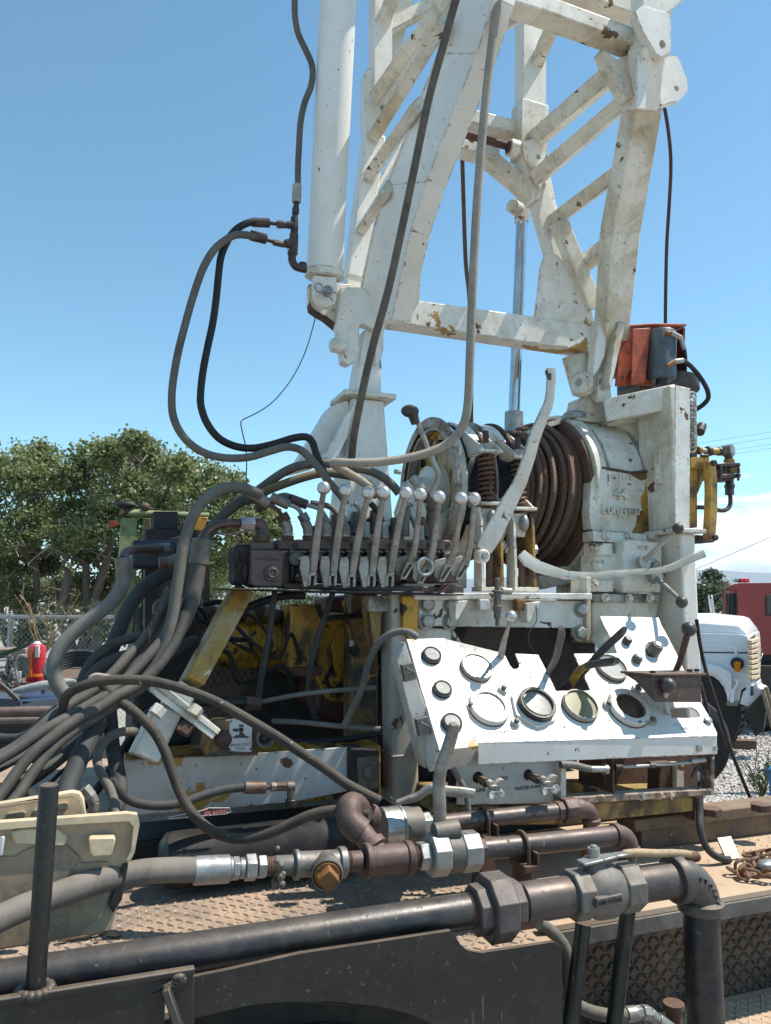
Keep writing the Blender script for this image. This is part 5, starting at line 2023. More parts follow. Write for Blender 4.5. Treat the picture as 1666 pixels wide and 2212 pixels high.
# hinge feet and pins on the left
for cx, cy, rr_ in ((1152, 880, 30), ):
    p = Q(c3(cx, cy), 2.57)
    mb = MB()
    mb.lathe(p + Vector((-.012, 0, 0)), Vector((-1, -.25, 0)), [(-.02, .026), (.022, .026), (.028, .02)], 20)
    mb.build('hinge_pin', WHITE_DIRTY, mast)
mb = MB()
mb.tube([Q(c3(1160, 905), 2.53), Q(c3(1180, 950), 2.53)], .004, 6)
mb.tube([Q(c3(1385, 965), 2.57), Q(c3(1388, 1010), 2.57)], .004, 6)
mb.build('split_pins', GALV, mast, kind='stuff')
plate('lug_under_cylinder', c3, [(955, 500), (955, 610), (965, 645), (1005, 672), (1060, 700), (1160, 785), (1195, 760), (1215, 500)], 2.64, .035, WHITE_DIRTY)
plate('lug_edge', c3, [(960, 600), (975, 640), (1010, 668), (1060, 690), (1165, 775), (1185, 770), (1180, 790), (1155, 790), (1050, 705), (1000, 678), (965, 650)], 2.63, .045, RUST)
# right hinge
plate('leg_foot', c4, [(905, 410), (1000, 385), (1062, 440), (1066, 560), (1040, 598), (1000, 612), (958, 598), (935, 520)], 2.62, .035, WHITE_DIRTY)
plate('leg_foot', c4, [(1062, 500), (1100, 498), (1128, 530), (1138, 640), (1080, 640), (1064, 600)], 2.60, .03, WHITE)
p = Q(c4(985, 548), 2.60)
mb = MB()
mb.lathe(p + Vector((.01, 0, 0)), Vector((-1, -.35, 0)), [(0, .046), (.028, .046), (.034, .040)], 26)
mb.build('hinge_pin', WHITE_DIRTY, mast)
mb = MB()
mb.lathe(p + Vector((-.02, -.01, 0)), Vector((-1, -.35, 0)), [(.004, .016), (.008, .016)], 6)
mb.build('pin_bolt', GALV, mast)

# stands carrying the hinges
st = thing('mast_stand', 'white pyramid stand with a square cap plate carrying the left mast hinge', 'stand')


def frustum(name, zb, zt, cb, ct, hb, ht_, mat, parent, bevel=.005):
    mb = MB()
    mb.hexa([(cb[0] + sx * hb[0], cb[1] + sy * hb[1], zb) for sx, sy in ((-1, -1), (1, -1), (1, 1), (-1, 1))] + [(ct[0] + sx * ht_[0], ct[1] + sy * ht_[1], zt) for sx, sy in ((-1, -1), (1, -1), (1, 1), (-1, 1))])
    return mb.build(name, mat, parent, bevel=bevel)


pc = Q((790, 860), 2.66)
pt_ = Q((800, 720), 2.66)
frustum('post', pc.z, pt_.z, (pc.x - .005, 2.67), (pt_.x, 2.67), (.052, .055), (.035, .04), WHITE, st)
mb = MB()
mb.box((pc.x - .005, 2.68, pc.z - .004), (.20, .19, .02))
mb.build('cap_plate', WHITE_DIRTY, st, bevel=.003)
pb_ = Q((745, 1180), 2.66)
frustum('pyramid', 1.95, pc.z - .016, (pc.x - .015, 2.70), (pc.x - .005, 2.68), (.095, .16), (.062, .065), WHITE, st)
mb = MB()
mb.hexa(prect(pc.x - .05, pc.x + .05, 2.66, 2.76, 1.06, 1.95))
mb.build('lower_column', DARKYELLOW, st, bevel=.006)
plate('side_fin', c3, [(1085, 1240), (1190, 1200), (1215, 1290), (1130, 1500), (1000, 1600), (850, 1640)], 2.64, .10, WHITE, st)
plate('rear_fin', c3, [(1240, 1215), (1215, 1290), (1190, 1420), (1120, 1560), (1060, 1640), (1020, 1560), (1110, 1440), (1180, 1290)], 2.58, .03, WHITE, st)
st2 = thing('mast_stand', 'small chipped white post under the right mast hinge on top of the winch gearbox', 'stand')
plate('post', c4, [(975, 622), (1062, 590), (1070, 505), (1100, 498), (1128, 545), (1140, 640), (1105, 660), (1110, 750), (955, 735)], 2.66, .09, WHITE_CHIP, st2)
plate('hinge_knuckle', c4, [(1062, 600), (1070, 515), (1098, 500), (1125, 520), (1130, 570), (1095, 640)], 2.60, .05, WHITE_CHIP, st2)

# raising cylinder
rc = thing('raising_cylinder', 'long white hydraulic cylinder hanging in front of the mast at the left', 'hydraulic cylinder')
vc0, vc1 = 2.42, 2.58
pa, pb = Q((701, 595), vc1), Q((734, -60), vc0)
rcy = 39 * sc(pa)
mb = MB()
mb.cyl(pa, pa + (pb - pa).normalized() * 5.2, rcy, n=48)
mb.build('barrel', WHITE_CLEAN, rc)
dcy = (pb - pa).normalized()
mb = MB()
mb.lathe(pa - dcy * .012, dcy, [(0, rcy * 1.02), (.003, rcy * 1.09), (.028, rcy * 1.09), (.032, rcy * 1.01)], 40)
mb.build('end_ring', WHITE_DIRTY, rc)
plate('clevis', c3, [(985, 450), (1125, 455), (1125, 590), (1110, 620), (1075, 640), (1035, 638), (1000, 600), (985, 560)], 2.53, .03, WHITE, rc)
p = Q(c3(1070, 548), 2.52)
mb = MB()
mb.lathe(p + Vector((0, .02, 0)), Vector((-.1, -1, 0)), [(0, .017), (.035, .017), (.04, .012)], 20)
mb.build('clevis_pin', GALV, rc)
mb = MB()
mb.tube(path(c3, [(1100, 605), (1075, 575), (1040, 555), (1005, 545), (992, 525), (1000, 502), (1022, 500), (1040, 520), (1060, 545), (1090, 550), (1118, 556)], 2.49, None, 6), .0032, 8)
mb.build('hairpin_clip', GALV, rc)
# port elbow, tees and hoses
pf = thing('cylinder_port_fittings', 'stack of oily brown tees and elbows feeding the cylinder barrel', 'pipe fittings')
FV = 2.5


def fit(cv, a, b, wv, mat, parent, v=FV, v2=None, hx=False, name='coupling', taper=1.0, bevel=.001):
    pa, pb = Q(cv(*a), v), Q(cv(*b), v2 or v)
    r = wv / 2 * KS[cv] * sc(pa)
    mb = MB()
    if hx:
        mb.cyl(pa, pb, r * 1.05, r * 1.05 * taper, n=6, phase=random.random())
    else:
        L_ = (pb - pa).length
        c_ = min(r * .12, L_ * .2)
        mb.lathe(pa, pb - pa, [(0, r - c_), (c_, r), (L_ - c_, r * taper), (L_, r * taper - c_)], 18)
    return mb.build(name, mat, parent, bevel=bevel if hx else 0)


mb = MB()
mb.tube(path(c3, [(855, 320), (855, 360), (872, 392), (900, 405), (940, 412)], FV), 24 * .358 * sc(Q((650, 560), FV)), 14)
mb.build('elbow', OILYBROWN, pf)
for a, b, wv, hx, mt_ in (((920, 375), (915, 425), 50, 0, 'O'), ((857, 325), (857, 300), 62, 1, 'O'), ((862, 300), (866, 200), 54, 0, 'R'), ((866, 200), (868, 178), 46, 0, 'O'), ((868, 178), (868, 100), 46, 0, 'O'),
                          ((870, 104), (872, 85), 34, 0, 'O'), ((874, 80), (876, 40), 42, 1, 'O'), ((877, 40), (880, 10), 20, 0, 'O'),
                          ((862, 250), (815, 262), 56, 0, 'R'), ((815, 262), (800, 262), 40, 1, 'O'), ((800, 264), (740, 250), 38, 1, 'R'), ((740, 246), (705, 236), 24, 0, 'O'),
                          ((862, 145), (825, 147), 44, 0, 'O'), ((822, 147), (808, 147), 38, 1, 'O'), ((806, 144), (762, 142), 44, 1, 'R'), ((762, 140), (720, 134), 22, 0, 'O')):
    fit(c3, a, b, wv, {'O': OILYBROWN, 'R': OILYRED}[mt_], pf, hx=bool(hx))

HOSES = 0


def hose(name, label, cv, pts, wv, mat, v0, v1=None, ends=(), k=8, n=12, group=None, cat='hose', taper=None):
    """a hose through traced points; ends = crimped ferrules and nuts [(a, b, w, mat, hex)]"""
    t = thing(name, label, cat, group)
    ps = path(cv, pts, v0, v1, k)
    mid = ps[len(ps) // 2]
    r0_ = wv * KS[cv] / 2
    rs = [r0_ * (sc(p) * .35 + sc(mid) * .65) for p in ps]
    mb = MB()
    mb.tube(ps, rs, n)
    mb.build('hose_run', mat, t)
    for e in ends:
        cvv = e[5] if len(e) > 5 else cv
        vv = e[6] if len(e) > 6 else None
        fit(cvv, e[0], e[1], e[2], e[3], t, v=vv if vv else (v0 if e is ends[0] else (v1 or v0)), hx=bool(e[4]), name='hex_nut' if e[4] else 'ferrule')
    return t


hose('hydraulic_hose', 'grey wrapped hose running down beside the white cylinder from the top of the picture', c1, [(874, -60), (870, 0), (872, 100), (890, 200), (935, 300), (970, 380), (978, 450), (965, 530), (930, 620), (905, 740), (895, 900), (890, 1000), (889, 1120)], 38, HOSE_GREY, 2.46, 2.5,
     ends=[((884, 1115), (880, 1222), 56, CREAMSTEEL, 0, c1, 2.5), ((879, 1222), (878, 1250), 34, OILYBROWN, 1, c1, 2.5), ((878, 1250), (876, 1275), 20, OILYBROWN, 0, c1, 2.5)])
hose('hydraulic_hose', 'black hose looping down left of the cylinder, inner one of the pair', c3, [(715, 132), (620, 128), (560, 145), (505, 185), (460, 250), (425, 340), (410, 450), (395, 600), (375, 740), (345, 880), (318, 1020), (303, 1150), (305, 1240), (340, 1340), (410, 1430), (510, 1480), (620, 1492), (740, 1468), (860, 1432), (940, 1425), (978, 1460), (1000, 1530), (1030, 1600), (1060, 1680)], 46, HOSE_BLACK, 2.5, 2.38,
     ends=[((718, 134), (612, 130), 56, OILYBROWN, 0)], k=6)
hose('hydraulic_hose', 'grey wrapped hose looping down left of the cylinder, outer one of the pair', c3, [(700, 232), (600, 210), (520, 205), (450, 238), (380, 300), (320, 400), (275, 520), (235, 650), (200, 780), (165, 920), (140, 1060), (128, 1180), (135, 1290), (175, 1390), (250, 1475), (350, 1530), (470, 1552), (600, 1545), (720, 1510), (820, 1485), (900, 1500), (960, 1550), (1020, 1620), (1080, 1700), (1150, 1780), (1180, 1830)], 48, HOSE_GREY, 2.48, 2.30,
     ends=[((700, 232), (600, 207), 62, OILYBROWN, 0)], k=6)
hose('hydraulic_hose', 'dark worn hose slanting down the white mast leg to the left stand', c0, [(1005, -60), (985, 0), (960, 90), (925, 220), (892, 380), (865, 510), (838, 630), (805, 750), (780, 860), (765, 940), (760, 990)], 17, HOSE_BROWNGREY, 1.95, 2.45, k=6)
hose('hydraulic_hose', 'pale tan hose hanging from the mast top and curling left in front of the winch', c0, [(1085, -60), (1076, 0), (1062, 100), (1046, 250), (1032, 420), (1022, 600), (1016, 760), (1010, 880), (994, 930), (960, 963), (900, 985), (830, 997), (760, 1000), (728, 999), (722, 1004), (740, 1015), (775, 1036), (812, 1062), (830, 1078)], 19, HOSE_TAN, 1.95, 2.3, k=7,
     ends=[((800, 240), (0, 0), 1, GALV, 0)][:0])
t = thing('wire_rope_line', 'brown wire rope hanging inside the mast down to the winch drum', 'wire rope')
mb = MB()
mb.tube(path(c0, [(996, 150), (996, 230), (1000, 380), (1006, 560), (1014, 640), (1018, 760), (1018, 900), (1020, 960)], 2.80), 4.6 * sc(Q((1000, 500), 2.8)), 10)
mb.build('rope', ROPE, t)
hose('pull_cable', 'thin dark purple cable dropping from the right mast leg to the orange motor', c2, [(1300, 560), (1320, 620), (1345, 800), (1350, 950), (1340, 1150), (1328, 1350), (1322, 1600), (1320, 1800)], 19, HOSE_PURPLE, 2.5, 2.85, n=8, cat='cable')
hose('thin_wire', 'thin wire drooping from under the cylinder down to the hose bundle', c3, [(1000, 675), (975, 780), (930, 920), (860, 1060), (770, 1180), (690, 1250), (600, 1300), (558, 1320), (545, 1345), (560, 1420), (576, 1500), (580, 1600), (578, 1680), (595, 1750)], 7, HOSE_DARK, 2.62, 2.55, n=6, cat='cable')

# telescoping rod behind the cross bar
rod = thing('feed_cylinder', 'slim chrome piston rod standing behind the lower mast cross bar', 'hydraulic cylinder')
mb = MB()
mb.cyl(Q((1128, 470), 2.86), Q((1111, 890), 2.86), 12.5 * sc(Q((1110, 700), 2.86)), n=24)
mb.build('piston_rod', CHROME, rod)
mb = MB()
mb.lathe(Q((1109, 1010), 2.86), Q((1111, 880), 2.86) - Q((1109, 1010), 2.86), [(0, .040), (.24, .040), (.243, .030)], 28)
mb.build('gland', GALV, rod)
mb = MB()
mb.beam(Q((1127, 482), 2.86), Q((1130, 425), 2.86), .05, .052)
mb.build('clevis', WHITE_DIRTY, rod, bevel=.006)
p = Q((1112, 446), 2.80)
mb = MB()
mb.lathe(p + Vector((.03, .02, 0)), Vector((-1, -.5, 0)), [(0, .030), (.05, .030), (.054, .026)], 24)
mb.build('clevis_pin', WHITE_DIRTY, rod)
# ------------------------------------------------------------------ winch
wi = thing('cable_winch', 'white winch with rusty drum of wire rope, two spring-loaded brake bands and flanges', 'winch')
WV, WZ = 2.85, 2.33
AX = Vector((0, WV, WZ))


def ring(name, u0, u1, ro, ri, mat, parent=wi, n=56, bevel=0.0):
    mb = MB()
    mb.lathe((u0, WV, WZ), XU, [(0, ri), (0, ro - .004), (.004, ro), (u1 - u0 - .004, ro), (u1 - u0, ro - .004), (u1 - u0, ri)], n, cap=False)
    return mb.build(name, mat, parent, smooth=35)


def wpt(u, ang, r):     # ang measured from the camera side upward
    return Vector((u, WV - math.cos(rad(ang)) * r, WZ + math.sin(rad(ang)) * r))


ring('end_flange', 1.21, 1.232, .296, .255, RUSTWHITE)
ring('end_shell', 1.225, 1.27, .270, .245, WHITE_CHIP)
mb = MB()
mb.lathe((1.26, WV, WZ), XU, [(0, .25), (.005, .25)], 48)
mb.build('inner_disc', YELLOW, wi)
mb = MB()
mb.lathe((1.15, WV, WZ - .02), XU, [(0, .055), (.01, .07), (.06, .075), (.062, .12), (.12, .13)], 28)
mb.build('hub', WHITE_CAST, wi)
for i in range(6):
    a = i * 60 + 15
    p = wpt(1.24, a, .19)
    mb = MB()
    mb.hexp(p, p + XU * .03, .017)
    mb.build('flange_bolt', DARK, wi)
ring('brake_drum', 1.272, 1.352, .262, .12, BRAKEBLUE)
ring('brake_drum', 1.39, 1.47, .262, .12, BRAKEBLUE)
ring('brake_flange', 1.352, 1.362, .288, .1, RUSTWHITE)
ring('brake_flange', 1.380, 1.390, .288, .1, RUSTWHITE)
ring('brake_flange', 1.47, 1.484, .290, .1, RUST)
ring('drum_barrel', 1.484, 1.765, .215, .1, RUST)
ring('drum_flange', 1.768, 1.786, .332, .1, RUSTFLANGE)
ring('casing_ring', 1.786, 1.838, .348, .2, WHITE_CAST)
# rope laid on the drum
rr = random.Random(3)
pts = []
turns = 11
for i in range(turns * 40 + 1):
    a = i * 9
    u = 1.497 + i / (turns * 40) * .252
    pts.append(wpt(u, a, .234 + .002 * math.sin(i * .13)))
mb = MB()
mb.tube(pts, .0118, 8)
mb.build('rope_layer', ROPE, wi)
for k_, (ua_, ub2, rad0) in enumerate(((1.51, 1.59, .256), (1.535, 1.615, .257), (1.57, 1.655, .256), (1.61, 1.69, .257), (1.65, 1.72, .256), (1.69, 1.752, .257), (1.56, 1.64, .276), (1.60, 1.69, .277), (1.66, 1.735, .278), (1.71, 1.755, .277), (1.62, 1.71, .298))):
    pts = []
    for i in range(61):
        s_ = .5 - .5 * math.cos(i / 60 * 2 * math.pi)
        pts.append(wpt(ua_ + (ub2 - ua_) * s_, i * 6 - 150, rad0 + rr.uniform(-.0008, .0008)))
    mb = MB()
    mb.tube(pts[:-1], .0125, 8, closed=True)
    mb.build('rope_wrap', ROPE, wi)


def strap(name, u0, u1, r, th, a0, a1, mat, n=18):
    mb = MB()
    vs, fs = [], []
    for i in range(n + 1):
        a = a0 + (a1 - a0) * i / n
        for (u, q) in ((u0, r), (u1, r), (u1, r + th), (u0, r + th)):
            vs.append(wpt(u, a, q))
        if i:
            o = (i - 1) * 4
            for k_ in range(4):
                fs.append((o + k_, o + (k_ + 1) % 4, o + 4 + (k_ + 1) % 4, o + 4 + k_))
    fs.append((3, 2, 1, 0))
    fs.append((n * 4, n * 4 + 1, n * 4 + 2, n * 4 + 3))
    mb.add(vs, fs)
    return mb.build(name, mat, wi, bevel=.003)


strap('brake_band', 1.282, 1.345, .268, .012, 150, 38, WHITE_CHIP)
strap('brake_band', 1.398, 1.462, .268, .012, 150, 38, WHITE_CHIP)
strap('brake_band', 1.282, 1.345, .268, .010, -35, -120, WHITE_DIRTY)
strap('brake_band', 1.398, 1.462, .268, .010, -35, -120, WHITE_DIRTY)

for (uo, ytop, ybot, xc, yb1) in ((1.315, 895, 1172, 492, 800), (1.430, 925, 1200, 655, 830)):
    # bracket wings welded to the band and the tension spring between them
    vS = WV - .315
    top = Q(c4(xc, ytop + 12), vS)
    low = Q(c4(xc + (8 if uo < 1.4 else 55), ybot), vS)
    us = top.x
    low.x = us
    k_ = sc(top) * KS[c4]
    for du in (-.036, .034):
        mb = MB()
        a_ = wpt(us + du, 62, .280)
        b_ = wpt(us + du, 30, .276)
        mb.slab([a_, Vector((us + du, vS - .012, top.z + .035)), Vector((us + du, vS - .045, top.z + .012)), Vector((us + du, vS - .045, top.z)), Vector((us + du, vS + .01, top.z - .01)), b_ + Vector((0, .0, -.04))], (.010, 0, 0))
        mb.build('bracket_cheek', WHITE_CHIP, wi, bevel=.002)
    mb = MB()
    mb.hexa(prect(us - .044, us + .050, vS - .048, vS + .035, top.z - .002, top.z + .010))
    mb.build('spring_seat', WHITE_DIRTY, wi, bevel=.002)
    mb = MB()
    mb.cyl((us, vS - .005, low.z - .03), (us, vS - .005, top.z + .085), .0115, n=14)
    mb.build('tension_rod', RUST, wi)
    mb = MB()
    mb.hexp((us, vS - .005, top.z + .010), (us, vS - .005, top.z + .036), .023)
    mb.build('rod_nut', CREAMSTEEL, wi, bevel=.001)
    pts = []
    nt_ = 9.5
    h0, h1 = low.z + .012, top.z - .006
    for i in range(int(nt_ * 18) + 1):
        a = i / 18 * 2 * math.pi
        pts.append((us + math.cos(a) * .0265, vS - .005 + math.sin(a) * .0265, h0 + (h1 - h0) * i / (nt_ * 18)))
    mb = MB()
    mb.tube(pts, .0054, 8)
    mb.build('coil_spring', SPRINGRUST, wi)
    mb = MB()
    mb.hexa(prect(us - .045, us + .055, vS - .045, vS + .06, low.z - .002, low.z + .010))
    mb.build('spring_seat', WHITE_DIRTY, wi, bevel=.002)
    for du in (-.045, .045):
        mb = MB()
        mb.slab([Vector((us + du, vS - .045, low.z)), Vector((us + du, vS + .06, low.z + .005)), Vector((us + du, vS + .09, low.z + .07)), Vector((us + du, vS + .02, low.z + .045))], (.009, 0, 0))
        mb.build('bracket_cheek', WHITE_CHIP, wi, bevel=.002)
    # upright link frame below
    mb = MB()
    bz_ = Q(c6(330, 905), vS).z
    for du in (-.045, .034):
        mb = MB()
        mb.slab([Vector((us + du - .004, vS - .03, low.z - .01)), Vector((us + du, vS - .04, low.z - .06)), Vector((us + du, vS - .045, bz_)), Vector((us + du, vS + .02, bz_)), Vector((us + du, vS + .01, low.z - .01))], (.012, 0, 0))
        mb.build('link_cheek', WHITE_CHIP if du < 0 else YELLOWCHIP, wi, bevel=.002)
    mb = MB()
    mb.hexa(prect(us - .05, us + .052, vS - .05, vS + .03, bz_ - .004, bz_ + .012))
    mb.build('link_foot', WHITE_DIRTY, wi, bevel=.002)
    mb = MB()
    mb.slab([Vector((us - .03, vS - .02, low.z - .012)), Vector((us + .03, vS - .02, low.z - .012)), Vector((us + .018, vS - .015, low.z - .10)), Vector((us - .018, vS - .015, low.z - .10))], (0, .02, 0))
    mb.build('clevis_link', WHITE_DIRTY, wi, bevel=.002)
    mb = MB()
    mb.sphere((us + .004, vS - .035, low.z - .05), .021, 14, 9, (.8, 1, 1.5))
    mb.build('rod_eye', GALV, wi)
    mb = MB()
    mb.lathe((us + .045, vS - .01, low.z - .145), XU, [(0, .020), (.020, .020), (.024, .015)], 6)
    mb.lathe((us - .058, vS - .01, low.z - .145), -XU, [(0, .018), (.012, .018)], 6)
    mb.build('pivot_bolts', GALV, wi, bevel=.001, kind='stuff')
    mb = MB()
    mb.cyl((us + .004, vS - .012, bz_ + .012), (us + .004, vS - .012, low.z - .15), .014, n=12)
    mb.build('adjusting_rod', RUST, wi)

plate('side_pedestal', c5, [(1195, 200), (1260, 160), (1330, 330), (1430, 420), (1560, 330), (1600, 500), (1600, 905), (1180, 905), (1160, 560), (1130, 400)], 2.70, .03, WHITE_DIRTY, wi)
plate('pedestal_foot', c5, [(1000, 500), (1120, 430), (1170, 560), (1190, 905), (900, 905), (930, 640)], 2.74, .03, DARKYELLOW, wi)
# casing with cast lettering
cas = thing('winch_gearbox', 'white cast winch gearbox with raised lettering, peeling to yellow at its right edge', 'gearbox')
mb = MB()
mb.lathe((1.84, WV, WZ), XU, [(0, .315), (.02, .325), (.07, .325), (.075, .31), (.36, .31)], 64)
mb.build('round_housing', WHITE_CAST, cas, smooth=30)
# raised arched guard
vs, fs = [], []
n = 16
mb = MB()
for i in range(n + 1):
    a = 100 - i * (102 / n)
    for (u, q) in ((1.86, .326), (2.02, .326), (2.02, .338), (1.86, .338)):
        vs.append(wpt(u, a, q))
    if i:
        o = (i - 1) * 4
        for k_ in range(4):
            fs.append((o + k_, o + (k_ + 1) % 4, o + 4 + (k_ + 1) % 4, o + 4 + k_))
fs += [(3, 2, 1, 0), (n * 4, n * 4 + 1, n * 4 + 2, n * 4 + 3)]
mb.add(vs, fs)
mb.build('arched_guard', WHITE_CHIP, cas, bevel=.003)
CV = 2.515
plate('side_plate', c4, [(1030, 1060), (1065, 975), (1090, 978), (1250, 1003), (1340, 1000), (1350, 1150), (1340, 1308), (1240, 1312), (1050, 1300), (1030, 1290), (1022, 1200)], CV, .05, WHITE_CAST, cas, bevel=.006)
plate('seam_strip', c4, [(1090, 970), (1240, 996), (1365, 985), (1368, 1000), (1250, 1010), (1088, 984)], CV - .008, .02, RUST, cas)
plate('peeled_patch', c4, [(1335, 1022), (1340, 1306), (1240, 1312), (1262, 1270), (1270, 1210), (1292, 1180), (1285, 1130), (1310, 1090), (1318, 1040)], CV - .002, .02, YELLOW, cas, bevel=0)
plate('peeled_patch', c4, [(1225, 1005), (1335, 1003), (1322, 1030), (1290, 1045), (1262, 1030)], CV - .002, .02, YELLOWDARK, cas, bevel=0)
cx = Q(c4(1178, 1115), CV - .001)
quick_text('44', WHITE_CAST, cx, (1, 0, 0), ZU, .064, .011, cas, bold=.0015)
cx = Q(c4(1183, 1195), CV - .001)
quick_text('Longyear', WHITE_CAST, cx, (1, 0, 0), ZU, .050, .011, cas, bold=.0012)
mb = MB()
for i in range(9):
    x = 1085 + i * 18
    mb.beam(Q(c4(x, 1012), CV - .002), Q(c4(x + random.uniform(-3, 3), 1012 + random.uniform(25, 70)), CV - .002), .006, .004)
mb.build('cast_ribs', WHITE_CAST, cas, bevel=.001, kind='stuff')
for nm, pts, v_, th, mt_ in (
        ('lower_flange', [(920, 575), (1225, 592), (1285, 600), (1300, 640), (1100, 640), (920, 635)], 2.49, .07, WHITE_CAST),
        ('cover_lug', [(908, 645), (1030, 642), (1035, 715), (908, 712)], 2.47, .05, WHITE_DIRTY),
        ('cover_box', [(1085, 630), (1130, 622), (1300, 640), (1305, 700), (1295, 915), (1090, 918), (1080, 900)], 2.44, .14, WHITE_CAST),
        ('cover_plate', [(925, 700), (1090, 700), (1090, 900), (925, 895)], 2.48, .09, WHITE_CAST),
        ('cover_lug', [(908, 845), (1030, 850), (1035, 915), (908, 912)], 2.46, .05, WHITE_DIRTY),
        ('sump_flange', [(915, 925), (1290, 925), (1288, 970), (915, 968)], 2.46, .2, GRIMEBLACK),
        ('base_block', [(915, 968), (1288, 970), (1270, 1060), (1285, 1200), (920, 1200)], 2.48, .3, WHITE_DIRTY),
        ('rear_skirt', [(760, 770), (920, 560), (925, 925), (890, 925), (870, 850), (640, 900), (620, 830)], 2.72, .2, WHITE_CHIP)):
    plate(nm, c6, pts, v_, th, mt_, cas, bevel=.005)
quick_text('TOP', WHITE_CAST, Q(c6(1195, 672), 2.438), (1, 0, 0), ZU, .026, .003, cas)
for (x, y, v_) in ((995, 600, 2.485), (1122, 606, 2.485), (1242, 612, 2.485), (948, 768, 2.475), (930, 676, 2.465), (930, 862, 2.455), (990, 948, 2.455), (1118, 950, 2.455), (1235, 946, 2.455)):
    p = Q(c6(x, y), v_)
    mb = MB()
    mb.lathe(p + YV * .002, -YV, [(0, .019), (.004, .019), (.005, .012), (.016, .011)], 12)
    mb.build('cover_bolt', WHITE_DIRTY, cas)
p = Q(c6(1245, 778), 2.43)
mb = MB()
mb.lathe(p + YV * .01, -YV, [(0, .034), (.02, .034), (.022, .02), (.045, .019)], 24)
mb.build('shaft_boss', GALV, cas)

# platform beam under winch
wb = thing('winch_base_beam', 'white bolted channel beam with hex bolts and triangular gussets under the winch', 'beam')
BV = 2.36
plate('beam_web', c7, [(248, 40), (1030, 50), (1032, 232), (1000, 232), (985, 175), (250, 165)], BV, .012, WHITE_CHIP, wb)
mb = MB()
a, b = Q(c7(232, 36), BV - .03), Q(c7(1042, 40), BV - .03)
mb.hexa(prect(a.x, b.x, BV - .035, BV + .22, a.z - .006, a.z + .016))
mb.build('beam_flange', WHITE_CHIP, wb, bevel=.003)
plate('end_plate', c7, [(1018, -60), (1040, -60), (1040, 235), (1018, 235)], BV - .02, .10, WHITE_DIRTY, wb)
plate('lower_bracket', c7, [(235, 172), (400, 180), (405, 280), (240, 275)], BV + .02, .05, WHITE_DIRTY, wb)
plate('brace', c7, [(395, 185), (412, 185), (470, 275), (452, 275)], BV + .03, .03, WHITE_DIRTY, wb)
for (x, y) in ((287, 65), (396, 68), (287, 142), (394, 144), (990, 88), (988, 196)):
    p = Q(c7(x, y), BV)
    mb = MB()
    mb.lathe(p + YV * .003, -YV, [(0, .030), (.004, .030)], 20)
    mb.lathe(p - YV * .001, -YV, [(0, .0225), (.018, .0225), (.021, .018)], 6, phase=random.random())
    mb.build('hex_bolt', GALVWARM, wb, bevel=.001)
for pts in ([(415, 52), (480, 48), (430, 140), (420, 138)], [(745, 60), (810, 52), (762, 148), (748, 150)]):
    plate('gusset', c7, pts, BV - .06, .05, WHITE_CHIP, wb)
for (x, mt_) in ((545, PLASTICWHITE), (712, ORANGERUST)):
    p = Q(c7(x, 68), BV - .03)
    mb = MB()
    mb.box(p, (.036, .03, .036))
    mb.build('square_nut', mt_, wb, bevel=.003)
for (ya, yb, wv, hx) in ((-55, 0, 26, 0), (0, 12, 50, 0), (12, 70, 38, 1), (70, 98, 44, 0), (98, 130, 32, 1), (130, 165, 20, 0)):
    fit(c7, (611, ya), (611, yb), wv, PITTED, wb, v=BV - .08, hx=bool(hx), name='grease_fitting')
mb = MB()
mb.cyl(Q(c6(415, 908), BV - .06), Q(c6(465, 910), BV - .06), .012, n=14)
mb.build('pin_tube', CREAMSTEEL, wb)
plate('recess_shade_sheet', c7, [(230, 165), (1060, 165), (1060, 700), (230, 700)], 2.62, .05, DARK, wb)  # dark sheet standing in for the shade inside the opening

# long brake levers
for (lab, cv, pts, v0, v1, wv, nm) in (
        ('tall bent white brake lever rising in front of the rope drum', c4, [(826, 470), (826, 530), (822, 600), (812, 655), (785, 720), (745, 820), (705, 950), (665, 1060), (610, 1160), (555, 1270), (505, 1360), (480, 1400)], 2.33, 2.40, [46, 46, 46, 50, 56, 62, 66, 72, 84, 96, 100, 80], 1),
        ('low bent white brake lever running to the right across the gearbox', c6, [(520, 700), (560, 740), (620, 775), (700, 800), (780, 822), (900, 825), (1010, 815), (1150, 805), (1290, 795), (1360, 775), (1450, 735), (1535, 700)], 2.44, 2.30, [56, 70, 66, 56, 50, 42, 38, 36, 34, 34, 38, 42], 2)):
    t = thing('brake_lever', lab, 'lever')
    flatbar(cv, pts, v0, v1, wv, .012, LEVERWHITE, t, 'lever_bar', k=4 if nm == 1 else 1, q=.12)
    if nm == 1:
        p = Q(c6(315, 715), 2.38)
        mb = MB()
        mb.lathe(p, -YV, [(-.03, .024), (.0, .024), (.004, .020)], 24)
        mb.build('pivot_boss', WHITE_CHIP, t)
        mb = MB()
        mb.lathe(p - YV * .002, -YV, [(0, .013), (.014, .013)], 6)
        mb.build('pivot_nut', GALV, t)
        mb = MB()
        mb.slab([Q(c4(x, y), 2.327) for x, y in ((798, 480), (830, 478), (828, 530), (815, 528), (800, 500))], (0, .003, 0))
        mb.build('worn_grip_patch', DARK, t)

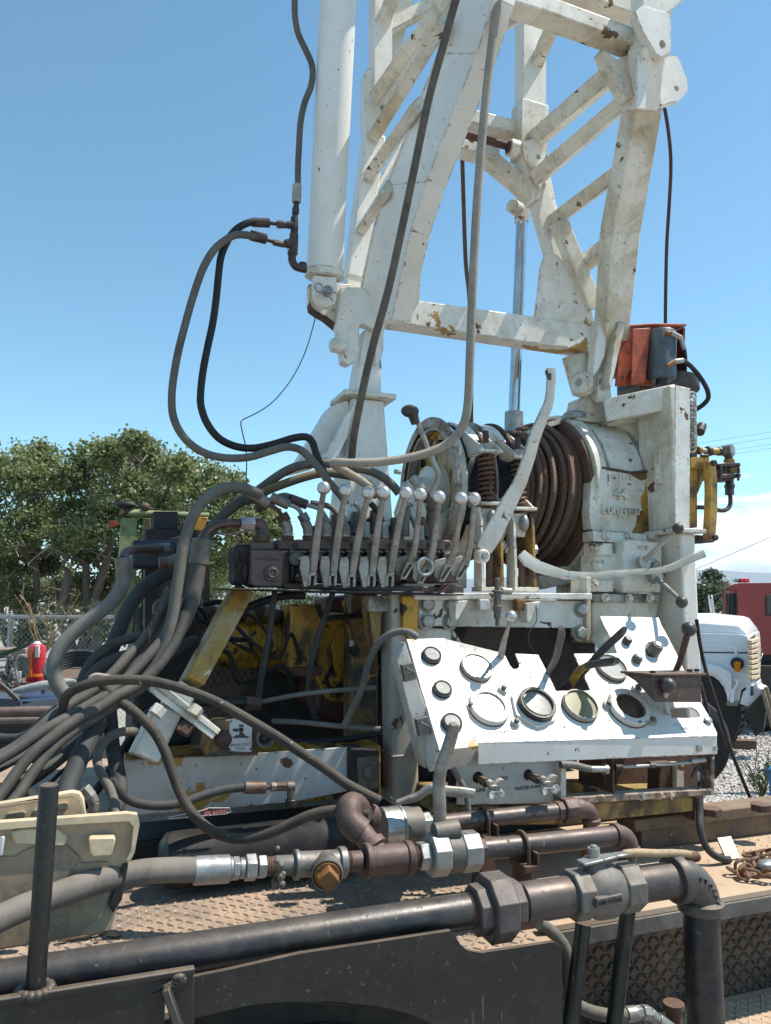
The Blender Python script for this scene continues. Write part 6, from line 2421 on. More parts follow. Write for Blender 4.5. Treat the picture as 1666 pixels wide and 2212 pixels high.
# levers with black balls
for (lab, cv, ball, r, pts, wv, v0, v1, mt_) in (
        ('black ball lever pointing up in front of the right post', c6, (1391, 562), 31, [(1375, 585), (1290, 655), (1195, 750)], [22, 26, 34], 2.24, 2.40, CREAMSTEEL),
        ('black ball lever hanging down beside the right post', c6, (1411, 970), 33, [(1390, 945), (1330, 890), (1262, 832)], [22, 28, 30], 2.22, 2.40, GALV),
        ('black ball lever bent at the elbow in front of the left winch end', c4, (118, 690), 44, [(135, 715), (160, 780), (200, 880), (235, 965), (250, 1010), (240, 1060), (215, 1110), (190, 1170)], [26, 26, 26, 26, 30, 28, 26, 26], 2.36, 2.46, CREAMSTEEL)):
    t = thing('ball_lever', lab, 'lever')
    p = Q(cv(*ball), v0)
    rr_ = r * KS[cv] * sc(p)
    mb = MB()
    if cv is c4:
        mb.sphere(p + Vector((-.008, 0, 0)), rr_ * .95, 24, 16, (1.12, 1, .78))
        mb.cyl(p + Vector((.0, 0, 0)), p + Vector((.016, .01, -.04)), .02, .014)
    else:
        mb.sphere(p, rr_, 24, 16)
    mb.build('ball_knob', RUBBERBALL, t)
    ps = path(cv, pts, v0, v1, 5)
    mb = MB()
    mb.tube(ps, [w_ * KS[cv] * sc(p) / 2 for w_ in np.interp(np.linspace(0, 1, len(ps)), np.linspace(0, 1, len(wv)), wv)], 12)
    mb.build('lever_rod', mt_, t)
    mb = MB()
    if cv is c6:
        mb.lathe(ps[-1] + YV * .01, -YV, [(0, .026), (.025, .026)], 20)
        mb.build('lever_hub', GALV, t)

# right post frame
po = thing('mast_support_frame', 'thick white square post with a cap flange and a top arm to the mast hinge', 'frame')
PV = 2.36
plate('post_front', c4, [(1462, 556), (1538, 572), (1535, 1290), (1460, 1290)], PV, .012, WHITE_CHIP, po)
mb = MB()
a = Q(c4(1463, 1290), PV)
b = Q(c4(1538, 1290), PV)
tz = Q(c4(1500, 562), PV).z
mb.hexa([(a.x, PV + .001, a.z), (b.x, PV + .001, a.z), (b.x + .03, PV + .20, a.z), (a.x - .0, PV + .20, a.z), (a.x, PV + .001, tz), (b.x, PV + .001, tz), (b.x + .03, PV + .20, tz), (a.x, PV + .20, tz)])
mb.build('post', WHITE_DIRTY, po, bevel=.008)
plate('post_patch', c4, [(1370, 880), (1455, 890), (1455, 1060), (1370, 1060)], 2.42, .02, WHITE_DIRTY, po)
mb = MB()
a = Q(c4(1462, 1290), PV)
zc_ = Q(c4(1470, 1290), PV).z
mb.hexa(prect(Q(c4(1440, 1300), PV).x, Q(c4(1592, 1300), PV).x, PV - .03, PV + .24, zc_ - .016, zc_))
mb.build('cap_flange', WHITE_CHIP, po, bevel=.003)
mb = MB()
a2_, b2_ = Q(c6(1410, 700), PV).x, Q(c6(1492, 700), PV).x
zb_ = 1.16
mb.hexa(prect(a2_, b2_, PV + .002, PV + .19, zb_, zc_ - .016))
mb.build('lower_post', WHITE, po, bevel=.008)
# arm from post back to the hinge
pA, pB_ = Q(c4(1475, 618), 2.40), Q(c4(1110, 692), 2.60)
mb = MB()
mb.beam(pB_, pA, .10, .082 * 1.15)
mb.build('top_arm', WHITE_CHIP, po, bevel=.006)
plate('frame_web', c4, [(1110, 740), (1370, 680), (1372, 985), (1330, 980), (1290, 860), (1230, 790), (1140, 745)], 2.60, .06, WHITE_DIRTY, po)
plate('arm_gusset', c4, [(1130, 745), (1375, 690), (1370, 720), (1170, 760)], 2.56, .04, WHITE_CHIP, po)
plate('saddle', c4, [(700, 790), (810, 745), (950, 705), (1130, 735), (1130, 760), (950, 730), (705, 810)], 2.72, .08, WHITE_DIRTY, po)
p = Q(c4(948, 720), 2.7)
mb = MB()
mb.lathe(p + Vector((0, 0, -.01)), ZU, [(0, .05), (.02, .05), (.03, .04)], 26)
mb.build('round_cap', GALV, po)
chn = thing('hanging_chain', 'short pale chain hanging down the right side of the white post', 'chain')
for i in range(11):
    p = Q(c4(1548, 625 + i * 24), PV + .05)
    link_ring(p, ZU + Vector((.1 * (-1) ** i, 0, 0)), XU * (1 if i % 2 else .1) + YV * (.1 if i % 2 else 1), .052, .03, .005, CREAMSTEEL, chn)

# orange guard and motor on top
mo = thing('hydraulic_motor', 'blue-grey cylindrical motor in a chipped orange guard on top of the right post', 'motor')
mb = MB()
c = Q(c4(1345, 420), 2.75)
R_ = 170 * KS[c4] * sc(c)
zt, zb2 = Q(c4(1345, 268), 2.75).z, Q(c4(1345, 555), 2.75).z
n = 20
sh = [(1178, 555), (1188, 280), (1215, 262), (1330, 258)]
mb.slab([Q(c4(x, y), 2.56) for x, y in ((1160, 560), (1185, 300), (1205, 268), (1340, 262), (1340, 556))], (0, .012, 0))
mb.build('guard_left_wall', ORANGE, mo, bevel=.002)
mb = MB()
q0, q1 = Q(c4(1338, 262), 2.56), Q(c4(1338, 556), 2.56)
q2, q3 = Q(c4(1512, 262), 2.66), Q(c4(1508, 560), 2.66)
mb.slab([q0 + Vector((0, .06, 0)), q2 + Vector((0, .06, 0)), q3 + Vector((0, .06, 0)), q1 + Vector((0, .06, 0))], (0, .012, 0))
mb.build('guard_back_wall', REDSHADE, mo)
mb = MB()
mb.slab([q2, q2 + Vector((-.012, .16, 0)), q3 + Vector((-.012, .16, 0)), q3], (-.01, 0, 0))
mb.build('guard_right_wall', REDSHADE, mo)
mb = MB()
l0 = Q(c4(1185, 268), 2.56)
mb.slab([l0 + Vector((0, .0, .004)), q0 + Vector((0, -.01, .006)), Q(c4(1520, 254), 2.60), q2 + Vector((0, .18, .012)), l0 + Vector((.0, .2, .004))], (0, 0, .010))
mb.build('guard_lid', ORANGE, mo, bevel=.002)
mb = MB()
mb.lathe((c.x - .02, 2.70, zb2 - .05), ZU, [(0, R_ * 1.15), (.05, R_ * 1.15), (.055, R_ * 1.0)], 30)
mb.build('motor_base', DARK, mo)
plate('guard_flap', c4, [(1245, 268), (1335, 262), (1308, 545), (1238, 556)], 2.52, .01, ORANGE, mo)
a, b = Q(c4(1395, 282), 2.52), Q(c4(1392, 528), 2.52)
mb = MB()
mb.lathe(b, a - b, [(0, .052), (.004, .057), ((a - b).length - .01, .057), ((a - b).length, .05)], 32)
mb.build('motor_body', BLUEGREY, mo)
mb = MB()
mb.cyl(Q(c4(1392, 560), 2.52), Q(c4(1392, 528), 2.52), .024, n=16)
mb.build('motor_neck', DARK, mo)
fit(c4, (1415, 292), (1440, 290), 24, ORANGERUST, mo, v=2.46, hx=True, name='hex_nut')
fit(c4, (1440, 290), (1490, 315), 26, CREAMSTEEL, mo, v=2.46, name='pipe_elbow')
fit(c4, (1490, 315), (1508, 375), 24, GALV, mo, v=2.46, name='ferrule')
fit(c4, (1420, 460), (1455, 436), 26, ORANGERUST, mo, v=2.46, hx=True, name='hex_nut')
fit(c4, (1455, 436), (1500, 430), 26, CREAMSTEEL, mo, v=2.46, name='ferrule')
hose('hydraulic_hose', 'short black hose from the top of the blue-grey motor down behind the post', c4, [(1505, 365), (1512, 430), (1505, 540), (1500, 600)], 22, HOSE_BLACK, 2.47, 2.65)
hose('hydraulic_hose', 'black hose curving out to the right of the blue-grey motor and back', c4, [(1498, 430), (1530, 450), (1580, 505), (1620, 570), (1630, 620), (1605, 655), (1560, 685)], 24, HOSE_BLACK, 2.47, 2.60)

# yellow bracket and blow-down valve right of the post
yb = thing('yellow_link_bracket', 'chipped yellow and brown bracket with a long link bar right of the white post', 'bracket')
YVv = 2.62
plate('column', e1, [(215, 440), (293, 455), (293, 1110), (215, 1095)], YVv, .08, YELLOWCHIP, yb)
plate('rear_column', e1, [(225, -60), (293, -60), (293, 340), (225, 330)], YVv + .02, .08, DARK, yb)
plate('top_arm', e1, [(222, 335), (430, 330), (430, 462), (300, 455), (222, 440)], YVv - .02, .10, YELLOWCHIP, yb)
plate('strut', e1, [(296, 460), (410, 465), (400, 500), (298, 740)], YVv + .01, .02, YELLOWDARK, yb)
plate('lower_arm', e1, [(285, 1190), (500, 1195), (500, 1255), (470, 1275), (285, 1285)], YVv - .02, .08, DARK, yb)
plate('link_bar', e1, [(412, 375), (498, 370), (510, 480), (522, 640), (522, 900), (510, 1120), (495, 1255), (420, 1258), (412, 1160), (425, 950), (432, 700), (425, 500)], YVv - .07, .035, YELLOWCHIP, yb, bevel=.006)
for (x, y) in ((463, 400), (478, 1222)):
    p = Q(e1(x, y), YVv - .075)
    mb = MB()
    mb.lathe(p, -YV, [(0, 34 * KS[e1] * sc(p)), (.012, 34 * KS[e1] * sc(p)), (.015, 26 * KS[e1] * sc(p))], 18)
    mb.build('link_pin', DARK, yb)
fit(e1, (330, 320), (415, 318), 34, DARK, yb, v=YVv - .03, name='bolt')
bv = thing('relief_valve', 'oily brown pipe assembly with a square yellow-brown relief valve against the sky', 'valve')
for a, b, wv, mt_, hx in (((290, 258), (330, 262), 90, YELLOW, 0), ((330, 262), (410, 268), 56, CREAMSTEEL, 0), ((395, 268), (440, 270), 110, OILYBROWN, 0), ((440, 272), (520, 272), 84, YELLOWCHIP, 0), ((515, 272), (580, 270), 96, OILYBROWN, 0), ((575, 262), (660, 260), 112, OILYBROWN, 0),
                          ((640, 300), (640, 365), 86, OILYBROWN, 0), ((645, 362), (645, 395), 120, YELLOWCHIP, 1), ((648, 590), (648, 640), 90, OILYBROWN, 0), ((648, 635), (648, 672), 108, OILYBROWN, 1), ((648, 672), (648, 750), 92, OILYBROWN, 1)):
    fit(e1, a, b, wv, mt_, bv, v=2.65, hx=bool(hx), name='pipe_piece')
p = Q(e1(680, 260), 2.62)
mb = MB()
mb.lathe(p + Vector((-.02, .03, 0)), Vector((.4, -1, 0)), [(0, .026), (.04, .026), (.042, .022)], 24)
mb.build('end_plug', GALV, bv)
plate('valve_block', e1, [(585, 420), (640, 400), (700, 430), (708, 590), (590, 590)], 2.60, .08, OILYBROWN, bv, bevel=.006)
for pts in ([(515, 405), (580, 395), (765, 395), (775, 420), (770, 440), (600, 440), (520, 425)], [(515, 535), (600, 520), (770, 515), (778, 540), (770, 558), (590, 565), (520, 560)]):
    plate('clamp_plate', e1, pts, 2.585, .10, OILYBROWN, bv, bevel=.003)
plate('name_face', e1, [(658, 445), (768, 450), (775, 505), (660, 512)], 2.59, .02, YELLOWCHIP, bv)
for (x, ya, yb_) in ((548, 425, 600), (745, 420, 592), (560, 425, 575)):
    fit(e1, (x, ya), (x, yb_), 26, OILYBROWN, bv, v=2.58, name='clamp_bolt')
mb = MB()
mb.tube(path(e1, [(655, 745), (658, 800), (655, 855), (630, 900), (580, 922), (500, 915), (420, 892), (300, 888)], 2.65), 24 * KS[e1] * sc(Q((1560, 1080), 2.65)), 12)
mb.build('return_pipe', OILYBROWN, bv)
mb = MB()
mb.cyl(Q(e1(320, 60), 2.6), Q(e1(345, -10), 2.62), .02, n=12)
o = mb.build('hose_coupling', DARK)
tag(o, 'dark knurled coupling sticking out at the top right of the white post', 'coupling')
# ------------------------------------------------------------------ control valve bank with its levers
vb = thing('control_valve_bank', 'row of brown hydraulic valve sections carrying nine aluminium levers with round ends', 'valve bank')
v5 = 2.40
plate('mounting_angle', c5, [(-20, 903), (200, 908), (1425, 930), (1430, 942), (1580, 940), (1582, 952), (1420, 955), (190, 918), (-20, 912)], 2.28, .24, DARK, vb, bevel=.002)
plate('base_strip', c5, [(380, 870), (1580, 900), (1582, 940), (380, 905)], v5 - .02, .10, BROWN, vb)
plate('end_foot', c5, [(1485, 876), (1582, 892), (1582, 936), (1425, 932)], 2.33, .12, BROWN, vb, bevel=.003)
plate('inlet_block', c5, [(165, 645), (392, 655), (380, 900), (200, 900), (160, 880)], 2.34, .12, BROWN, vb, bevel=.006)
plate('inlet_flange', c5, [(165, 598), (318, 598), (318, 648), (165, 645)], 2.37, .08, BROWN, vb, bevel=.003)
plate('end_block', c5, [(60, 620), (165, 612), (160, 880), (80, 885), (55, 860)], 2.40, .12, DARK, vb, bevel=.005)
for (x, y, r) in ((68, 695, 42), (132, 800, 42), (440, 800, 45)):
    p = Q(c5(x, y), 2.38)
    mb = MB()
    mb.sphere(p, r * KS[c5] * sc(p), 18, 12, (.5, .8, 1.7))
    mb.build('end_cap', DARK, vb)
p = Q(c5(303, 805), 2.338)
mb = MB()
mb.lathe(p + YV * .004, -YV, [(0, .026), (.012, .026), (.014, .0)], 6)
mb.lathe(p + YV * .004, -YV, [(.01, .017), (.024, .017), (.026, .012), (.02, .008)], 20)
mb.build('port_plug', BROWN, vb, bevel=.001)
quick_text('MADE IN USA', BROWN, Q(c5(275, 712), 2.337), (1, 0, -.05), ZU, .012, .001, vb)
for i in range(9):
    x = 432 + i * 127
    plate('valve_section', c5, [(x - 12, 655), (x + 100, 660), (x + 100, 870), (x, 870)], v5, .16, BROWN, vb, bevel=.005)
    plate('section_cap', c5, [(x - 95, 580), (x + 40, 584), (x + 52, 600), (x + 50, 650), (x - 90, 645)], v5 - .01, .09, BROWN, vb, bevel=.005)
    p = Q(c5(x + 28, 618), v5 - .012)
    mb = MB()
    mb.lathe(p, -YV, [(0, .0085), (.004, .008), (.004, .004)], 14)
    mb.build('socket_screw', DARK, vb)
    plate('tie_plate', c5, [(x - 10, 648), (x + 40, 655), (x + 95, 652), (x + 110, 672), (x + 60, 668), (x + 10, 676), (x - 8, 668)], v5 - .02, .03, PITTED, vb, bevel=.002)
    mb = MB()
    p = Q(c5(x + 55, 705), v5 - .03)
    mb.lathe(p + YV * .03, Vector((-.4, -1, -.1)), [(0, .026), (.03, .024), (.045, .018)], 18)
    mb.build('spool_cap', PITTED, vb)
LEV = [((650, 240), (578, 810), 0), ((795, 256), (712, 812), 0), ((945, 272), (838, 818), 0), ((1047, 270), (970, 815), 0), ((1195, 276), (1092, 815), 0),
       ((1290, 284), (1222, 735), 1), ((1415, 302), (1335, 765), 2), ((1562, 312), (1478, 752), 1), ((1648, 312), (1590, 738), 1)]
for i, (bl, bt, kd) in enumerate(LEV):
    vt, vl = 2.20, 2.31
    pbz, plz = Q(c5(*bl), vt), Q(c5(*bt), vl)
    rb = 45 * KS[c5] * sc(pbz)
    if kd == 0:
        pts = [(bl[0] - 2, bl[1] + 30), (bl[0] + (bt[0] - bl[0]) * .35, bl[1] + (bt[1] - bl[1]) * .30), (bl[0] + (bt[0] - bl[0]) * .68, bl[1] + (bt[1] - bl[1]) * .62), bt]
        wv = [34, 40, 50, 50]
    else:
        pts = [(bl[0] - 2, bl[1] + 30), (bl[0] + (bt[0] - bl[0]) * .28, bl[1] + (bt[1] - bl[1]) * .45), (bl[0] + (bt[0] - bl[0]) * .55, bl[1] + (bt[1] - bl[1]) * .78), bt]
        wv = [28, 36, 42, 60]
    lv = flatbar(c5, pts, vt, vl, wv, .015, ALU, vb, 'lever', k=5)
    mb = MB()
    mb.sphere(pbz, rb, 28, 18)
    # flattened left face of the ball
    for q in range(len(mb.v)):
        vx = Vector(mb.v[q]) - pbz
        dn = Vector((-.62, -.75, -.1)).normalized()
        dd = vx.dot(dn)
        if dd > rb * .78:
            vx = vx - dn * (dd - rb * .78)
            mb.v[q] = tuple(pbz + vx)
    mb.build('ball_end', POLISH, lv, smooth=50)
    x, y = bt
    if kd == 0:
        plate('pivot_fin', c5, [(x - 78, y - 118), (x - 30, y - 122), (x - 18, y - 90), (x - 28, y + 75), (x - 38, y + 86), (x - 62, y + 84), (x - 70, y + 30), (x - 86, y - 40)], vl - .015, .012, ALU, vb, bevel=.002)
        plate('pivot_fin', c5, [(x - 48, y - 110), (x - 34, y - 110), (x - 26, y + 20), (x - 40, y + 80)], vl + .0, .03, ALU, vb, bevel=.001)
        mb = MB()
        for dx in (-24, 14):
            mb.slab([Q(c5(x + dx, y - 4), vl - .018), Q(c5(x + dx + 11, y - 6), vl - .018), Q(c5(x + dx + 11, y + 60), vl - .018), Q(c5(x + dx + 6, y + 78), vl - .018), Q(c5(x + dx - 8, y + 78), vl - .018), Q(c5(x + dx - 6, y + 40), vl - .018)], (0, .022, 0))
        mb.slab([Q(c5(x - 24, y - 8), vl - .018), Q(c5(x + 22, y - 8), vl - .018), Q(c5(x + 22, y + 12), vl - .018), Q(c5(x - 24, y + 12), vl - .018)], (0, .022, 0))
        mb.build('lever_fork', ALU, lv, bevel=.001)
        for (dx, dy, r_) in ((-92, -95, 15), (-98, 15, 15)):
            p = Q(c5(x + dx, y + dy), vl + .03)
            mb = MB()
            mb.lathe(p, Vector((-.3, -1, 0)), [(0, r_ * KS[c5] * sc(p)), (.015, r_ * KS[c5] * sc(p)), (.019, .003)], 14)
            mb.build('cap_screw', PITTED, vb)
    else:
        plate('pivot_fin', c5, [(x - 92, y - 30), (x - 20, y - 50), (x + 12, y + 5), (x - 30, y + 110), (x - 62, y + 112), (x - 96, y + 75)], vl + .02, .012, ALU, vb, bevel=.002)
        mb = MB()
        mb.slab([Q(c5(x + a_, y + b_), vl - .01) for a_, b_ in ((-20, -6), (28, -6), (26, 20), (-28, 112), (-62, 112), (-56, 84))], (0, .02, 0), [[Q(c5(x + a_, y + b_), vl - .01) for a_, b_ in ((-8, 14), (14, 14), (-34, 92), (-50, 88))]])
        mb.build('lever_fork', ALU, lv, bevel=.001)
        if kd == 2:
            p = Q(c5(x - 12, y - 2), vl - .03)
            mb = MB()
            r_ = 54 * KS[c5] * sc(p)
            pts = [p + Vector((math.cos(a * .2618) * r_, -.0, math.sin(a * .2618) * r_)) for a in range(24)]
            mb.tube(pts, .006, 8, closed=True)
            mb.build('steel_ring', GALV, vb)

# fittings standing on the bank
plate('rear_manifold', c5, [(560, 500), (700, 440), (760, 470), (980, 420), (1060, 480), (1180, 520), (1200, 640), (560, 640)], 2.56, .05, DARK, vb, bevel=.008)
for (x, y, w_) in ((610, 470, 60), (720, 420, 70), (860, 400, 80), (980, 390, 70), (1120, 440, 80)):
    fit(c5, (x, y + 150), (x + 12, y), w_, BROWN if w_ == 70 else PITTED, vb, v=2.54, name='rear_nipple')
ft = thing('bank_fittings', 'line of hydraulic elbows and hex nuts standing behind the nine levers', 'pipe fittings')
for (x, y, s_) in ((410, 505, 1.0), (545, 505, .95), (672, 510, .95), (795, 512, .95)):
    f_v = 2.40
    fit(c5, (x, y + 85), (x, y + 52), 84 * s_, RUST, ft, v=f_v, hx=True, name='hex_base')
    fit(c5, (x, y + 56), (x, y + 34), 66 * s_, GALVWARM, ft, v=f_v, name='thread_collar')
    mb = MB()
    mb.tube(path(c5, [(x, y + 36), (x - 2, y), (x - 22, y - 45)], f_v), 36 * s_ * KS[c5] * sc(Q(c5(x, y), f_v)), 16)
    mb.build('elbow_body', ELBOWGREY, ft)
    fit(c5, (x - 12, y - 40), (x - 42, y - 92), 78 * s_, RUST if x == 410 else BLUEGREY2, ft, v=f_v, hx=True, name='swivel_nut')
for (x, y) in ((925, 520), (1050, 525), (1285, 545)):
    fit(c5, (x, y + 72), (x, y + 48), 78, RUST, ft, v=2.42, hx=True, name='hex_base')
    fit(c5, (x, y + 50), (x, y - 55), 64, GREENGREY, ft, v=2.42, hx=True, name='tall_nut')
for (pts, wv, mt_) in (([(1190, 560), (1190, 470), (1200, 400), (1220, 345)], 60, PITTED), ([(1270, 500), (1250, 440), (1225, 390), (1205, 345)], 56, GALV), ([(1040, 470), (1010, 400), (960, 340)], 40, DARK), ([(920, 470), (905, 420), (880, 370), (850, 340)], 30, GALV),
                       ([(1320, 560), (1325, 520), (1305, 470), (1290, 440)], 56, RUSTPIPE), ([(1350, 600), (1355, 480), (1362, 400)], 62, RUSTPIPE)):
    mb = MB()
    mb.tube(path(c5, pts, 2.44), wv / 2 * KS[c5] * sc(Q(c5(*pts[0]), 2.44)), 14)
    mb.build('pipe_elbow', mt_, ft)
for a, b, wv, mt_, hx in (((1372, 400), (1352, 330), 74, RUSTPIPE, 0), ((1352, 330), (1300, 250), 76, RUSTPIPE, 0), ((1300, 250), (1240, 180), 60, CREAMSTEEL, 0), ((1290, 245), (1268, 215), 76, CREAMSTEEL, 1), ((1262, 205), (1235, 170), 66, CREAMSTEEL, 0),
                          ((1160, 135), (1120, 130), 34, CREAMSTEEL, 1)):
    fit(c5, a, b, wv, mt_, ft, v=2.46, hx=bool(hx), name='quick_coupler')
# big brown feed elbow at the left end
for a, b, wv, mt_, hx in (((235, 598), (235, 552), 108, RUST, 1), ((235, 556), (235, 500), 78, OILYBROWN, 0), ((245, 480), (190, 478), 78, BROWN, 0)):
    fit(c5, a, b, wv, mt_, ft, v=2.38, hx=bool(hx), name='feed_fitting')
p = Q(c5(235, 485), 2.38)
mb = MB()
mb.tube(path(c5, [(237, 545), (237, 505), (222, 480), (190, 478)], 2.38), 38 * KS[c5] * sc(p), 16)
mb.build('feed_elbow', BROWN, ft)
fit(c5, (190, 473), (100, 470), 92, POLISHNUT, ft, v=2.36, hx=True, name='feed_nut')
mb = MB()
mb.tube(path(c8, [(1600, 640), (1530, 640), (1450, 650), (1390, 680), (1352, 730), (1345, 790)], 2.36, 2.30), 30 * KS[c8] * sc(Q(c8(1400, 650), 2.34)), 16)
mb.build('feed_pipe', FEEDPIPE, ft)

# ------------------------------------------------------------------ control console
con = thing('control_console', 'tilted white control console with round gauges, cut-outs and worn black lettering', 'control panel')
PN = Vector((0, -math.sin(rad(46)), math.cos(rad(46))))
PP0 = Q(c7(1100, 692), 1.98)
PUP = Vector((0, math.cos(rad(46)), math.sin(rad(46))))


def PP(x, y, off=0.0, cv=c7):
    return QP(cv(x, y), PP0 + PN * off, PN)


face = [(375, 225), (390, 285), (640, 290), (648, 305), (668, 345), (682, 362), (700, 362), (712, 352), (712, 335), (694, 292), (798, 296), (880, 462), (1038, 460), (962, 292), (1160, 290), (1142, 240), (1100, 165), (1080, 120), (1200, 122), (1348, 126), (1365, 165), (1420, 268), (1470, 375), (1545, 520), (1590, 595), (1616, 655), (1616, 668), (523, 700), (500, 690)]
slot = [(1395, 545), (1410, 538), (1500, 537), (1522, 548), (1538, 570), (1536, 584), (1410, 586), (1398, 570)]
hole2 = [(1322 + math.cos(a * .5236) * 38, 271 - math.sin(a * .5236) * 37) for a in range(12)]
mb = MB()
mb.slab([PP(x, y) for x, y in face], -PN * .006, [[PP(x, y) for x, y in slot], [PP(x, y) for x, y in hole2]])
mb.build('console_face', WHITE_PANEL, con, smooth=0)
mb = MB()
e0, e1_ = PP(523, 700), PP(1616, 662)
mb.slab([e0 + PN * 0, e1_, e1_ + Vector((0, .002, -.060)), e0 + Vector((0, .002, -.060))], (0, .006, 0))
mb.build('front_lip', LIPGREY, con, bevel=.002)
mb = MB()
mb.slab([PP(1080, 120, -.001), PP(1100, 165, -.001), PP(1142, 240, -.001), PP(1160, 290, -.001), PP(1160, 290) + Vector((0, 0, -.07)), PP(1060, 160) + Vector((0, .03, -.05))], (.006, 0.01, 0))
mb.build('wing_side', WHITE_DIRTY, con)
# electrical box at the left with three small meters
ebo = .055
mb = MB()
F_ = [PP(x, y, ebo) for x, y in ((195, 224), (372, 219), (392, 285), (525, 716), (345, 736))]
mb.slab(F_, -PN * .10)
mb.build('meter_box', WHITE_METERBOX, con, bevel=.002)
plate('meter_box_side', c7, [(152, 322), (190, 240), (345, 738), (280, 818), (262, 770)], 2.02, .05, GREY_PANEL, con)
mb = MB()
mb.slab([PP(345, 738, ebo), PP(526, 718, ebo), Q(c7(500, 745), 2.03), Q(c7(430, 800), 2.06), Q(c7(285, 818), 2.04)], (0, .02, 0.0))
mb.build('meter_box_underside', YELLOW, con)
for (x, y) in ((203, 375), (268, 622)):
    p = Q(c7(x, y), 1.99)
    mb = MB()
    mb.box(p, (.034, .022, .046), Matrix.Rotation(rad(-12), 3, 'Y'))
    mb.tube([p + Vector((-.012, -.016, .012)), p + Vector((.012, -.02, .0)), p + Vector((-.006, -.018, -.016))], .003, 6)
    mb.build('box_latch', PITTED, con, bevel=.003)


def disc(c, r0, r1, h0, h1, mat, parent, name, n=40, inner=None, off=PN):
    mb = MB()
    if inner:
        mb.lathe(c, off, [(h0, inner), (h0, r0), (h1 - .002, r0), (h1, r0 - .002), (h1, inner + .001), (h0, inner)], n, cap=False)
    else:
        mb.lathe(c, off, [(h0, r0), (h1 - .001, r1), (h1, r1 - .001)], n)
    return mb.build(name, mat, parent)


def ticks(c, r, parent, mat, a0=-225, a1=45, n=27, num=True):
    mb = MB()
    X, Y = XU, PUP
    for i in range(n):
        a = rad(-(a0 + (a1 - a0) * i / (n - 1)) - 180)
        d = X * math.cos(a) + Y * math.sin(a)
        l = .12 if i % 2 else .2
        mb.beam(c + d * r, c + d * r * (1 - l), .0008 if i % 2 else .0014, .0006, PN)
    return mb.build('dial_marks', mat, parent, kind='stuff')


def needle_(c, r, g_):
    mb = MB()
    mb.beam(c + XU * r * .12 + PUP * r * .1, c - XU * r * .42 - PUP * r * .35, .001, .004, PN, b2=.0015)
    mb.cyl(c, c + PN * .002, .005)
    mb.build('needle', PRINT, g_)
    for i in range(5):
        a = rad(225 - i * 67)
        quick_text(str(i * 10), PRINT, c - PN * .0008 + (XU * math.cos(a) + PUP * math.sin(a)) * r * .44, XU, PUP, .009, .0003, g_)


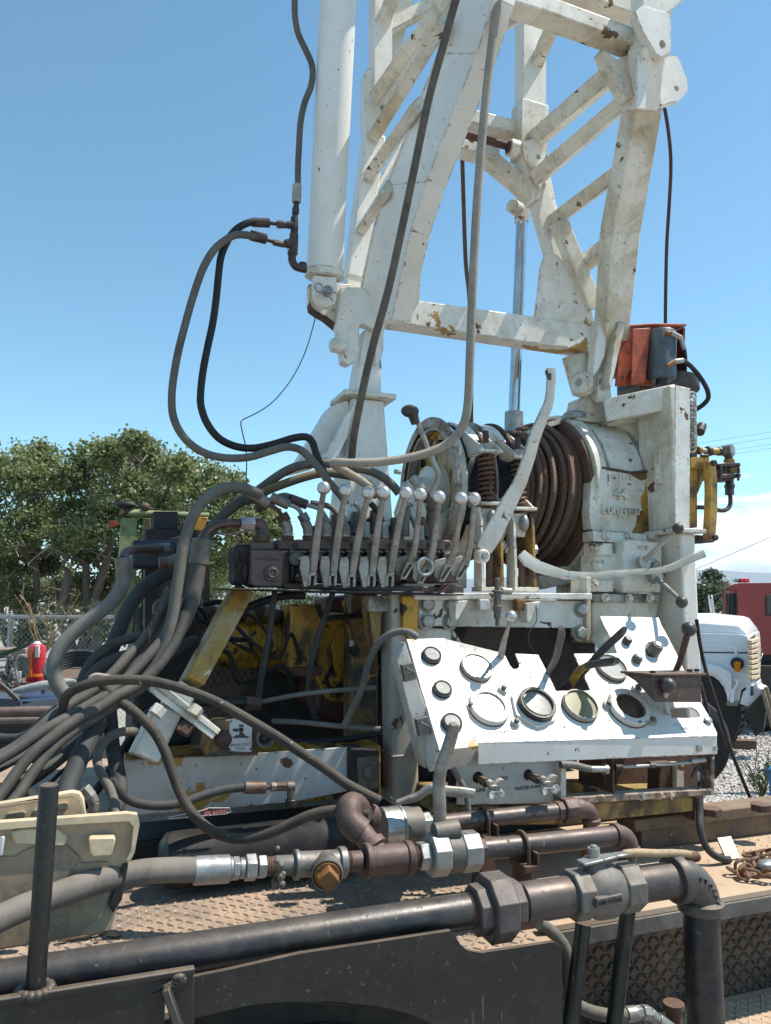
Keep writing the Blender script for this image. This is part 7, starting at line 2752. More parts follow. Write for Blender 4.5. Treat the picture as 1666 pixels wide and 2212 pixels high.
def gauge(x, y, rv, kind, needle=None):
    c = PP(x, y, 0.0)
    k = KS[c7] * sc(c) * 1.02
    r = rv * k
    if kind != 'small':
        disc(c, r * 1.035, r * 1.035, -.001, .0035, RUST, con, 'gasket')
    if kind == 'plain':
        g_ = disc(c, r, r, -.002, .016, RIM, con, 'gauge_ring', inner=r * .90)
        disc(c, r * .91, r * .91, 0, .004, DIALBRIGHT, g_, 'dial')
        disc(c, r * .90, r * .90, .010, .0115, HAZEGLASS, g_, 'glass')
    elif kind == 'flange':
        g_ = disc(c, r, r, 0, .020, WHITE_PANEL, con, 'gauge_flange', inner=r * .77)
        disc(c, r * .78, r * .78, 0, .006, DIALDIRTY, g_, 'dial')
        ticks(c + PN * .0062, r * .68, g_, PRINT)
        needle_(c + PN * .0075, r, g_)
        disc(c, r * .77, r * .77, .012, .0135, DIRTYGLASS, g_, 'glass')
    elif kind == 'black':
        g_ = disc(c, r, r, 0, .030, BLACK, con, 'gauge_bezel', inner=r * .80)
        disc(c, r * .86, r * .86, .028, .034, RIM, g_, 'bezel_rim', inner=r * .80)
        disc(c, r * .80, r * .80, .0, .012, DIALDIRTY, g_, 'dial')
        ticks(c + PN * .0123, r * .7, g_, PRINT)
        needle_(c + PN * .014, r, g_)
        disc(c, r * .79, r * .79, .022, .024, HAZEGLASS, g_, 'glass')
    elif kind == 'yellowed':
        g_ = disc(c, r, r, 0, .020, RIM, con, 'gauge_ring', inner=r * .90)
        disc(c, r * .91, r * .91, 0, .004, DIALDIRTY, g_, 'dial')
        ticks(c + PN * .0042, r * .8, g_, PRINT)
        mb = MB()
        for a in (-14, 16):
            mb.beam(c + PN * .007 + XU * a * .0012, c + PN * .007 + XU * (a * .0004) + PUP * r * .62, .0015, .007, PN, b2=.002)
        mb.build('needle', PRINT, g_)
        disc(c, r * .90, r * .90, .012, .0135, YELLOWGLASS, g_, 'glass')
    elif kind == 'open':
        g_ = disc(c, r, r, 0, .022, WHITE_PANEL, con, 'gauge_flange', inner=r * .70)
        disc(c, r * .72, r * .72, -.030, .018, RUST, g_, 'deep_bezel', inner=r * .62)
        disc(c, r * .64, r * .64, -.02, -.004, DIALBRIGHT, g_, 'dial')
        ticks(c - PN * .0036, r * .56, g_, PRINT)
        for i, tx in enumerate(('0', '200', '400', '600', '800')):
            a = rad(225 - i * 67)
            quick_text(tx, PRINT, c - PN * .0034 + (XU * math.cos(a) + PUP * math.sin(a)) * r * .38, XU, PUP, .008, .0003, g_)
        mb = MB()
        mb.beam(c - PN * .002, c - PN * .002 - XU * r * .3 - PUP * r * .35, .001, .003, PN)
        mb.build('needle', PRINT, g_)
    elif kind == 'small':
        c = PP(x, y, ebo)
        disc(c, r * 1.10, r * 1.10, -.001, .003, BLACK, con, 'gasket')
        g_ = disc(c, r, r, 0, .010, CHROMERIM, con, 'meter_ring', inner=r * .78)
        disc(c, r * 1.0, r * .86, .0, .012, CHROMERIM, g_, 'meter_collar')
        disc(c, r * .80, r * .80, .0121, .0128, DIALDIRTY, g_, 'dial')
        mb = MB()
        mb.tube([c + PN * .013 + (XU * math.cos(a_ * .2094) + PUP * math.sin(a_ * .2094)) * r * .88 for a_ in range(30)], r * .10, 8, closed=True)
        mb.build('meter_bezel', BLACKBROWN, g_)
        disc(c, r * .78, r * .78, .0135, .0142, GLASS, g_, 'glass')
        if needle:
            mb = MB()
            for i in range(5):
                mb.beam(c + PN * .0131 + XU * (-.012 + i * .005) - PUP * .002, c + PN * .0131 + XU * (-.012 + i * .005) + PUP * (.002 + .004 * (i % 2)), .0006, .0012, PN)
            mb.build('dial_marks', PRINT, g_)
    return c, k


gauge(308, 305, 42, 'small', True)
gauge(357, 460, 41, 'small')
gauge(400, 614, 45, 'small')
gauge(513, 362, 73, 'plain')
gauge(1130, 362, 72, 'plain')
gauge(568, 545, 92, 'flange')
gauge(782, 541, 86, 'black')
gauge(986, 538, 82, 'yellowed')
gauge(1208, 548, 96, 'open')
for (x, y) in ((634, 460), (692, 612), (482, 538), (1245, 456), (1113, 530), (1315, 605)):
    c = PP(x, y, 0)
    k = KS[c7] * sc(c)
    disc(c, 23 * k, 22 * k, 0, .012, CREAMSTEEL, con, 'clamp_ear', 20)
    mb = MB()
    mb.lathe(c + PN * .012, PN, [(0, 12 * k), (.008, 12 * k), (.010, 9 * k)], 6)
    mb.build('clamp_nut', PITTED, con)
mb = MB()
c = PP(772, 545, 0)
k = KS[c7] * sc(c)
mb.lathe(c, PN, [(0, 112 * k), (.010, 112 * k)], 6, phase=.3)
mb.build('hex_flange', WHITE_PANEL, con, bevel=.002)
for (x, y, r_, mt_, h) in ((1200, 228, 21, RUBBERBALL, .024), (1246, 310, 23, PITTED, .022), (1322, 272, 30, PITTED, .04)):
    c = PP(x, y + 12, 0)
    k = KS[c7] * sc(c)
    mb = MB()
    mb.lathe(c - PN * .01, PN, [(0, r_ * k), (h, r_ * k), (h + .006, r_ * k * .9), (h + .010, r_ * k * .72)], 24)
    kn = mb.build('push_knob', mt_, con)
    if r_ != 21:
        mb = MB()
        mb.lathe(c + PN * (h), PN, [(0, r_ * k * .45), (.004, r_ * k * .42)], 16)
        mb.build('knob_screw', GALV, kn)
# lettering
for (s_, x, y, sz, mt_, xd) in (('SYSTEM', 616, 655, .019, PRINT, (1, 0, 0)), ('PUMP PRESSURE   IN', 825, 650, .012, FAINT, (1, 0, 0)), ('CHUCK', 1030, 645, .015, FAINT, (1, 0, 0)), ('THROTTLE', 1492, 633, .015, FADEDPRINT, (1, 0, 0)), ('SLOW --------------- FAST', 1485, 612, .011, FAINT, (1, 0, 0))):
    c = PP(x, y, .0004)
    quick_text(s_, mt_, c, xd, PUP, sz, .0003, con)
ang = (PP(835, 440) - PP(808, 310)).normalized()
for (s_, x, y) in (('ROTATION', 822, 385),):
    quick_text(s_, FADEDPRINT, PP(x, y, .0004), ang, PN.cross(ang), .014, .0003, con)
for (x, y) in ((1572, 600),):
    c = PP(x, y, 0)
    mb = MB()
    mb.lathe(c, PN, [(0, .013), (.01, .013), (.012, .008)], 6)
    mb.build('corner_bolt', GALV, con)
mb = MB()
mb.lathe(PP(918, 628, 0), PN, [(0, .0035), (.001, .003)], 10)
mb.build('rust_spot', RUST, con)

# console levers
for (lab, ball, rbv, pts, wv, mtl, v0, v1, nm) in (
        ('thin aluminium lever with a ball end rising from the console slot', (674, 120), 26, [(668, 140), (655, 190), (640, 240), (628, 300), (620, 350)], [18, 20, 28, 34, 34], ALU, 2.10, 2.24, 'ball_lever'),
        ('black ball lever leaning out of the brown box at the right of the console', (1487, 180), 34, [(1480, 205), (1462, 270), (1445, 330), (1420, 385)], [30, 30, 28, 26], RUST, 2.03, 2.10, 'ball_lever'),
        ('short black ball lever in the throttle slot below the brown box', (1393, 436), 35, [(1388, 465), (1376, 495), (1384, 540), (1398, 582)], [26, 22, 22, 22], CREAMSTEEL, 1.95, 2.05, 'ball_lever')):
    t = thing('ball_lever', lab, 'lever')
    p = Q(c7(*ball), v0)
    mb = MB()
    mb.sphere(p, rbv * KS[c7] * sc(p), 26, 16)
    mb.build('ball_knob', POLISH if nm and rbv == 26 else RUBBERBALL, t)
    ps = path(c7, pts, v0, v1, 5)
    mb = MB()
    mb.tube(ps, [w_ * KS[c7] * sc(p) / 2 for w_ in np.interp(np.linspace(0, 1, len(ps)), np.linspace(0, 1, len(wv)), wv)], 12)
    mb.build('lever_rod', mtl, t)
for (lab, pts, wv, split, mts, v0, v1) in (
        ('grey worn hand lever standing left of the two black grips on the console', [(902, 172), (904, 200), (892, 255), (880, 310), (862, 345), (845, 375), (830, 400)], [24, 36, 34, 32, 28, 26, 26], None, (PITTED, PITTED), 2.02, 2.18),
        ('upper of the two black-gripped console levers', [(1192, 178), (1175, 200), (1120, 250), (1065, 305), (1030, 345), (980, 395), (905, 458)], [26, 36, 36, 34, 40, 44, 44], 3, (RUBBERBALL, DARK), 1.98, 2.2),
        ('lower of the two black-gripped console levers, chipped yellow at the elbow', [(1160, 322), (1140, 328), (1085, 335), (1030, 345), (990, 365), (965, 400), (930, 455)], [28, 38, 36, 34, 44, 44, 44], 3, (RUBBERBALL, YELLOWCHIP), 1.98, 2.2)):
    t = thing('hand_lever', lab, 'lever')
    ps = path(c7, pts, v0, v1, 5)
    ws = [w_ * KS[c7] * sc(p) / 2 for w_, p in zip(np.interp(np.linspace(0, 1, len(ps)), np.linspace(0, 1, len(wv)), wv), ps)]
    sp_ = len(ps) // 2 + 2 if split else len(ps)
    mb = MB()
    mb.tube(ps[:sp_], ws[:sp_], 14)
    mb.build('grip' if split else 'lever_rod', mts[0], t)
    if split:
        mb = MB()
        mb.tube(ps[sp_ - 1:], [q * .85 for q in ws[sp_ - 1:]], 12)
        mb.build('lever_rod', mts[1], t)
# brown box
bx = thing('throttle_box', 'small rusty brown steel box with bolts on its lid at the right of the console', 'box')
P1, P2 = Q(c7(1320, 396), 1.97), Q(c7(1545, 394), 1.97)
P3, P4 = Q(c7(1545, 516), 1.97), Q(c7(1330, 514), 1.97)
mb = MB()
mb.hexa([P4, P3, P3 + Vector((0, .05, .06)), P4 + Vector((-.03, .05, .06)), P1, P2, P2 + Vector((-.0, .11, 0)), P1 + Vector((-.03, .10, 0.0))])
mb.build('box_body', CHIPPANEL, bx, bevel=.002)
mb = MB()
mb.hexa([P1 + Vector((-.004, -.006, .001)), P2 + Vector((.016, -.006, .001)), P2 + Vector((.016, .12, .001)), P1 + Vector((-.034, .11, .001)), P1 + Vector((-.004, -.006, .008)), P2 + Vector((.016, -.006, .008)), P2 + Vector((.016, .12, .008)), P1 + Vector((-.034, .11, .008))])
mb.build('box_lid', CHIPPANEL, bx, bevel=.001)
for x, y in ((1322, 380), (1492, 379), (1525, 384)):
    p = Q(c7(x, y + 4), 2.0)
    mb = MB()
    mb.lathe((p.x, p.y, P1.z + .006), ZU, [(0, .009), (.008, .009)], 6)
    mb.build('lid_bolt', DARK, bx)

# lower console: grey panel with two star wheels, frame, rod linkage
lo = thing('console_stand', 'lower console frame with grey valve panel, chipped brown rails and a rod linkage', 'frame')
plate('valve_panel', c7, [(425, 733), (912, 722), (900, 975), (425, 985)], 2.03, .006, GREY_PANEL, lo, holes=[(520, 858, 27), (752, 845, 25)])
plate('panel_back', c7, [(395, 733), (905, 722), (900, 990), (395, 1000)], 2.10, .02, DARK, lo)
plate('frame_upright', c7, [(900, 722), (926, 722), (926, 985), (900, 978)], 1.995, .05, WHITE_CHIP, lo)
plate('frame_bottom', c7, [(905, 952), (1590, 912), (1592, 940), (905, 985)], 1.985, .05, RAILCHIP, lo)
plate('frame_right', c7, [(1588, 700), (1606, 700), (1606, 935), (1588, 940)], 1.985, .06, RAILCHIP, lo)
plate('frame_right_inner', c7, [(1566, 715), (1586, 712), (1582, 925), (1562, 915)], 2.03, .03, RAILCHIP, lo)
plate('divider', c7, [(1140, 716), (1150, 716), (1148, 935), (1140, 935)], 2.0, .18, CHIPPANEL, lo)
plate('divider', c7, [(1098, 720), (1140, 718), (1140, 932), (1118, 932), (1098, 850)], 2.03, .02, CHIPPANEL, lo)
plate('back_sheet', c7, [(1150, 720), (1566, 710), (1562, 925), (1150, 935)], 2.26, .02, RUST, lo)
plate('inner_column', c7, [(1355, 800), (1435, 795), (1435, 925), (1350, 928)], 2.12, .06, RUST, lo)
plate('inner_pipe', c7, [(1432, 795), (1466, 795), (1466, 1000), (1432, 1000)], 2.10, .04, WHITE_DIRTY, lo)
plate('sump_tank', c7, [(425, 985), (905, 980), (1550, 945), (1545, 1010), (905, 1075), (400, 1080)], 2.06, .30, YELLOWGRIME, lo, bevel=.006)
plate('tank_inner', c7, [(925, 870), (1140, 870), (1140, 935), (925, 950)], 2.12, .02, YELLOW, lo)
plate('leg_plate', c7, [(1300, 945), (1440, 940), (1440, 1050), (1300, 1055)], 2.15, .05, CHIPPANEL, lo)
plate('leg_plate', c7, [(1516, 930), (1556, 925), (1556, 1060), (1516, 1060)], 2.05, .05, CHIPPANEL, lo)
mb = MB()
a, b = Q(c7(1330, 1010), 2.10), Q(c7(1470, 1010), 2.10)
for pts, wv, mt_, nm in (([(900, 800), (960, 802), (1010, 815), (1035, 820)], 34, PITTED, 'hose_stub'), ([(1150, 812), (1180, 812)], 28, DARK, 'rod_boot'), ([(1180, 810), (1330, 802), (1500, 790)], 15, GALV, 'link_rod'), ([(1030, 820), (1100, 820)], 30, GALV, 'clevis_barrel'), ([(1308, 803), (1332, 801)], 26, PITTED, 'turnbuckle'), ([(1495, 785), (1560, 778)], 24, GALV, 'rod_end')):
    mb = MB()
    ps = path(c7, pts, 1.99, None, 4)
    mb.tube(ps, wv / 2 * KS[c7] * sc(ps[0]), 12)
    mb.build(nm, mt_, lo)
fit(c7, (1096, 820), (1112, 820), 50, GALV, lo, v=2.0, hx=True, name='hex_nut')
for (x, y, r_) in ((945, 966, 16), (1270, 945, 15), (1524, 722, 20), (1598, 722, 14), (880, 905, 14), (1582, 925, 14)):
    p = Q(c7(x, y), 1.985)
    mb = MB()
    mb.lathe(p + YV * .002, -YV, [(0, r_ * 1.2 * KS[c7] * sc(p)), (.004, r_ * 1.2 * KS[c7] * sc(p))], 18)
    mb.lathe(p, -YV, [(0, r_ * .8 * KS[c7] * sc(p)), (.014, r_ * .8 * KS[c7] * sc(p))], 6)
    mb.build('frame_bolt', GALV, lo)
mb = MB()
mb.tube(path(c7, [(1500, 860), (1520, 815), (1540, 820), (1545, 860), (1535, 900)], 1.99), .004, 6)
mb.build('wire_loop', DARK, lo)
plate('hanging_clip', c7, [(1525, 830), (1550, 830), (1556, 860), (1530, 880)], 1.99, .005, ALU, lo)
plate('linkage_bracket', c7, [(1395, 712), (1530, 708), (1532, 745), (1500, 765), (1440, 750)], 2.0, .02, CHIPPANEL, lo)
for (s_, x, y, sz) in (('FEED', 638, 863, .0145), ('LINE', 537, 916, .0145), ('WATER PUMP', 752, 905, .0145)):
    quick_text(s_, PRINT, Q(c7(x, y), 2.0285), (1, 0, 0), ZU, sz, .0005, lo)
for (cx, cy, hx_, hy_, lb) in ((598, 905, 520, 858, 'star-shaped cast hand wheel beside the word LINE'), (840, 888, 752, 845, 'star-shaped cast hand wheel beside the words WATER PUMP')):
    t = thing('star_wheel', lb, 'hand wheel')
    c = Q(c7(cx, cy), 1.93)
    hb_ = Q(c7(hx_, hy_), 2.03)
    d = (c - hb_).normalized()
    d = (d * .5 + Vector((.1, -1, -.1))).normalized()
    X, Y, _ = frame(d)
    R_ = 54 * KS[c7] * sc(c)
    mb = MB()
    pr = []
    for i in range(48):
        a = i / 48 * 2 * math.pi
        r_ = R_ * (.62 + .38 * (abs(math.cos(2 * (a - .2))) ** 1.6) * 1.0)
        r_ = R_ * (.34 + .66 * (abs(math.cos(2 * (a + .75))) ** 1.6))
        pr.append(c + (X * math.cos(a) + Y * math.sin(a)) * r_ + d * (.002 + .012 * (r_ / R_)))
    mb.slab(pr, -d * .016)
    mb.build('wheel', ALUBRIGHT, t, bevel=.003)
    mb = MB()
    mb.lathe(c, d, [(-.012, .014), (.008, .012), (.010, .006)], 20)
    mb.build('wheel_hub', ALU, t)
    mb = MB()
    ax_ = (c - hb_).normalized()
    mb.cyl(hb_ - ax_ * .03, c - ax_ * .004, .008, n=14)
    mb.lathe(hb_ + (c - hb_) * .25, ax_, [(0, .013), (.03, .013)], 6)
    mb.build('valve_spindle', RUST, t)
# ------------------------------------------------------------------ machinery behind and left
wbm = thing('rig_base_frame', 'big white and yellow box beam along the rig base with a bolted slanting leg', 'frame')
plate('beam_face', c9, [(135, 1012), (700, 985), (1385, 938), (1385, 1180), (1090, 1240), (660, 1285), (125, 1320)], 2.34, .012, WHITE_YELLOWTOP, wbm)
mb = MB()
a, b = Q(c9(135, 1008), 2.34), Q(c9(1560, 935), 2.34)
mb.hexa([(a.x, 2.355, a.z - .155), (b.x, 2.355, b.z - .155), (b.x, 2.52, b.z - .155), (a.x, 2.52, a.z - .155), (a.x, 2.355, a.z), (b.x, 2.355, b.z), (b.x, 2.52, b.z), (a.x, 2.52, a.z)])
mb.build('box_beam', YELLOW, wbm, bevel=.004)
plate('clamp_block', c9, [(1385, 948), (1545, 958), (1545, 1200), (1385, 1210)], 2.30, .10, DARK, wbm, bevel=.006)
plate('clamp_face', c9, [(1420, 1000), (1540, 985), (1540, 1170), (1430, 1175)], 2.295, .02, PITTED, wbm)
p = Q(c9(1492, 1080), 2.29)
mb = MB()
mb.lathe(p, -YV, [(-.01, .022), (.008, .022), (.012, .016)], 18)
mb.build('clamp_bolt', PITTED, wbm)
# slanting leg with a flanged joint
bm('lower_leg', (235, 1000), (365, 735), 2.33, 2.36, 150, .11, WHITE, wbm, cv=c9)
bm('upper_leg', (500, 590), (775, 85), 2.40, 2.52, 108, .11, YELLOWWHITE, wbm, cv=c9)
bm('leg_neck', (400, 720), (470, 610), 2.385, 2.40, 120, .12, WHITE, wbm, cv=c9)
dl = (Q(c9(500, 590), 2.40) - Q(c9(300, 860), 2.35)).normalized()
for (cx, cy, o_) in ((425, 735, 0), (452, 712, .0)):
    c = Q(c9(cx, cy), 2.37)
    mb = MB()
    n2 = dl.cross(YV).normalized()
    s_ = .115
    q = [c + n2 * (a_ * s_) + YV * (b_ * s_ * .9) for a_, b_ in ((-1, -1), (1, -1), (1, 1), (-1, 1))]
    mb.slab(q, dl * .018)
    mb.build('joint_plate', WHITE if cx == 425 else WHITE_DIRTY, wbm, bevel=.003)
for (x, y, mt_) in ((320, 735, PLASTICWHITE), (470, 835, RUST), (525, 735, WHITE_DIRTY)):
    c = Q(c9(x, y), 2.25)
    mb = MB()
    mb.hexp(c - dl * .016, c + dl * .012, .021)
    mb.build('joint_bolt', mt_, wbm, bevel=.001)
# white round-cornered post left of the console
pst = thing('console_post', 'pale rounded steel post standing between the engine bay and the console', 'post')
mb = MB()
secs = [((168, 960), 66), ((166, 735), 66), ((160, 560), 62), ((152, 400), 58), ((150, 260), 55), ((138, 190), 44), ((134, 5), 40)]
vs, fs = [], []
nn_ = 24
for (pp, hw) in secs:
    c = Q(c7(*pp), 2.42)
    w_ = hw * KS[c7] * sc(c)
    for i in range(nn_):
        a = i / nn_ * 2 * math.pi
        ca, sa = math.cos(a), math.sin(a)
        vs.append(c + Vector((w_ * math.copysign(abs(ca) ** .35, ca), .055 * math.copysign(abs(sa) ** .35, sa), 0)))
for j in range(len(secs) - 1):
    for i in range(nn_):
        k_ = (i + 1) % nn_
        fs.append((j * nn_ + i, j * nn_ + k_, (j + 1) * nn_ + k_, (j + 1) * nn_ + i))
mb.add(vs, fs)
mb.build('post', WHITE_POSTSHADE, pst, smooth=50)
mb = MB()
pw_ = Q(c7(167, 742), 2.42)
mb.box(pw_, (66 * 2 * KS[c7] * sc(pw_) + .006, .118, .006), Matrix.Rotation(rad(-2), 3, 'Y'))
mb.build('weld_band', WHITE_POSTSHADE, pst, bevel=.003)
plate('yellow_channel', c9, [(1480, 100), (1560, 100), (1552, 300), (1530, 420), (1500, 300)], 2.40, .08, YELLOWCHIP, pst)
plate('side_channel', c5, [(1170, 955), (1280, 955), (1275, 1180), (1250, 1260), (1175, 1200)], 2.34, .06, YELLOW, pst)
plate('back_post', c5, [(945, 955), (1172, 950), (1172, 1060), (945, 1060)], 2.38, .05, GRIMEBLACK, pst)

# engine and yellow gearbox
en = thing('rig_engine', 'grimy yellow engine gearbox with a ribbed barrel housing, round bolted cover and red sump', 'engine')
VE = 2.85
plate('gear_case', c9, [(1200, 215), (1300, 195), (1500, 210), (1530, 300), (1520, 640), (1400, 700), (1250, 680), (1195, 560)], VE, .35, YELLOW, en, bevel=.012)
c = Q(c9(1420, 420), VE - .02)
Ry = 140 * KS[c9] * sc(c)
mb = MB()
pts = []
for i in range(40):
    a = i / 40 * 2 * math.pi
    pts.append(c + Vector((math.cos(a) * Ry, 0, math.sin(a) * Ry * 1.75)))
mb.slab(pts, (0, .03, 0))
mb.build('round_cover', YELLOW, en, bevel=.006)
mb = MB()
pts = [c + Vector((math.cos(i / 40 * 6.283) * Ry * .82, -.012, math.sin(i / 40 * 6.283) * Ry * 1.45)) for i in range(40)]
mb.slab(pts, (0, .02, 0))
mb.build('inner_cover', YELLOW, en, bevel=.006)
for (x, y) in ((1448, 250), (1315, 382), (1305, 570), (1492, 568), (1370, 562), (1400, 480), (1510, 400)):
    p = Q(c9(x, y), VE - .03)
    mb = MB()
    mb.lathe(p + YV * .02, -YV, [(0, .026), (.012, .026), (.014, .015), (.03, .014)], 14)
    mb.build('cover_bolt', YELLOW, en)
mb = MB()
a, b = Q(c9(620, 350), 2.95), Q(c9(1045, 345), 2.95)
r_ = 155 * KS[c9] * sc(a)
pr = []
Ln = (b - a).length
for i in range(22):
    pr += [(Ln * i / 22, r_ * (1 - .01 * (i % 2)) * (1 if i > 8 else .86 + i * .0175)), (Ln * (i + .8) / 22, r_ * (1 + .01 * (i % 3)) * (1 if i > 8 else .86 + i * .0175))]
mb.lathe(a, b - a, pr, 44)
mb.build('ribbed_barrel', YELLOW, en)
mb = MB()
mb.lathe(b, XU, [(-.02, r_ * 1.05), (.03, r_ * 1.05), (.06, r_ * .9), (.12, r_ * .9)], 36)
mb.build('bell_flange', YELLOWDARK, en)
plate('yellow_box', c9, [(1058, 142), (1222, 148), (1225, 300), (1165, 530), (1055, 535)], 2.72, .20, YELLOW, en, bevel=.008)
plate('red_sump', c9, [(1195, 560), (1300, 570), (1400, 690), (1500, 640), (1530, 760), (1450, 790), (1260, 790), (1195, 740)], 2.86, .3, REDPRIMER, en, bevel=.015)
plate('red_tray', c9, [(1055, 500), (1225, 490), (1225, 545), (1050, 550)], 2.70, .24, REDPRIMER, en, bevel=.004)
plate('red_hood', c9, [(1250, 110), (1480, 90), (1530, 160), (1480, 205), (1250, 215)], 2.95, .2, REDPRIMER, en, bevel=.01)
for (pts, wv, mt_) in (([(1345, 130), (1360, 200), (1375, 280), (1388, 340)], 22, YELLOW), ([(1390, 345), (1392, 380)], 34, GALV), ([(1395, 380), (1400, 400), (1420, 420)], 56, DARK)):
    mb = MB()
    ps = path(c9, pts, 2.66, None, 4)
    mb.tube(ps, wv / 2 * KS[c9] * sc(ps[0]), 10)
    mb.build('grease_line', mt_, en)
mb = MB()
mb.hexa(prect(.12, 2.1, 3.15, 3.9, 1.11, 1.86))
mb.build('engine_block', DARK, en, bevel=.02)
for i in range(9):
    x = 610 + i * 44
    mb = MB()
    mb.sphere(Q(c9(x, 190 + (i % 3) * 14), 2.86), random.uniform(.03, .05), 10, 7, (1, 1, .8))
    mb.build('casting_boss', YELLOWDARK if i % 2 else DARK, en)
# break-out tool valve
bo = thing('breakout_valve', 'dark and yellow valve block with a white BREAK OUT TOOL plate and a round coupler', 'valve')
plate('valve_block', c9, [(605, 800), (640, 785), (840, 790), (870, 830), (875, 985), (590, 988), (568, 975)], 2.30, .10, DARKYELLOW, bo, bevel=.004)
plate('valve_side', c9, [(605, 800), (568, 975), (590, 988), (612, 960)], 2.298, .09, YELLOW, bo)
p = Q(c9(682, 892), 2.30)
mb = MB()
mb.lathe(p, -YV, [(-.01, .025), (.012, .025), (.018, .019), (.02, .008)], 24)
mb.build('valve_knob', DARKRUST, bo)
plate('label_plate', c9, [(716, 786), (840, 791), (836, 965), (712, 960)], 2.285, .003, PLATEWHITE, bo, bevel=0)
for i, s_ in enumerate(('BREAK OUT', 'TOOL')):
    quick_text(s_, PRINT, Q(c9(774, 926 + i * 21), 2.2845), (1, 0, 0), ZU, .0105, .0004, bo)
for pts in ([(768, 830), (790, 830), (788, 862), (800, 866), (798, 876), (770, 876)], [(734, 836), (796, 838), (796, 846), (762, 846), (762, 856), (734, 850)], [(732, 884), (752, 872), (790, 870), (822, 882), (824, 888), (732, 888)], [(764, 810), (770, 818), (780, 812), (790, 818), (796, 808), (792, 826), (768, 826)]):
    plate('pictogram', c9, pts, 2.2838, .001, PRINT, bo, bevel=0)
for (x, y) in ((722, 796), (832, 948), (718, 952), (832, 800)):
    p = Q(c9(x, y), 2.284)
    mb = MB()
    mb.lathe(p, -YV, [(0, .0035), (.002, .002)], 8)
    mb.build('plate_rivet', PITTED, bo)
p = Q(c9(895, 880), 2.30)
d = (Q(c9(950, 912), 2.20) - p).normalized()
mb = MB()
mb.lathe(p, d, [(-.02, .025), (.025, .025), (.027, .028), (.038, .028), (.040, .024), (.036, .020), (.015, .018)], 28, cap=False)
mb.build('coupler', PITTED, bo)
mb = MB()
mb.lathe(p + d * .015, d, [(0, .019), (.002, .009), (.010, .008)], 20)
mb.build('coupler_core', DARK, bo)
for a, b, wv, hx in (((700, 690), (800, 690), 60, 0), ((800, 695), (885, 700), 78, 1), ((640, 700), (720, 690), 70, 0), ((500, 690), (640, 690), 50, 0)):
    fit(c9, a, b, wv, RUST if hx else DARK, bo, v=2.45, hx=bool(hx), name='pipe_piece')

mb = MB()
mb.hexa(prect(-2.3, -.02, 2.12, 2.95, DZ + .002, DZ + .055))
mb.build('added_dark_slab', BLACKBROWN, bed, bevel=.006)  # slab added to darken the deck beneath the hoses
plate('gearbox_back', c6, [(905, 540), (1300, 540), (1290, 1000), (905, 1000)], 2.62, .25, WHITE_DIRTY, cas)

# black cylinder lying on the deck below the beam
tk = thing('black_air_tank', 'long black cylinder lying on the deck below the white beam, faded red script sticker', 'tank')
a, b = Q(c9(330, 1345), 2.25), Q(c9(1420, 1310), 2.25)
b.z = a.z = 1.192
mb = MB()
mb.lathe(a, b - a, [(0, .045), (.02, .07), (.05, .073), ((b - a).length - .2, .073), ((b - a).length - .19, .079), ((b - a).length, .079)], 40)
mb.build('tank_shell', TANKBLACK, tk)
quick_text('Braden', REDPRINT, Q(c9(640, 1292), 2.172), (1, 0, .04), Vector((0, .5, 1)), .022, .0006, tk)
mb = MB()
pts = [Q(c9(x, y), 2.172) for x, y in ((560, 1290), (600, 1275), (715, 1275), (722, 1295), (690, 1308), (380, 1335), (370, 1328))]
mb.tube(pts, .0014, 5, closed=True)
mb.build('sticker_outline', PLATEWHITE, tk)
p = Q(c11(1585, 95), 2.2)
mb = MB()
mb.lathe((p.x, 2.2, 1.25), ZU, [(0, .02), (.01, .028), (.014, .028), (.03, .012)], 20)
mb.build('filler_cap', DARK, tk)

# radiator frame at the left, pale green with expanded metal
rf = thing('radiator_guard', 'pale green radiator frame with expanded metal screens and dark oil cooler boxes', 'radiator')
VR = 3.25
plate('front_post', c8, [(806, 602), (912, 604), (905, 1000), (885, 1400), (750, 1400), (775, 1000)], VR, .06, GREEN, rf)
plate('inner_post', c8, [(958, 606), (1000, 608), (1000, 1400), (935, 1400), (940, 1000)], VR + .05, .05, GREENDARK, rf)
mb = MB()
a, b = Q(c8(850, 572), VR), Q(c8(1388, 592), VR)
mb.cyl(a, b, 23 * KS[c8] * sc(a), n=18)
mb.build('top_tube', GREEN, rf)
plate('corner_tab', c8, [(1290, 600), (1385, 600), (1350, 690), (1290, 690)], VR - .02, .05, YELLOW, rf)
mb = MB()
o_ = Q(c8(905, 1400), VR + .04)
tp = Q(c8(1390, 600), VR + .04)
W_, H_ = tp.x - o_.x, tp.z - o_.z
nx, nz_ = int(W_ / .028), int(H_ / .04)
for i in range(nx):
    for j in range(nz_):
        x0_ = o_.x + i * .028 + (.014 if j % 2 else 0)
        z0_ = o_.z + j * .04
        a = Vector((x0_, VR + .04, z0_))
        mb.beam(a, a + Vector((.014, 0, .040)), .003, .0045)
        mb.beam(a + Vector((.028, 0, 0)), a + Vector((.014, 0, .040)), .003, .0045)
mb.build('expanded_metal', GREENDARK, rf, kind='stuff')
plate('radiator_core', c8, [(1005, 640), (1395, 620), (1395, 1400), (1005, 1400)], VR + .12, .12, DARK, rf)
plate('cooler_box', c8, [(1018, 560), (1182, 562), (1180, 680), (1018, 680)], VR - .1, .12, BLACKBROWN, rf, bevel=.004)
plate('cooler_box', c8, [(968, 678), (1310, 682), (1310, 760), (968, 757)], VR - .18, .18, BLACKBROWN, rf, bevel=.004)
mb = MB()
a, b = Q(c8(872, 845), 2.75), Q(c8(1170, 845), 2.75)
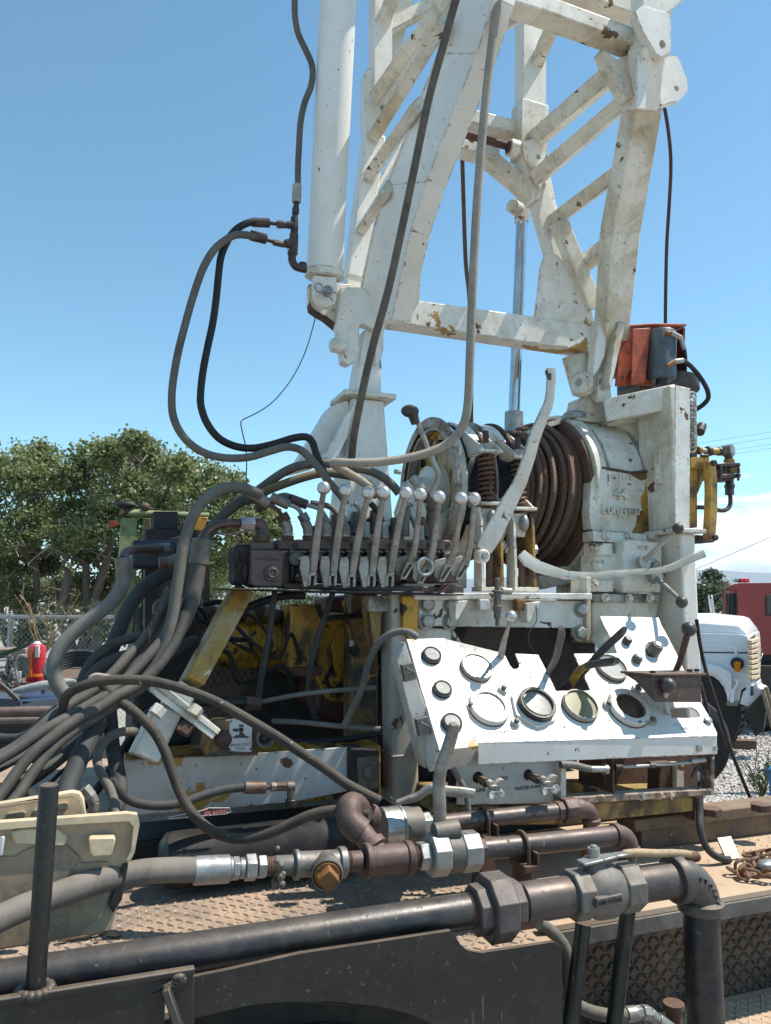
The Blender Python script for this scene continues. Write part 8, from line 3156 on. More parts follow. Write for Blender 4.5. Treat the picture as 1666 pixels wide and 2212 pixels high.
mb.hexa([(a.x, 2.70, Q(c8(872, 938), 2.7).z), (b.x, 2.70, Q(c8(872, 938), 2.7).z), (b.x, 2.85, Q(c8(872, 938), 2.7).z), (a.x, 2.85, Q(c8(872, 938), 2.7).z), (a.x, 2.70, Q(c8(872, 748), 2.7).z), (b.x, 2.70, Q(c8(872, 748), 2.7).z), (b.x, 2.85, Q(c8(872, 748), 2.7).z), (a.x, 2.85, Q(c8(872, 748), 2.7).z)])
mb.build('pump_block', BLACKBLUE, rf, bevel=.012)
plate('pump_body', c8, [(1000, 760), (1240, 720), (1240, 1400), (960, 1400), (960, 940), (1000, 940)], 2.95, .1, DARK, rf)
plate('marker_flag', c8, [(722, 622), (770, 620), (800, 650), (770, 660), (725, 678), (716, 660)], VR - .02, .02, ORANGE, rf)
plate('yellow_tab', c8, [(940, 1270), (1030, 1275), (1020, 1310), (960, 1350)], 3.1, .03, YELLOW, rf)
mb = MB()
mb.tube(path(c8, [(1030, 1240), (1030, 1190), (1060, 1160), (1110, 1155)], 2.8), .009, 8)
mb.build('drain_pipe', PITTED, rf)
for (x, y, s_) in ((965, 535, .02), (845, 560, .016)):
    mb = MB()
    mb.sphere(Q(c8(x, y), VR), s_, 10, 7)
    mb.build('cap_bolt', RUST, rf)
mb = MB()
mb.sphere(Q(c8(835, 520), VR), .028, 12, 8, (1.5, 1, .6))
mb.build('rubber_cap', BLACKBROWN, rf)

# dark expanded metal screen seen under the engine
gs = thing('engine_guard_screen', 'dark expanded metal screen low behind the engine with daylight through it', 'screen')
mb = MB()
for i in range(56):
    for j in range(11):
        x0_ = Q(c9(380, 540), 3.0).x + i * .026 + (.013 if j % 2 else 0)
        z0_ = Q(c9(600, 610), 3.0).z + j * .024
        a = Vector((x0_, 3.02, z0_))
        mb.beam(a, a + Vector((.013, 0, .024)), .003, .004)
        mb.beam(a + Vector((.026, 0, 0)), a + Vector((.013, 0, .024)), .003, .004)
mb.build('expanded_metal', DARK, gs, kind='stuff')

# rods and tubes in the engine bay
for (lab, pts, wv, mt_, v0, v1, cat) in (
        ('black rod slanting down behind the slanting yellow leg', [(965, 80), (955, 140), (940, 280), (915, 420), (890, 560), (875, 690)], 34, HOSE_DARK, 2.42, 2.45, 'rod'),
        ('dirty rod running down in front of the yellow gearbox', [(1285, 85), (1255, 180), (1215, 290), (1185, 400), (1160, 520), (1150, 640), (1190, 780)], 32, HOSE_DARK, 2.45, 2.5, 'rod')):
    t = thing('control_rod', lab, cat)
    mb = MB()
    ps = path(c9, pts, v0, v1, 4)
    mb.tube(ps, wv / 2 * KS[c9] * sc(ps[0]), 10)
    mb.build('rod', mt_, t)
# ------------------------------------------------------------------ hoses
G1 = 'grey hoses in the bundle left of the valve bank'
H = hose
H('supply_hose', 'upper of the two fat grey hoses arching behind the lever balls', c5, [(-120, 560), (-60, 480), (0, 405), (100, 325), (200, 265), (330, 170), (430, 112), (530, 84), (640, 76), (740, 84), (840, 108), (930, 120), (1010, 150), (1090, 205), (1150, 275)], 60, HOSE_GREY, 2.55, 2.5, k=6)
H('supply_hose', 'lower of the two fat grey hoses arching behind the lever balls, smeared yellow', c5, [(180, 330), (260, 265), (380, 215), (520, 168), (640, 142), (760, 148), (870, 175), (960, 230), (1010, 300)], 58, HOSE_GREYYEL, 2.50, 2.48, k=6)
H('supply_hose', 'grey hose running behind the aluminium levers to a small elbow', c5, [(560, 340), (640, 350), (700, 370), (745, 420), (790, 470)], 40, HOSE_GREY, 2.5, 2.46)
H('supply_hose', 'grey wrapped hose from the first bank fitting arching left and straight down', c8, [(1730, 450), (1666, 425), (1610, 405), (1540, 402), (1460, 420), (1390, 460), (1320, 530), (1270, 620), (1235, 730), (1208, 850), (1188, 980), (1165, 1130), (1140, 1290), (1105, 1440), (1050, 1560), (960, 1680), (840, 1790), (700, 1880)], 76, HOSE_GREY, 2.30, 2.15, k=7,
  ends=[((160, 268), (285, 348), 74, ELBOWGREY, 0, c5, 2.34)])
H('supply_hose', 'grey hose from the second bank fitting passing under the brown feed pipe', c8, [(1780, 520), (1700, 478), (1620, 490), (1530, 545), (1440, 630), (1370, 730), (1310, 850), (1260, 960), (1220, 1080), (1150, 1220), (1060, 1340), (960, 1430), (860, 1530), (770, 1650)], 72, HOSE_MID, 2.42, 2.35, k=7,
  ends=[((300, 300), (418, 352), 70, ELBOWGREY, 0, c5, 2.38)])
for (a, b, pts) in (((285, 345), (0, 0), [(280, 345), (320, 368), (352, 395), (372, 425)]), ((0, 0), (0, 0), [(418, 350), (460, 365), (492, 392), (505, 428)]), ((0, 0), (0, 0), [(540, 352), (600, 370), (640, 395), (655, 440)])):
    t = thing('steel_tube', {280: 'short rusty bent tube from the grey ferrule down to the first elbow', 418: 'short bent steel tube down to the second elbow', 540: 'short bent steel tube down to the third elbow'}[pts[0][0]], 'tube')
    mb = MB()
    ps = path(c5, pts, 2.38, 2.40, 5)
    mb.tube(ps, 15 * KS[c5] * sc(ps[0]), 12)
    mb.build('tube', RUSTPIPE if pts[0][0] == 280 else GALV, t)
H('supply_hose', 'hose behind with a brown ferrule aimed at the third elbow', c5, [(200, 380), (300, 330), (380, 300), (430, 310)], 60, HOSE_GREY, 2.48, 2.42, ends=[((425, 310), (540, 352), 66, RUSTPIPE, 0, c5, 2.42)])
H('supply_hose', 'fat grey hose hanging from the big dull ferrule of the brown bent pipe', c8, [(1325, 890), (1312, 960), (1298, 1050), (1280, 1130), (1250, 1220), (1205, 1320), (1130, 1420), (1020, 1500), (900, 1620), (820, 1760)], 104, HOSE_MID, 2.30, 2.2, k=7, n=16,
  ends=[((1345, 745), (1318, 915), 134, FERRULE, 0)])
H('supply_hose', 'widest pale grey hose looping out far left from the rusty elbow', c8, [(826, 970), (812, 1050), (760, 1140), (680, 1215), (580, 1290), (480, 1375), (405, 1460), (362, 1560), (362, 1650), (395, 1730), (450, 1790), (540, 1840), (660, 1870)], 96, HOSE_BIG, 2.35, 2.25, k=8, n=18,
  ends=[((815, 868), (824, 1000), 104, FERRULE, 0)])
t = thing('suction_pipe', 'rusty brown elbow pipe joining the pump block to the widest grey hose', 'pipe')
mb = MB()
ps = path(c8, [(1070, 808), (980, 810), (890, 815), (835, 835), (815, 880)], 2.5, 2.36, 6)
mb.tube(ps, 27 * KS[c8] * sc(ps[0]), 14)
mb.build('bent_pipe', RUSTPIPE, t)
fit(c8, (975, 808), (1052, 808), 82, DARKRUST, t, v=2.5, name='brown_collar')
fit(c8, (1052, 805), (1128, 800), 66, ELBOWGREY, t, v=2.52, hx=True, name='hex_nut')
H('supply_hose', 'thick dark blue-grey hose curving down in front of the green frame', c8, [(1260, 910), (1180, 945), (1080, 985), (980, 1050), (900, 1130), (840, 1230), (795, 1340), (755, 1440), (720, 1540), (690, 1640)], 98, HOSE_DARK, 2.6, 2.45, k=7, n=16)
H('supply_hose', 'brownish grey stub hose behind the wrapped bundle near the pump block', c8, [(1110, 905), (1160, 890), (1230, 850), (1290, 800)], 84, HOSE_GREY, 2.45, 2.45, ends=[((1055, 905), (1115, 900), 84, RUSTPIPE, 0)])
# fans of hoses to the lower left
H('supply_hose', 'upper of two grey hoses sweeping left behind the big pale loop', e4, [(1560, 415), (1450, 430), (1350, 440), (1200, 470), (1080, 510), (970, 580), (880, 670), (820, 760), (780, 850), (750, 950)], 94, HOSE_MID, 2.4, 2.35, group=G1)
H('supply_hose', 'lower of two grey hoses sweeping left behind the big pale loop', e4, [(1450, 580), (1330, 590), (1200, 610), (1080, 650), (970, 705), (890, 770), (830, 850), (790, 940)], 90, HOSE_MID, 2.38, 2.33, group=G1)
H('supply_hose', 'grey hose with dark cracked wraps slanting down in the middle of the bundle', c10, [(1130, -260), (1080, -120), (1015, 0), (930, 110), (850, 190), (780, 270), (690, 360), (590, 440), (470, 510), (360, 580), (250, 680), (150, 760), (60, 820), (-60, 880)], 72, HOSE_MID, 2.32, 2.0, k=6, group=G1)
H('supply_hose', 'grey hose in the bundle passing just under the oily braided hose, upper strand', c10, [(1190, -200), (1140, -60), (1090, 60), (1010, 160), (920, 260), (830, 350), (720, 440), (600, 510), (480, 580), (370, 640), (250, 710), (120, 800), (0, 870), (-100, 930)], 74, HOSE_MID, 2.25, 1.95, k=6, group=G1)
H('supply_hose', 'middle of three parallel grey hoses running out at the left edge', c10, [(1230, -100), (1180, 60), (1110, 180), (1020, 290), (900, 390), (780, 450), (660, 530), (540, 590), (430, 660), (330, 740), (220, 830), (120, 950), (40, 1060), (-30, 1150)], 74, HOSE_MID, 2.2, 1.92, k=6, group=G1)
H('supply_hose', 'lowest of three parallel grey hoses running out at the left edge', c10, [(1000, 350), (880, 440), (780, 490), (660, 580), (540, 650), (430, 730), (330, 820), (250, 920), (180, 1020), (130, 1100), (60, 1180)], 72, HOSE_MID, 2.15, 1.92, k=6, group=G1)
H('supply_hose', 'dark grey hose at the very left under the upper strand', c10, [(640, 560), (520, 620), (400, 690), (260, 780), (150, 850), (40, 910), (-60, 960)], 56, HOSE_DARK, 2.3, 2.05, k=6, group=G1)
H('supply_hose', 'dark hose crossing low behind the others towards the left edge', c10, [(700, 640), (560, 740), (420, 850), (300, 930), (180, 990), (40, 1060), (-80, 1100)], 80, HOSE_DARK, 2.35, 2.1, k=6, group=G1)
H('supply_hose', 'thick blue-grey hose standing steeply above the open plastic case', c10, [(645, 590), (625, 680), (575, 770), (530, 860), (490, 960), (455, 1050), (430, 1140)], 128, HOSE_DARK, 2.15, 1.98, k=7, n=18)
H('supply_hose', 'dark thick hose right behind the steep blue-grey one', c10, [(720, 500), (735, 620), (745, 760), (765, 880), (790, 1000), (800, 1100), (770, 1220)], 96, HOSE_DARK, 2.4, 2.2, k=6, n=14)
H('supply_hose', 'narrow grey hose hooking down beside the white beam end', c10, [(900, 690), (820, 690), (740, 720), (670, 790), (645, 870), (665, 950), (710, 1030), (745, 1110), (765, 1190), (770, 1270)], 62, HOSE_GREY, 2.28, 2.0, k=7)
H('supply_hose', 'black hose lying on the far left with a bluish coupling end', c10, [(-60, 1060), (60, 1110), (140, 1130), (220, 1110)], 78, HOSE_DARK, 2.0, 1.95, ends=[((60, 1165), (215, 1100), 62, BLUEGREY2, 0), ((205, 1100), (285, 1060), 62, BLACKBROWN, 0)][:1])
H('supply_hose', 'dark hose sagging across the very left edge above the case', c10, [(-80, 720), (40, 735), (130, 730), (210, 690), (300, 600), (400, 520)], 60, HOSE_DARK, 2.3, 2.2)
for i, (pts, wv, v_) in enumerate((([(1150, 500), (1020, 620), (900, 700), (760, 900), (640, 1080), (500, 1250)], 60, 2.5), ([(1000, 560), (860, 760), (840, 940), (860, 1100)], 70, 2.5), ([(620, 820), (520, 900), (420, 980), (340, 1060)], 74, 2.3), ([(560, 760), (440, 850), (300, 960), (180, 1040), (60, 1100)], 60, 2.32), ([(1250, 740), (1120, 780), (960, 830), (840, 900)], 64, 2.55), ([(900, 560), (1000, 660), (1120, 760), (1300, 900), (1450, 1000)], 50, 2.6))):
    H('supply_hose', ['dark hose deep under the bundle, running towards the case', 'dark hose dropping behind the white beam end', 'dark hose tucked under the three parallel strands', 'dark hose lowest in the tangle at the left', 'dark hose behind the slanting white leg foot', 'dark hose in the shade right of the flanged joint'][i], c10, pts, wv, HOSE_BLACK, v_, v_ - .08)
rr = random.Random(31)
for i in range(7):
    x0_, y0_ = rr.uniform(480, 1200), rr.uniform(120, 420)
    pts = [(x0_, y0_)] + [(x0_ + k_ * rr.uniform(40, 130), y0_ + k_ * rr.uniform(20, 90) + rr.uniform(-50, 50)) for k_ in range(1, 5)]
    H('supply_hose', 'thin black hose half hidden in the shade of the engine bay', c9, pts, rr.uniform(20, 36), HOSE_BLACK, 2.58, 2.66, group='thin black hoses in the engine bay', n=8)
# coupling near the case
t = thing('hose_coupling', 'small brass-coloured elbow coupling beside the corner of the plastic case', 'coupling')
fit(c10, (555, 1065), (600, 1120), 86, GALVWARM, t, v=1.98, hx=True, name='hex_nut')
fit(c10, (600, 1115), (625, 1165), 76, FERRULE, t, v=1.98, name='elbow_body')
fit(c10, (625, 1160), (620, 1215), 70, FERRULE, t, v=1.98, name='elbow_body')
fit(c10, (620, 1210), (620, 1228), 62, ORANGERUST, t, v=1.98, name='brass_ring')
# oily braided hoses in front
H('braided_hose', 'long oily braided hose arching from the left down to the bright round pipe cap', c10, [(560, 620), (470, 590), (430, 540), (425, 490), (455, 440), (520, 400), (620, 365), (740, 348), (860, 346), (980, 352), (1100, 375), (1220, 410), (1340, 452), (1460, 505), (1580, 570), (1700, 640), (1850, 730), (2000, 830), (2150, 930), (2290, 1030), (2400, 1090), (2520, 1150)], 66, HOSE_BRAID, 2.12, 1.86, k=6, n=14)
H('braided_hose', 'oily braided hose curling low along the tread plate to the brown wye fitting', c11, [(450, -420), (520, -350), (600, -290), (680, -210), (730, -120), (765, -20), (800, 70), (840, 140), (900, 205), (960, 245), (1040, 266), (1120, 262), (1200, 240), (1290, 200), (1370, 165), (1450, 145), (1530, 142), (1600, 160), (1640, 165)], 46, HOSE_BRAID, 2.12, 1.82, k=6, n=14)
H('braided_hose', 'short tan hose loop end lying on top of the bundle', c10, [(760, 340), (690, 322), (630, 318), (600, 345), (640, 380), (760, 400)], 34, HOSE_TAN, 2.16, 2.16)
H('hydraulic_hose', 'dark hose along the white beam ending in a brown ferrule and a steel elbow', c9, [(60, 1120), (110, 1190), (170, 1235), (260, 1258), (370, 1260), (470, 1240), (580, 1202), (690, 1172), (800, 1160)], 50, HOSE_DARK, 2.12, 2.2, k=7,
  ends=[((795, 1161), (915, 1161), 68, BRASSBROWN, 0, c9, 2.2), ((915, 1160), (945, 1160), 28, DARKRUST, 0, c9, 2.2), ((943, 1160), (975, 1158), 48, ELBOWGREY, 1, c9, 2.2), ((975, 1158), (1030, 1156), 46, RUST, 1, c9, 2.2), ((1030, 1155), (1075, 1155), 50, PITTED, 0, c9, 2.2), ((1055, 1150), (1055, 1230), 46, PITTED, 0, c9, 2.2), ((1055, 1225), (1055, 1262), 66, DARK, 0, c9, 2.2)])
H('mud_hose', 'thickest grey hose rising from the lower left corner into a bright crimped ferrule', c11, [(-200, 740), (-80, 660), (0, 620), (100, 575), (200, 535), (320, 492), (430, 455), (540, 430), (650, 412), (760, 405), (862, 404)], 112, HOSE_BIG2, 1.50, 1.75, k=8, n=28)
H('small_cable', 'thin grey conduit curling from the meter box over the pale post', c7, [(245, 218), (210, 195), (165, 190), (115, 205), (70, 240), (40, 290), (15, 350), (0, 420), (-30, 500), (-60, 560), (-90, 620)], 32, HOSE_GREYDARK, 2.14, 2.3)
H('hydraulic_hose', 'pale stub hose reaching the post from the engine bay, upper', c9, [(885, 690), (980, 670), (1100, 648), (1250, 630), (1400, 618), (1525, 610)], 27, HOSE_TANDARK, 2.5, 2.36)
H('hydraulic_hose', 'pale stub hose reaching the post from the engine bay, lower', c9, [(950, 795), (1080, 800), (1220, 812), (1380, 828), (1550, 838)], 30, HOSE_TANDARK, 2.45, 2.34)
H('hydraulic_hose', 'dark hose sagging low across the engine bay', c9, [(990, 900), (1150, 910), (1320, 900), (1450, 880), (1560, 860)], 34, HOSE_BLACK, 2.5, 2.4)
H('hydraulic_hose', 'black hose with a cut pale end under the valve bank', c9, [(800, 170), (880, 140), (960, 115), (1040, 100), (1130, 100)], 44, HOSE_BLACK, 2.5, 2.5, ends=[((1120, 100), (1155, 105), 40, CREAMSTEEL, 0)][:0])
H('hydraulic_hose', 'dark hose coming out of the shade under the wrapped bundle', c9, [(300, 480), (400, 420), (480, 370), (530, 355)], 72, HOSE_DARK, 2.45, 2.5)
t = thing('wire_rope_line', 'dark wire rope slanting from the post down to the deck rail by the white truck', 'wire rope')
mb = MB()
mb.tube(path(e2, [(228, 480), (250, 640), (285, 830), (330, 1000), (420, 1280), (520, 1600), (620, 1860), (735, 2135)], 2.3, 2.32), 17 * KS[e2] * sc(Q(e2(520, 1600), 2.3)), 10)
mb.build('rope', DARKROPE, t)
H('hydraulic_hose', 'dark hose dropping behind the right edge of the console', e2, [(262, 1040), (290, 1150), (320, 1260), (335, 1340), (345, 1420)], 34, HOSE_DARK, 2.2, 2.2)
H('small_cable', 'dark conduit and blue-grey hose under the meter box', c7, [(400, 790), (420, 840), (450, 890), (470, 940), (478, 1010)], 28, HOSE_TANDARK, 2.0, 1.98)
H('thin_wire', 'fine wire hanging from the winch beam behind the console', c7, [(788, 70), (790, 140), (760, 190), (755, 240), (780, 285)], 4, HOSE_BLACK, 2.3, 2.25, cat='cable')

# ------------------------------------------------------------------ open plastic case, lower left
ca = thing('plastic_case', 'open cream plastic tool case, scuffed and dented, leaning at the lower left', 'tool case')
plate('front_shell', c11, [(-120, 214), (0, 203), (300, 182), (560, 163), (600, 168), (612, 200), (590, 330), (572, 372), (548, 420), (530, 540), (500, 640), (490, 672), (330, 704), (120, 740), (-120, 775)], 1.66, .02, CREAMDARK, ca, bevel=.008)
plate('rim', c11, [(-120, 206), (0, 196), (300, 175), (560, 156), (608, 162), (618, 205), (596, 330), (580, 360), (560, 362), (580, 320), (592, 215), (570, 190), (300, 205), (0, 228), (-120, 240)], 1.64, .02, CREAM, ca, bevel=.007)
plate('upper_ridge', c11, [(48, 240), (100, 225), (250, 222), (272, 240), (300, 262), (290, 300), (200, 295), (60, 290)], 1.645, .025, CREAM, ca, bevel=.010)
plate('inner_tray', c11, [(-120, 140), (0, 128), (330, 62), (362, 75), (385, 175), (300, 185), (0, 210), (-120, 220)], 1.74, .02, CREAM, ca, bevel=.008)
plate('tray_rim', c11, [(-120, 120), (0, 108), (320, 56), (355, 62), (372, 90), (384, 176), (362, 176), (350, 100), (325, 84), (0, 135), (-120, 150)], 1.71, .015, CREAM, ca, bevel=.006)
for pts in ([(140, 150), (240, 130), (245, 165), (150, 182)], [(250, 120), (300, 112), (300, 145), (255, 152)], [(20, 165), (110, 152), (110, 180), (20, 195)]):
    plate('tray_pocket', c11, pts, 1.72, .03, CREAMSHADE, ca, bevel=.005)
plate('latch', c11, [(392, 272), (405, 265), (505, 262), (512, 275), (495, 340), (410, 348), (398, 330)], 1.625, .03, CREAM, ca, bevel=.008)
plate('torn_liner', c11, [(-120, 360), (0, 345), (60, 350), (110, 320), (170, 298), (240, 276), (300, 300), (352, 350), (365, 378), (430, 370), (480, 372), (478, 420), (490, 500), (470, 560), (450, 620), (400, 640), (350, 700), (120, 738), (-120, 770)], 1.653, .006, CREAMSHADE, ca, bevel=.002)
plate('inner_wall', c11, [(545, 380), (570, 378), (540, 540), (500, 600), (480, 560), (520, 440)], 1.648, .01, BLACKBROWN, ca)
plate('bracket', c11, [(0, 262), (14, 255), (22, 262), (10, 345), (0, 345)], 1.64, .01, PLASTICWHITE, ca)
mb = MB()
mb.tube([QZ(c11(x, y), DZ + .012) for x, y in ((255, 712), (330, 700), (400, 688), (480, 668))], .0065, 8)
o = mb.build('rope_end', WOOD)
tag(o, 'short frayed rope lying along the foot of the plastic case', 'rope')
mb = MB()
for x, y, s_ in ((500, 685, .012), (515, 690, .009), (435, 712, .006)):
    mb.sphere(QZ(c11(x, y), DZ + .008), s_, 7, 5, (1.3, 1, .6))
o = mb.build('debris', WOOD)
tag(o, 'crumbs of dried mud on the tread plate beside the case corner', 'debris', kind='stuff')

# ------------------------------------------------------------------ things stacked beyond at the left
tr = thing('pipe_rack', 'low dusty steel rack behind the hoses carrying rusty pipes and tools', 'rack')
RKD = 6.0


def DQ(x, y, d, cv=e4):
    return QD(cv(x, y), d)


mb = MB()
a = DQ(-300, 950, RKD)
b = DQ(1000, 950, RKD)
zt = a.z
fdn = FH
mb.slab([Vector((a.x, a.y, zt)) - fdn * .6, Vector((b.x, b.y, zt)) - fdn * .6, Vector((b.x, b.y, zt)) + fdn * 2.2, Vector((a.x, a.y, zt)) + fdn * 2.2], (0, 0, -.06))
mb.build('rack_top', RUST, tr)
for q in (-.55, 2.1):
    for e_ in (a, b):
        mb = MB()
        p = Vector((e_.x, e_.y, 0)) + fdn * q + RH * (.1 if e_ is a else -.1)
        mb.beam(p, p + Vector((0, 0, zt - .06)), .07, .07)
        mb.build('rack_leg', RUST, tr)
GR = 'rusty pipes stacked on the rack'
for i, (x0_, y0_, x1_, y1_, w_, mt_, d_) in enumerate(((-200, 1165, 520, 1150, 100, PIPEWARM, 3.9), (-200, 1245, 420, 1235, 62, PIPEGREY, 3.75), (-200, 985, 520, 940, 46, CHAINRUST, 5.4), (-200, 915, 110, 925, 66, CHAINRUST, 5.3))):
    mb = MB()
    pa, pb = DQ(x0_, y0_, d_), DQ(x1_, y1_, d_)
    r_ = w_ / 2 * KS[e4] * sc(pa)
    mb.lathe(pa, pb - pa, [(0, r_), ((pb - pa).length, r_), ((pb - pa).length, r_ * .82), ((pb - pa).length - .1, r_ * .8)], 24)
    o = mb.build('steel_pipe', mt_)
    tag(o, ['fat reddish pipe lying across the left edge, upper of two', 'grey pipe lying just under the fat reddish one at the left edge', 'thin rust-orange pipe lying behind the dark covered tub', 'short open-ended rusty pipe at the far left'][i], 'pipe', GR)
mb = MB()
pa = DQ(-200, 1210, 3.9)
pb = DQ(600, 1210, 3.9)
mb.slab([pa, pb, pb + Vector((0, 0, -.9)), pa + Vector((0, 0, -.9))], FH * .8)
o = mb.build('pipe_trestle', DARK)
tag(o, 'dark steel trestle block under the two fat pipes at the left edge', 'trestle')
# red bottle with orange straps
rbt = thing('fire_extinguisher', 'red cylinder with orange straps and white cap standing on the pile at the left', 'extinguisher')
b0_ = DQ(330, 925, 5.6)
t0_ = DQ(340, 515, 5.6)
H_ = t0_.z - b0_.z
R_ = 82 * KS[e4] * sc(b0_)
mb = MB()
mb.lathe(b0_, (0.01, 0, 1), [(0, R_ * .9), (.008, R_), (H_ * .88, R_), (H_ * .94, R_ * .93), (H_ * .985, R_ * .6), (H_, R_ * .5)], 32)
mb.build('bottle', REDCAN, rbt)
mb = MB()
mb.lathe(b0_ + Vector((0, 0, H_ * .965)), (0, 0, 1), [(0, R_ * .5), (.012, R_ * .5), (.02, R_ * .4), (.03, R_ * .3)], 20)
mb.build('cap', PLASTICWHITE, rbt)
for f_ in (.26, .80):
    mb = MB()
    mb.lathe(b0_ + Vector((0, 0, H_ * f_)), (0.01, 0, 1), [(0, R_ * 1.02), (.022, R_ * 1.02)], 32)
    mb.build('orange_band', ORANGEBAND, rbt)
for dx in (.0,):
    mb = MB()
    c = b0_ - FH * R_ * .98 - RH * R_ * .12
    mb.beam(c + Vector((0, 0, H_ * .26)), c + Vector((0, 0, H_ * .90)), .02, .022, FH)
    mb.build('orange_band', ORANGEBAND, rbt)
mb = MB()
c = b0_ - FH * R_ * .98 + RH * R_ * .55
mb.beam(c + Vector((0, 0, H_ * .70)), c + Vector((0, 0, H_ * .98)), .02, .03, FH)
mb.build('white_handle', PLASTICWHITE, rbt, bevel=.006)
mb = MB()
c = b0_ - FH * R_ * .86 - RH * R_ * .62
mb.beam(c + Vector((0, 0, H_ * .32)), c + Vector((0, 0, H_ * .68)), .015, .055, FH)
mb.build('label', BLUEGREY2, rbt)
t = thing('pale_hook_pipe', 'bent pale hose with a white nozzle hooked over beside the red cylinder', 'hose')
mb = MB()
ps = smoothpts([DQ(x, y, 5.5) for x, y in ((245, 625), (200, 620), (165, 660), (150, 740), (160, 800), (175, 850))], 6)
mb.tube(ps, 13 * KS[e4] * sc(ps[0]), 10)
mb.build('hose_run', CREAMSTEEL, t)
mb = MB()
mb.cyl(DQ(190, 775, 5.4), DQ(183, 890, 5.4), 14 * KS[e4] * sc(ps[0]), 10 * KS[e4] * sc(ps[0]))
mb.build('nozzle', PLASTICWHITE, t)
# black tub with tray lid
tb = thing('covered_tub', 'shallow black mesh tub with a dark blue oval lid', 'tub')
mb = MB()
mb.slab([DQ(x, y, 4.6) for x, y in ((165, 1008), (600, 1050), (590, 1105), (215, 1110), (190, 1040))], FH * .35)
mb.build('tub_body', BLACKBROWN, tb, bevel=.01)
mb = MB()
c = DQ(390, 1000, 4.75)
mb.sphere(c, 1, 30, 8, (195 * KS[e4] * sc(c), .16, .022))
mb.build('oval_lid', LIDBLUE, tb)
mb = MB()
c = DQ(380, 1018, 4.72)
mb.sphere(c, 1, 30, 8, (225 * KS[e4] * sc(c), .2, .012))
mb.build('lid_rim', LIDBLUE, tb)
mb = MB()
c = DQ(410, 965, 4.72)
mb.cyl(c - Vector((0, 0, .01)), c + Vector((0, 0, .012)), .012)
mb.build('lid_knob', LIDBLUE, tb)
mb = MB()
mb.slab([DQ(x, y, 4.9) for x, y in ((-200, 1020), (190, 1035), (205, 1115), (-200, 1115))], FH * .5)
o = mb.build('blue_bin', WORNBLUE)
tag(o, 'worn blue painted bin side between the black tub and the left edge', 'bin')
# coils of black hose
cl = thing('hose_coil', 'loose coil of thin dark hose on the pile behind the big pale loop', 'hose coil')
for i in range(6):
    c = DQ(650 + i * 8, 830 - i * 6, 5.4)
    pts = [c + RH * (math.cos(a / 18 * math.pi) * (.13 + i * .012)) + Vector((0, 0, math.sin(a / 18 * math.pi) * (.07 + i * .004) + i * .012)) + FH * (math.sin(a / 18 * math.pi) * .15) for a in range(36)]
    mb = MB()
    mb.tube(pts, .012, 8, closed=True)
    mb.build('coil_turn', HOSE_DARK, cl)
# chain hanging at the far left
hc = thing('hanging_chain', 'dark chain hanging down from the rack at the far left', 'chain')
for i in range(14):
    p = DQ(90 + 14 * math.sin(i * .9), 650 + i * 18, 5.2)
    link_ring(p, ZU + RH * .2 * (-1) ** i, FH if i % 2 else RH, .05, .03, .005, PITTED, hc)
for i in range(9):
    p = DQ(10 + i * 11, 800 + i * 12, 5.2)
    link_ring(p, RH - ZU * .8, FH if i % 2 else RH + ZU, .05, .03, .005, PITTED, hc)
t = thing('green_tarpaulin_edge', 'dark green folded sheet edge sticking in from the left above the chain', 'tarpaulin')
mb = MB()
mb.slab([DQ(x, y, 5.9) for x, y in ((-150, 640), (0, 600), (120, 555), (290, 500), (240, 545), (130, 590), (20, 640), (-150, 700))], FH * .03)
mb.build('sheet', DARKGREEN, t)
mb = MB()
mb.tube([DQ(x, y, 4.4) for x, y in ((-60, 850), (60, 940), (175, 1050))], .014, 8)
o = mb.build('black_bar', BLACK)
tag(o, 'thin black bar slanting down at the far left in front of the blue bin', 'bar')
mb = MB()
mb.lathe(DQ(110, 960, 5.0), DQ(295, 930, 5.0) - DQ(110, 960, 5.0), [(0, .01), (.06, .025), (.2, .035), (.35, .03), (.42, .01)], 14)
o = mb.build('pale_lump', CREAMSTEEL)
tag(o, 'pale flattened bag lying at the foot of the red cylinder', 'bag')
mb = MB()
for i in range(60):
    p = DQ(random.uniform(-80, 560), random.uniform(885, 1000), random.uniform(5.2, 6.4))
    mb.beam(p, p + Vector((random.uniform(-.2, .2), random.uniform(-.1, .1), random.uniform(-.02, .07))), random.uniform(.01, .03), random.uniform(.01, .03))
o = mb.build('scrap_metal', RUST)
tag(o, 'jumble of small rusty scrap pieces on the rack behind the hoses', 'scrap', kind='stuff')
mb = MB()
mb.slab([DQ(x, y, 7.5) for x, y in ((-200, 570), (240, 560), (250, 640), (-200, 660))], FH * .4)
o = mb.build('timber_baulk', WOOD)
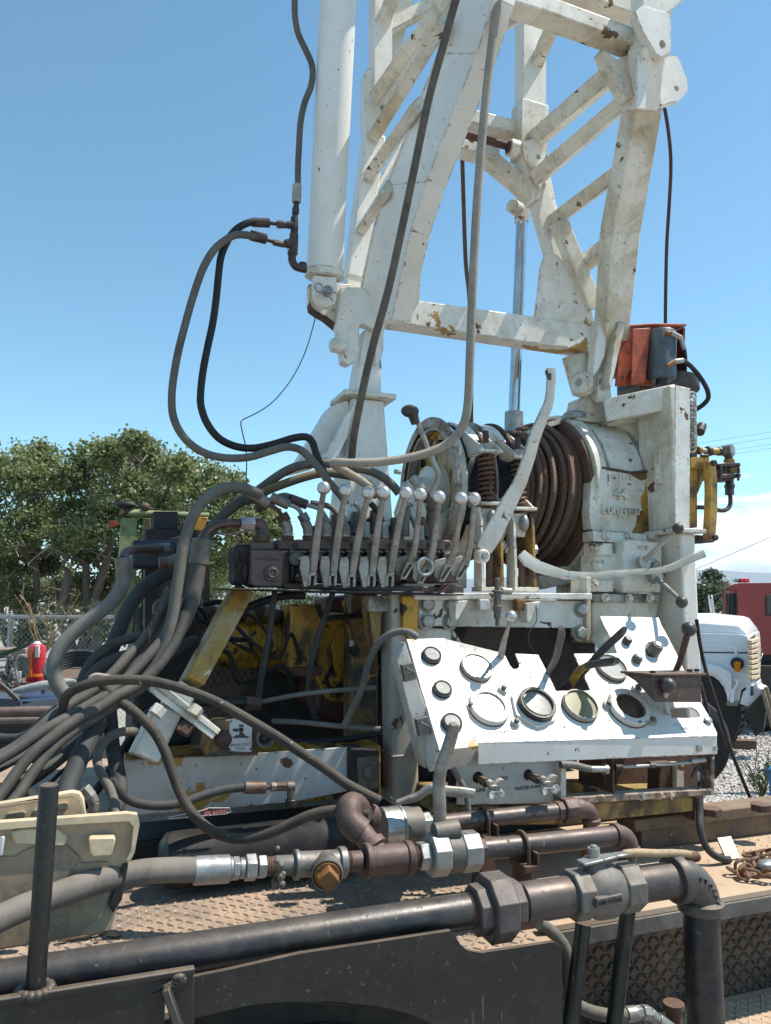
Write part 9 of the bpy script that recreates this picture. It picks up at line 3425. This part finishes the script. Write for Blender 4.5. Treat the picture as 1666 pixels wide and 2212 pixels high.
tag(o, 'weathered timber baulk behind the red cylinder at the left', 'timber')
mb = MB()
mb.slab([DQ(x, y, 7.8) for x, y in ((640, 572), (900, 590), (900, 610), (640, 592))], FH * .1)
o = mb.build('rusty_angle', CHAINRUST)
tag(o, 'long rusty angle iron lying in front of the fence', 'angle iron')
# blue sheet and pale things glimpsed under the engine
for i, (pts, mt_, lb, nm) in enumerate((([(600, 555), (640, 560), (660, 605), (540, 606), (560, 580)], PALEBLUE, 'pale blue plastic sheet glimpsed under the engine', 'plastic_sheet'), ([(615, 556), (660, 552), (685, 580), (680, 606), (620, 604)], BLUE, 'bright blue folded tarpaulin glimpsed under the engine', 'tarpaulin'), ([(700, 580), (790, 590), (815, 606), (660, 606)], PLASTICWHITE, 'white bag glimpsed right of the blue tarpaulin', 'bag'), ([(735, 556), (765, 552), (772, 600), (735, 596)], CHAINRUST, 'rusty pot glimpsed under the engine', 'pot'))):
    mb = MB()
    mb.slab([QD(c9(x, y), 7.0 + i * .15) for x, y in pts], FH * .3)
    o = mb.build(nm, mt_, bevel=.02)
    tag(o, lb, nm.replace('_', ' '))

# dirt crumbs and pebbles lying on the deck
rr = random.Random(12)
mb = MB()
for i in range(520):
    if rr.random() < .5:
        u_, v_ = rr.uniform(-.6, 1.0), rr.uniform(1.66, 2.2)
    else:
        u_, v_ = rr.uniform(1.03, 2.6), 2.10 - abs(rr.gauss(0, .09))
    s_ = rr.uniform(.0015, .0055)
    c = Vector((u_, v_, DZ + s_ * .4))
    vs_ = [c + Vector((rr.uniform(.6, 1.3) * a, rr.uniform(.6, 1.3) * b, rr.uniform(.5, .9) * d_)) * s_ for a, b, d_ in ((1, 0, 0), (0, 1, 0), (-1, 0, 0), (0, -1, 0), (0, 0, 1), (0, 0, -.5))]
    mb.add(vs_, [(0, 1, 4), (1, 2, 4), (2, 3, 4), (3, 0, 4), (1, 0, 5), (2, 1, 5), (3, 2, 5), (0, 3, 5)])
mb.build('dirt_crumbs', DUSTDECK, bed, kind='stuff', smooth=0)

settle()
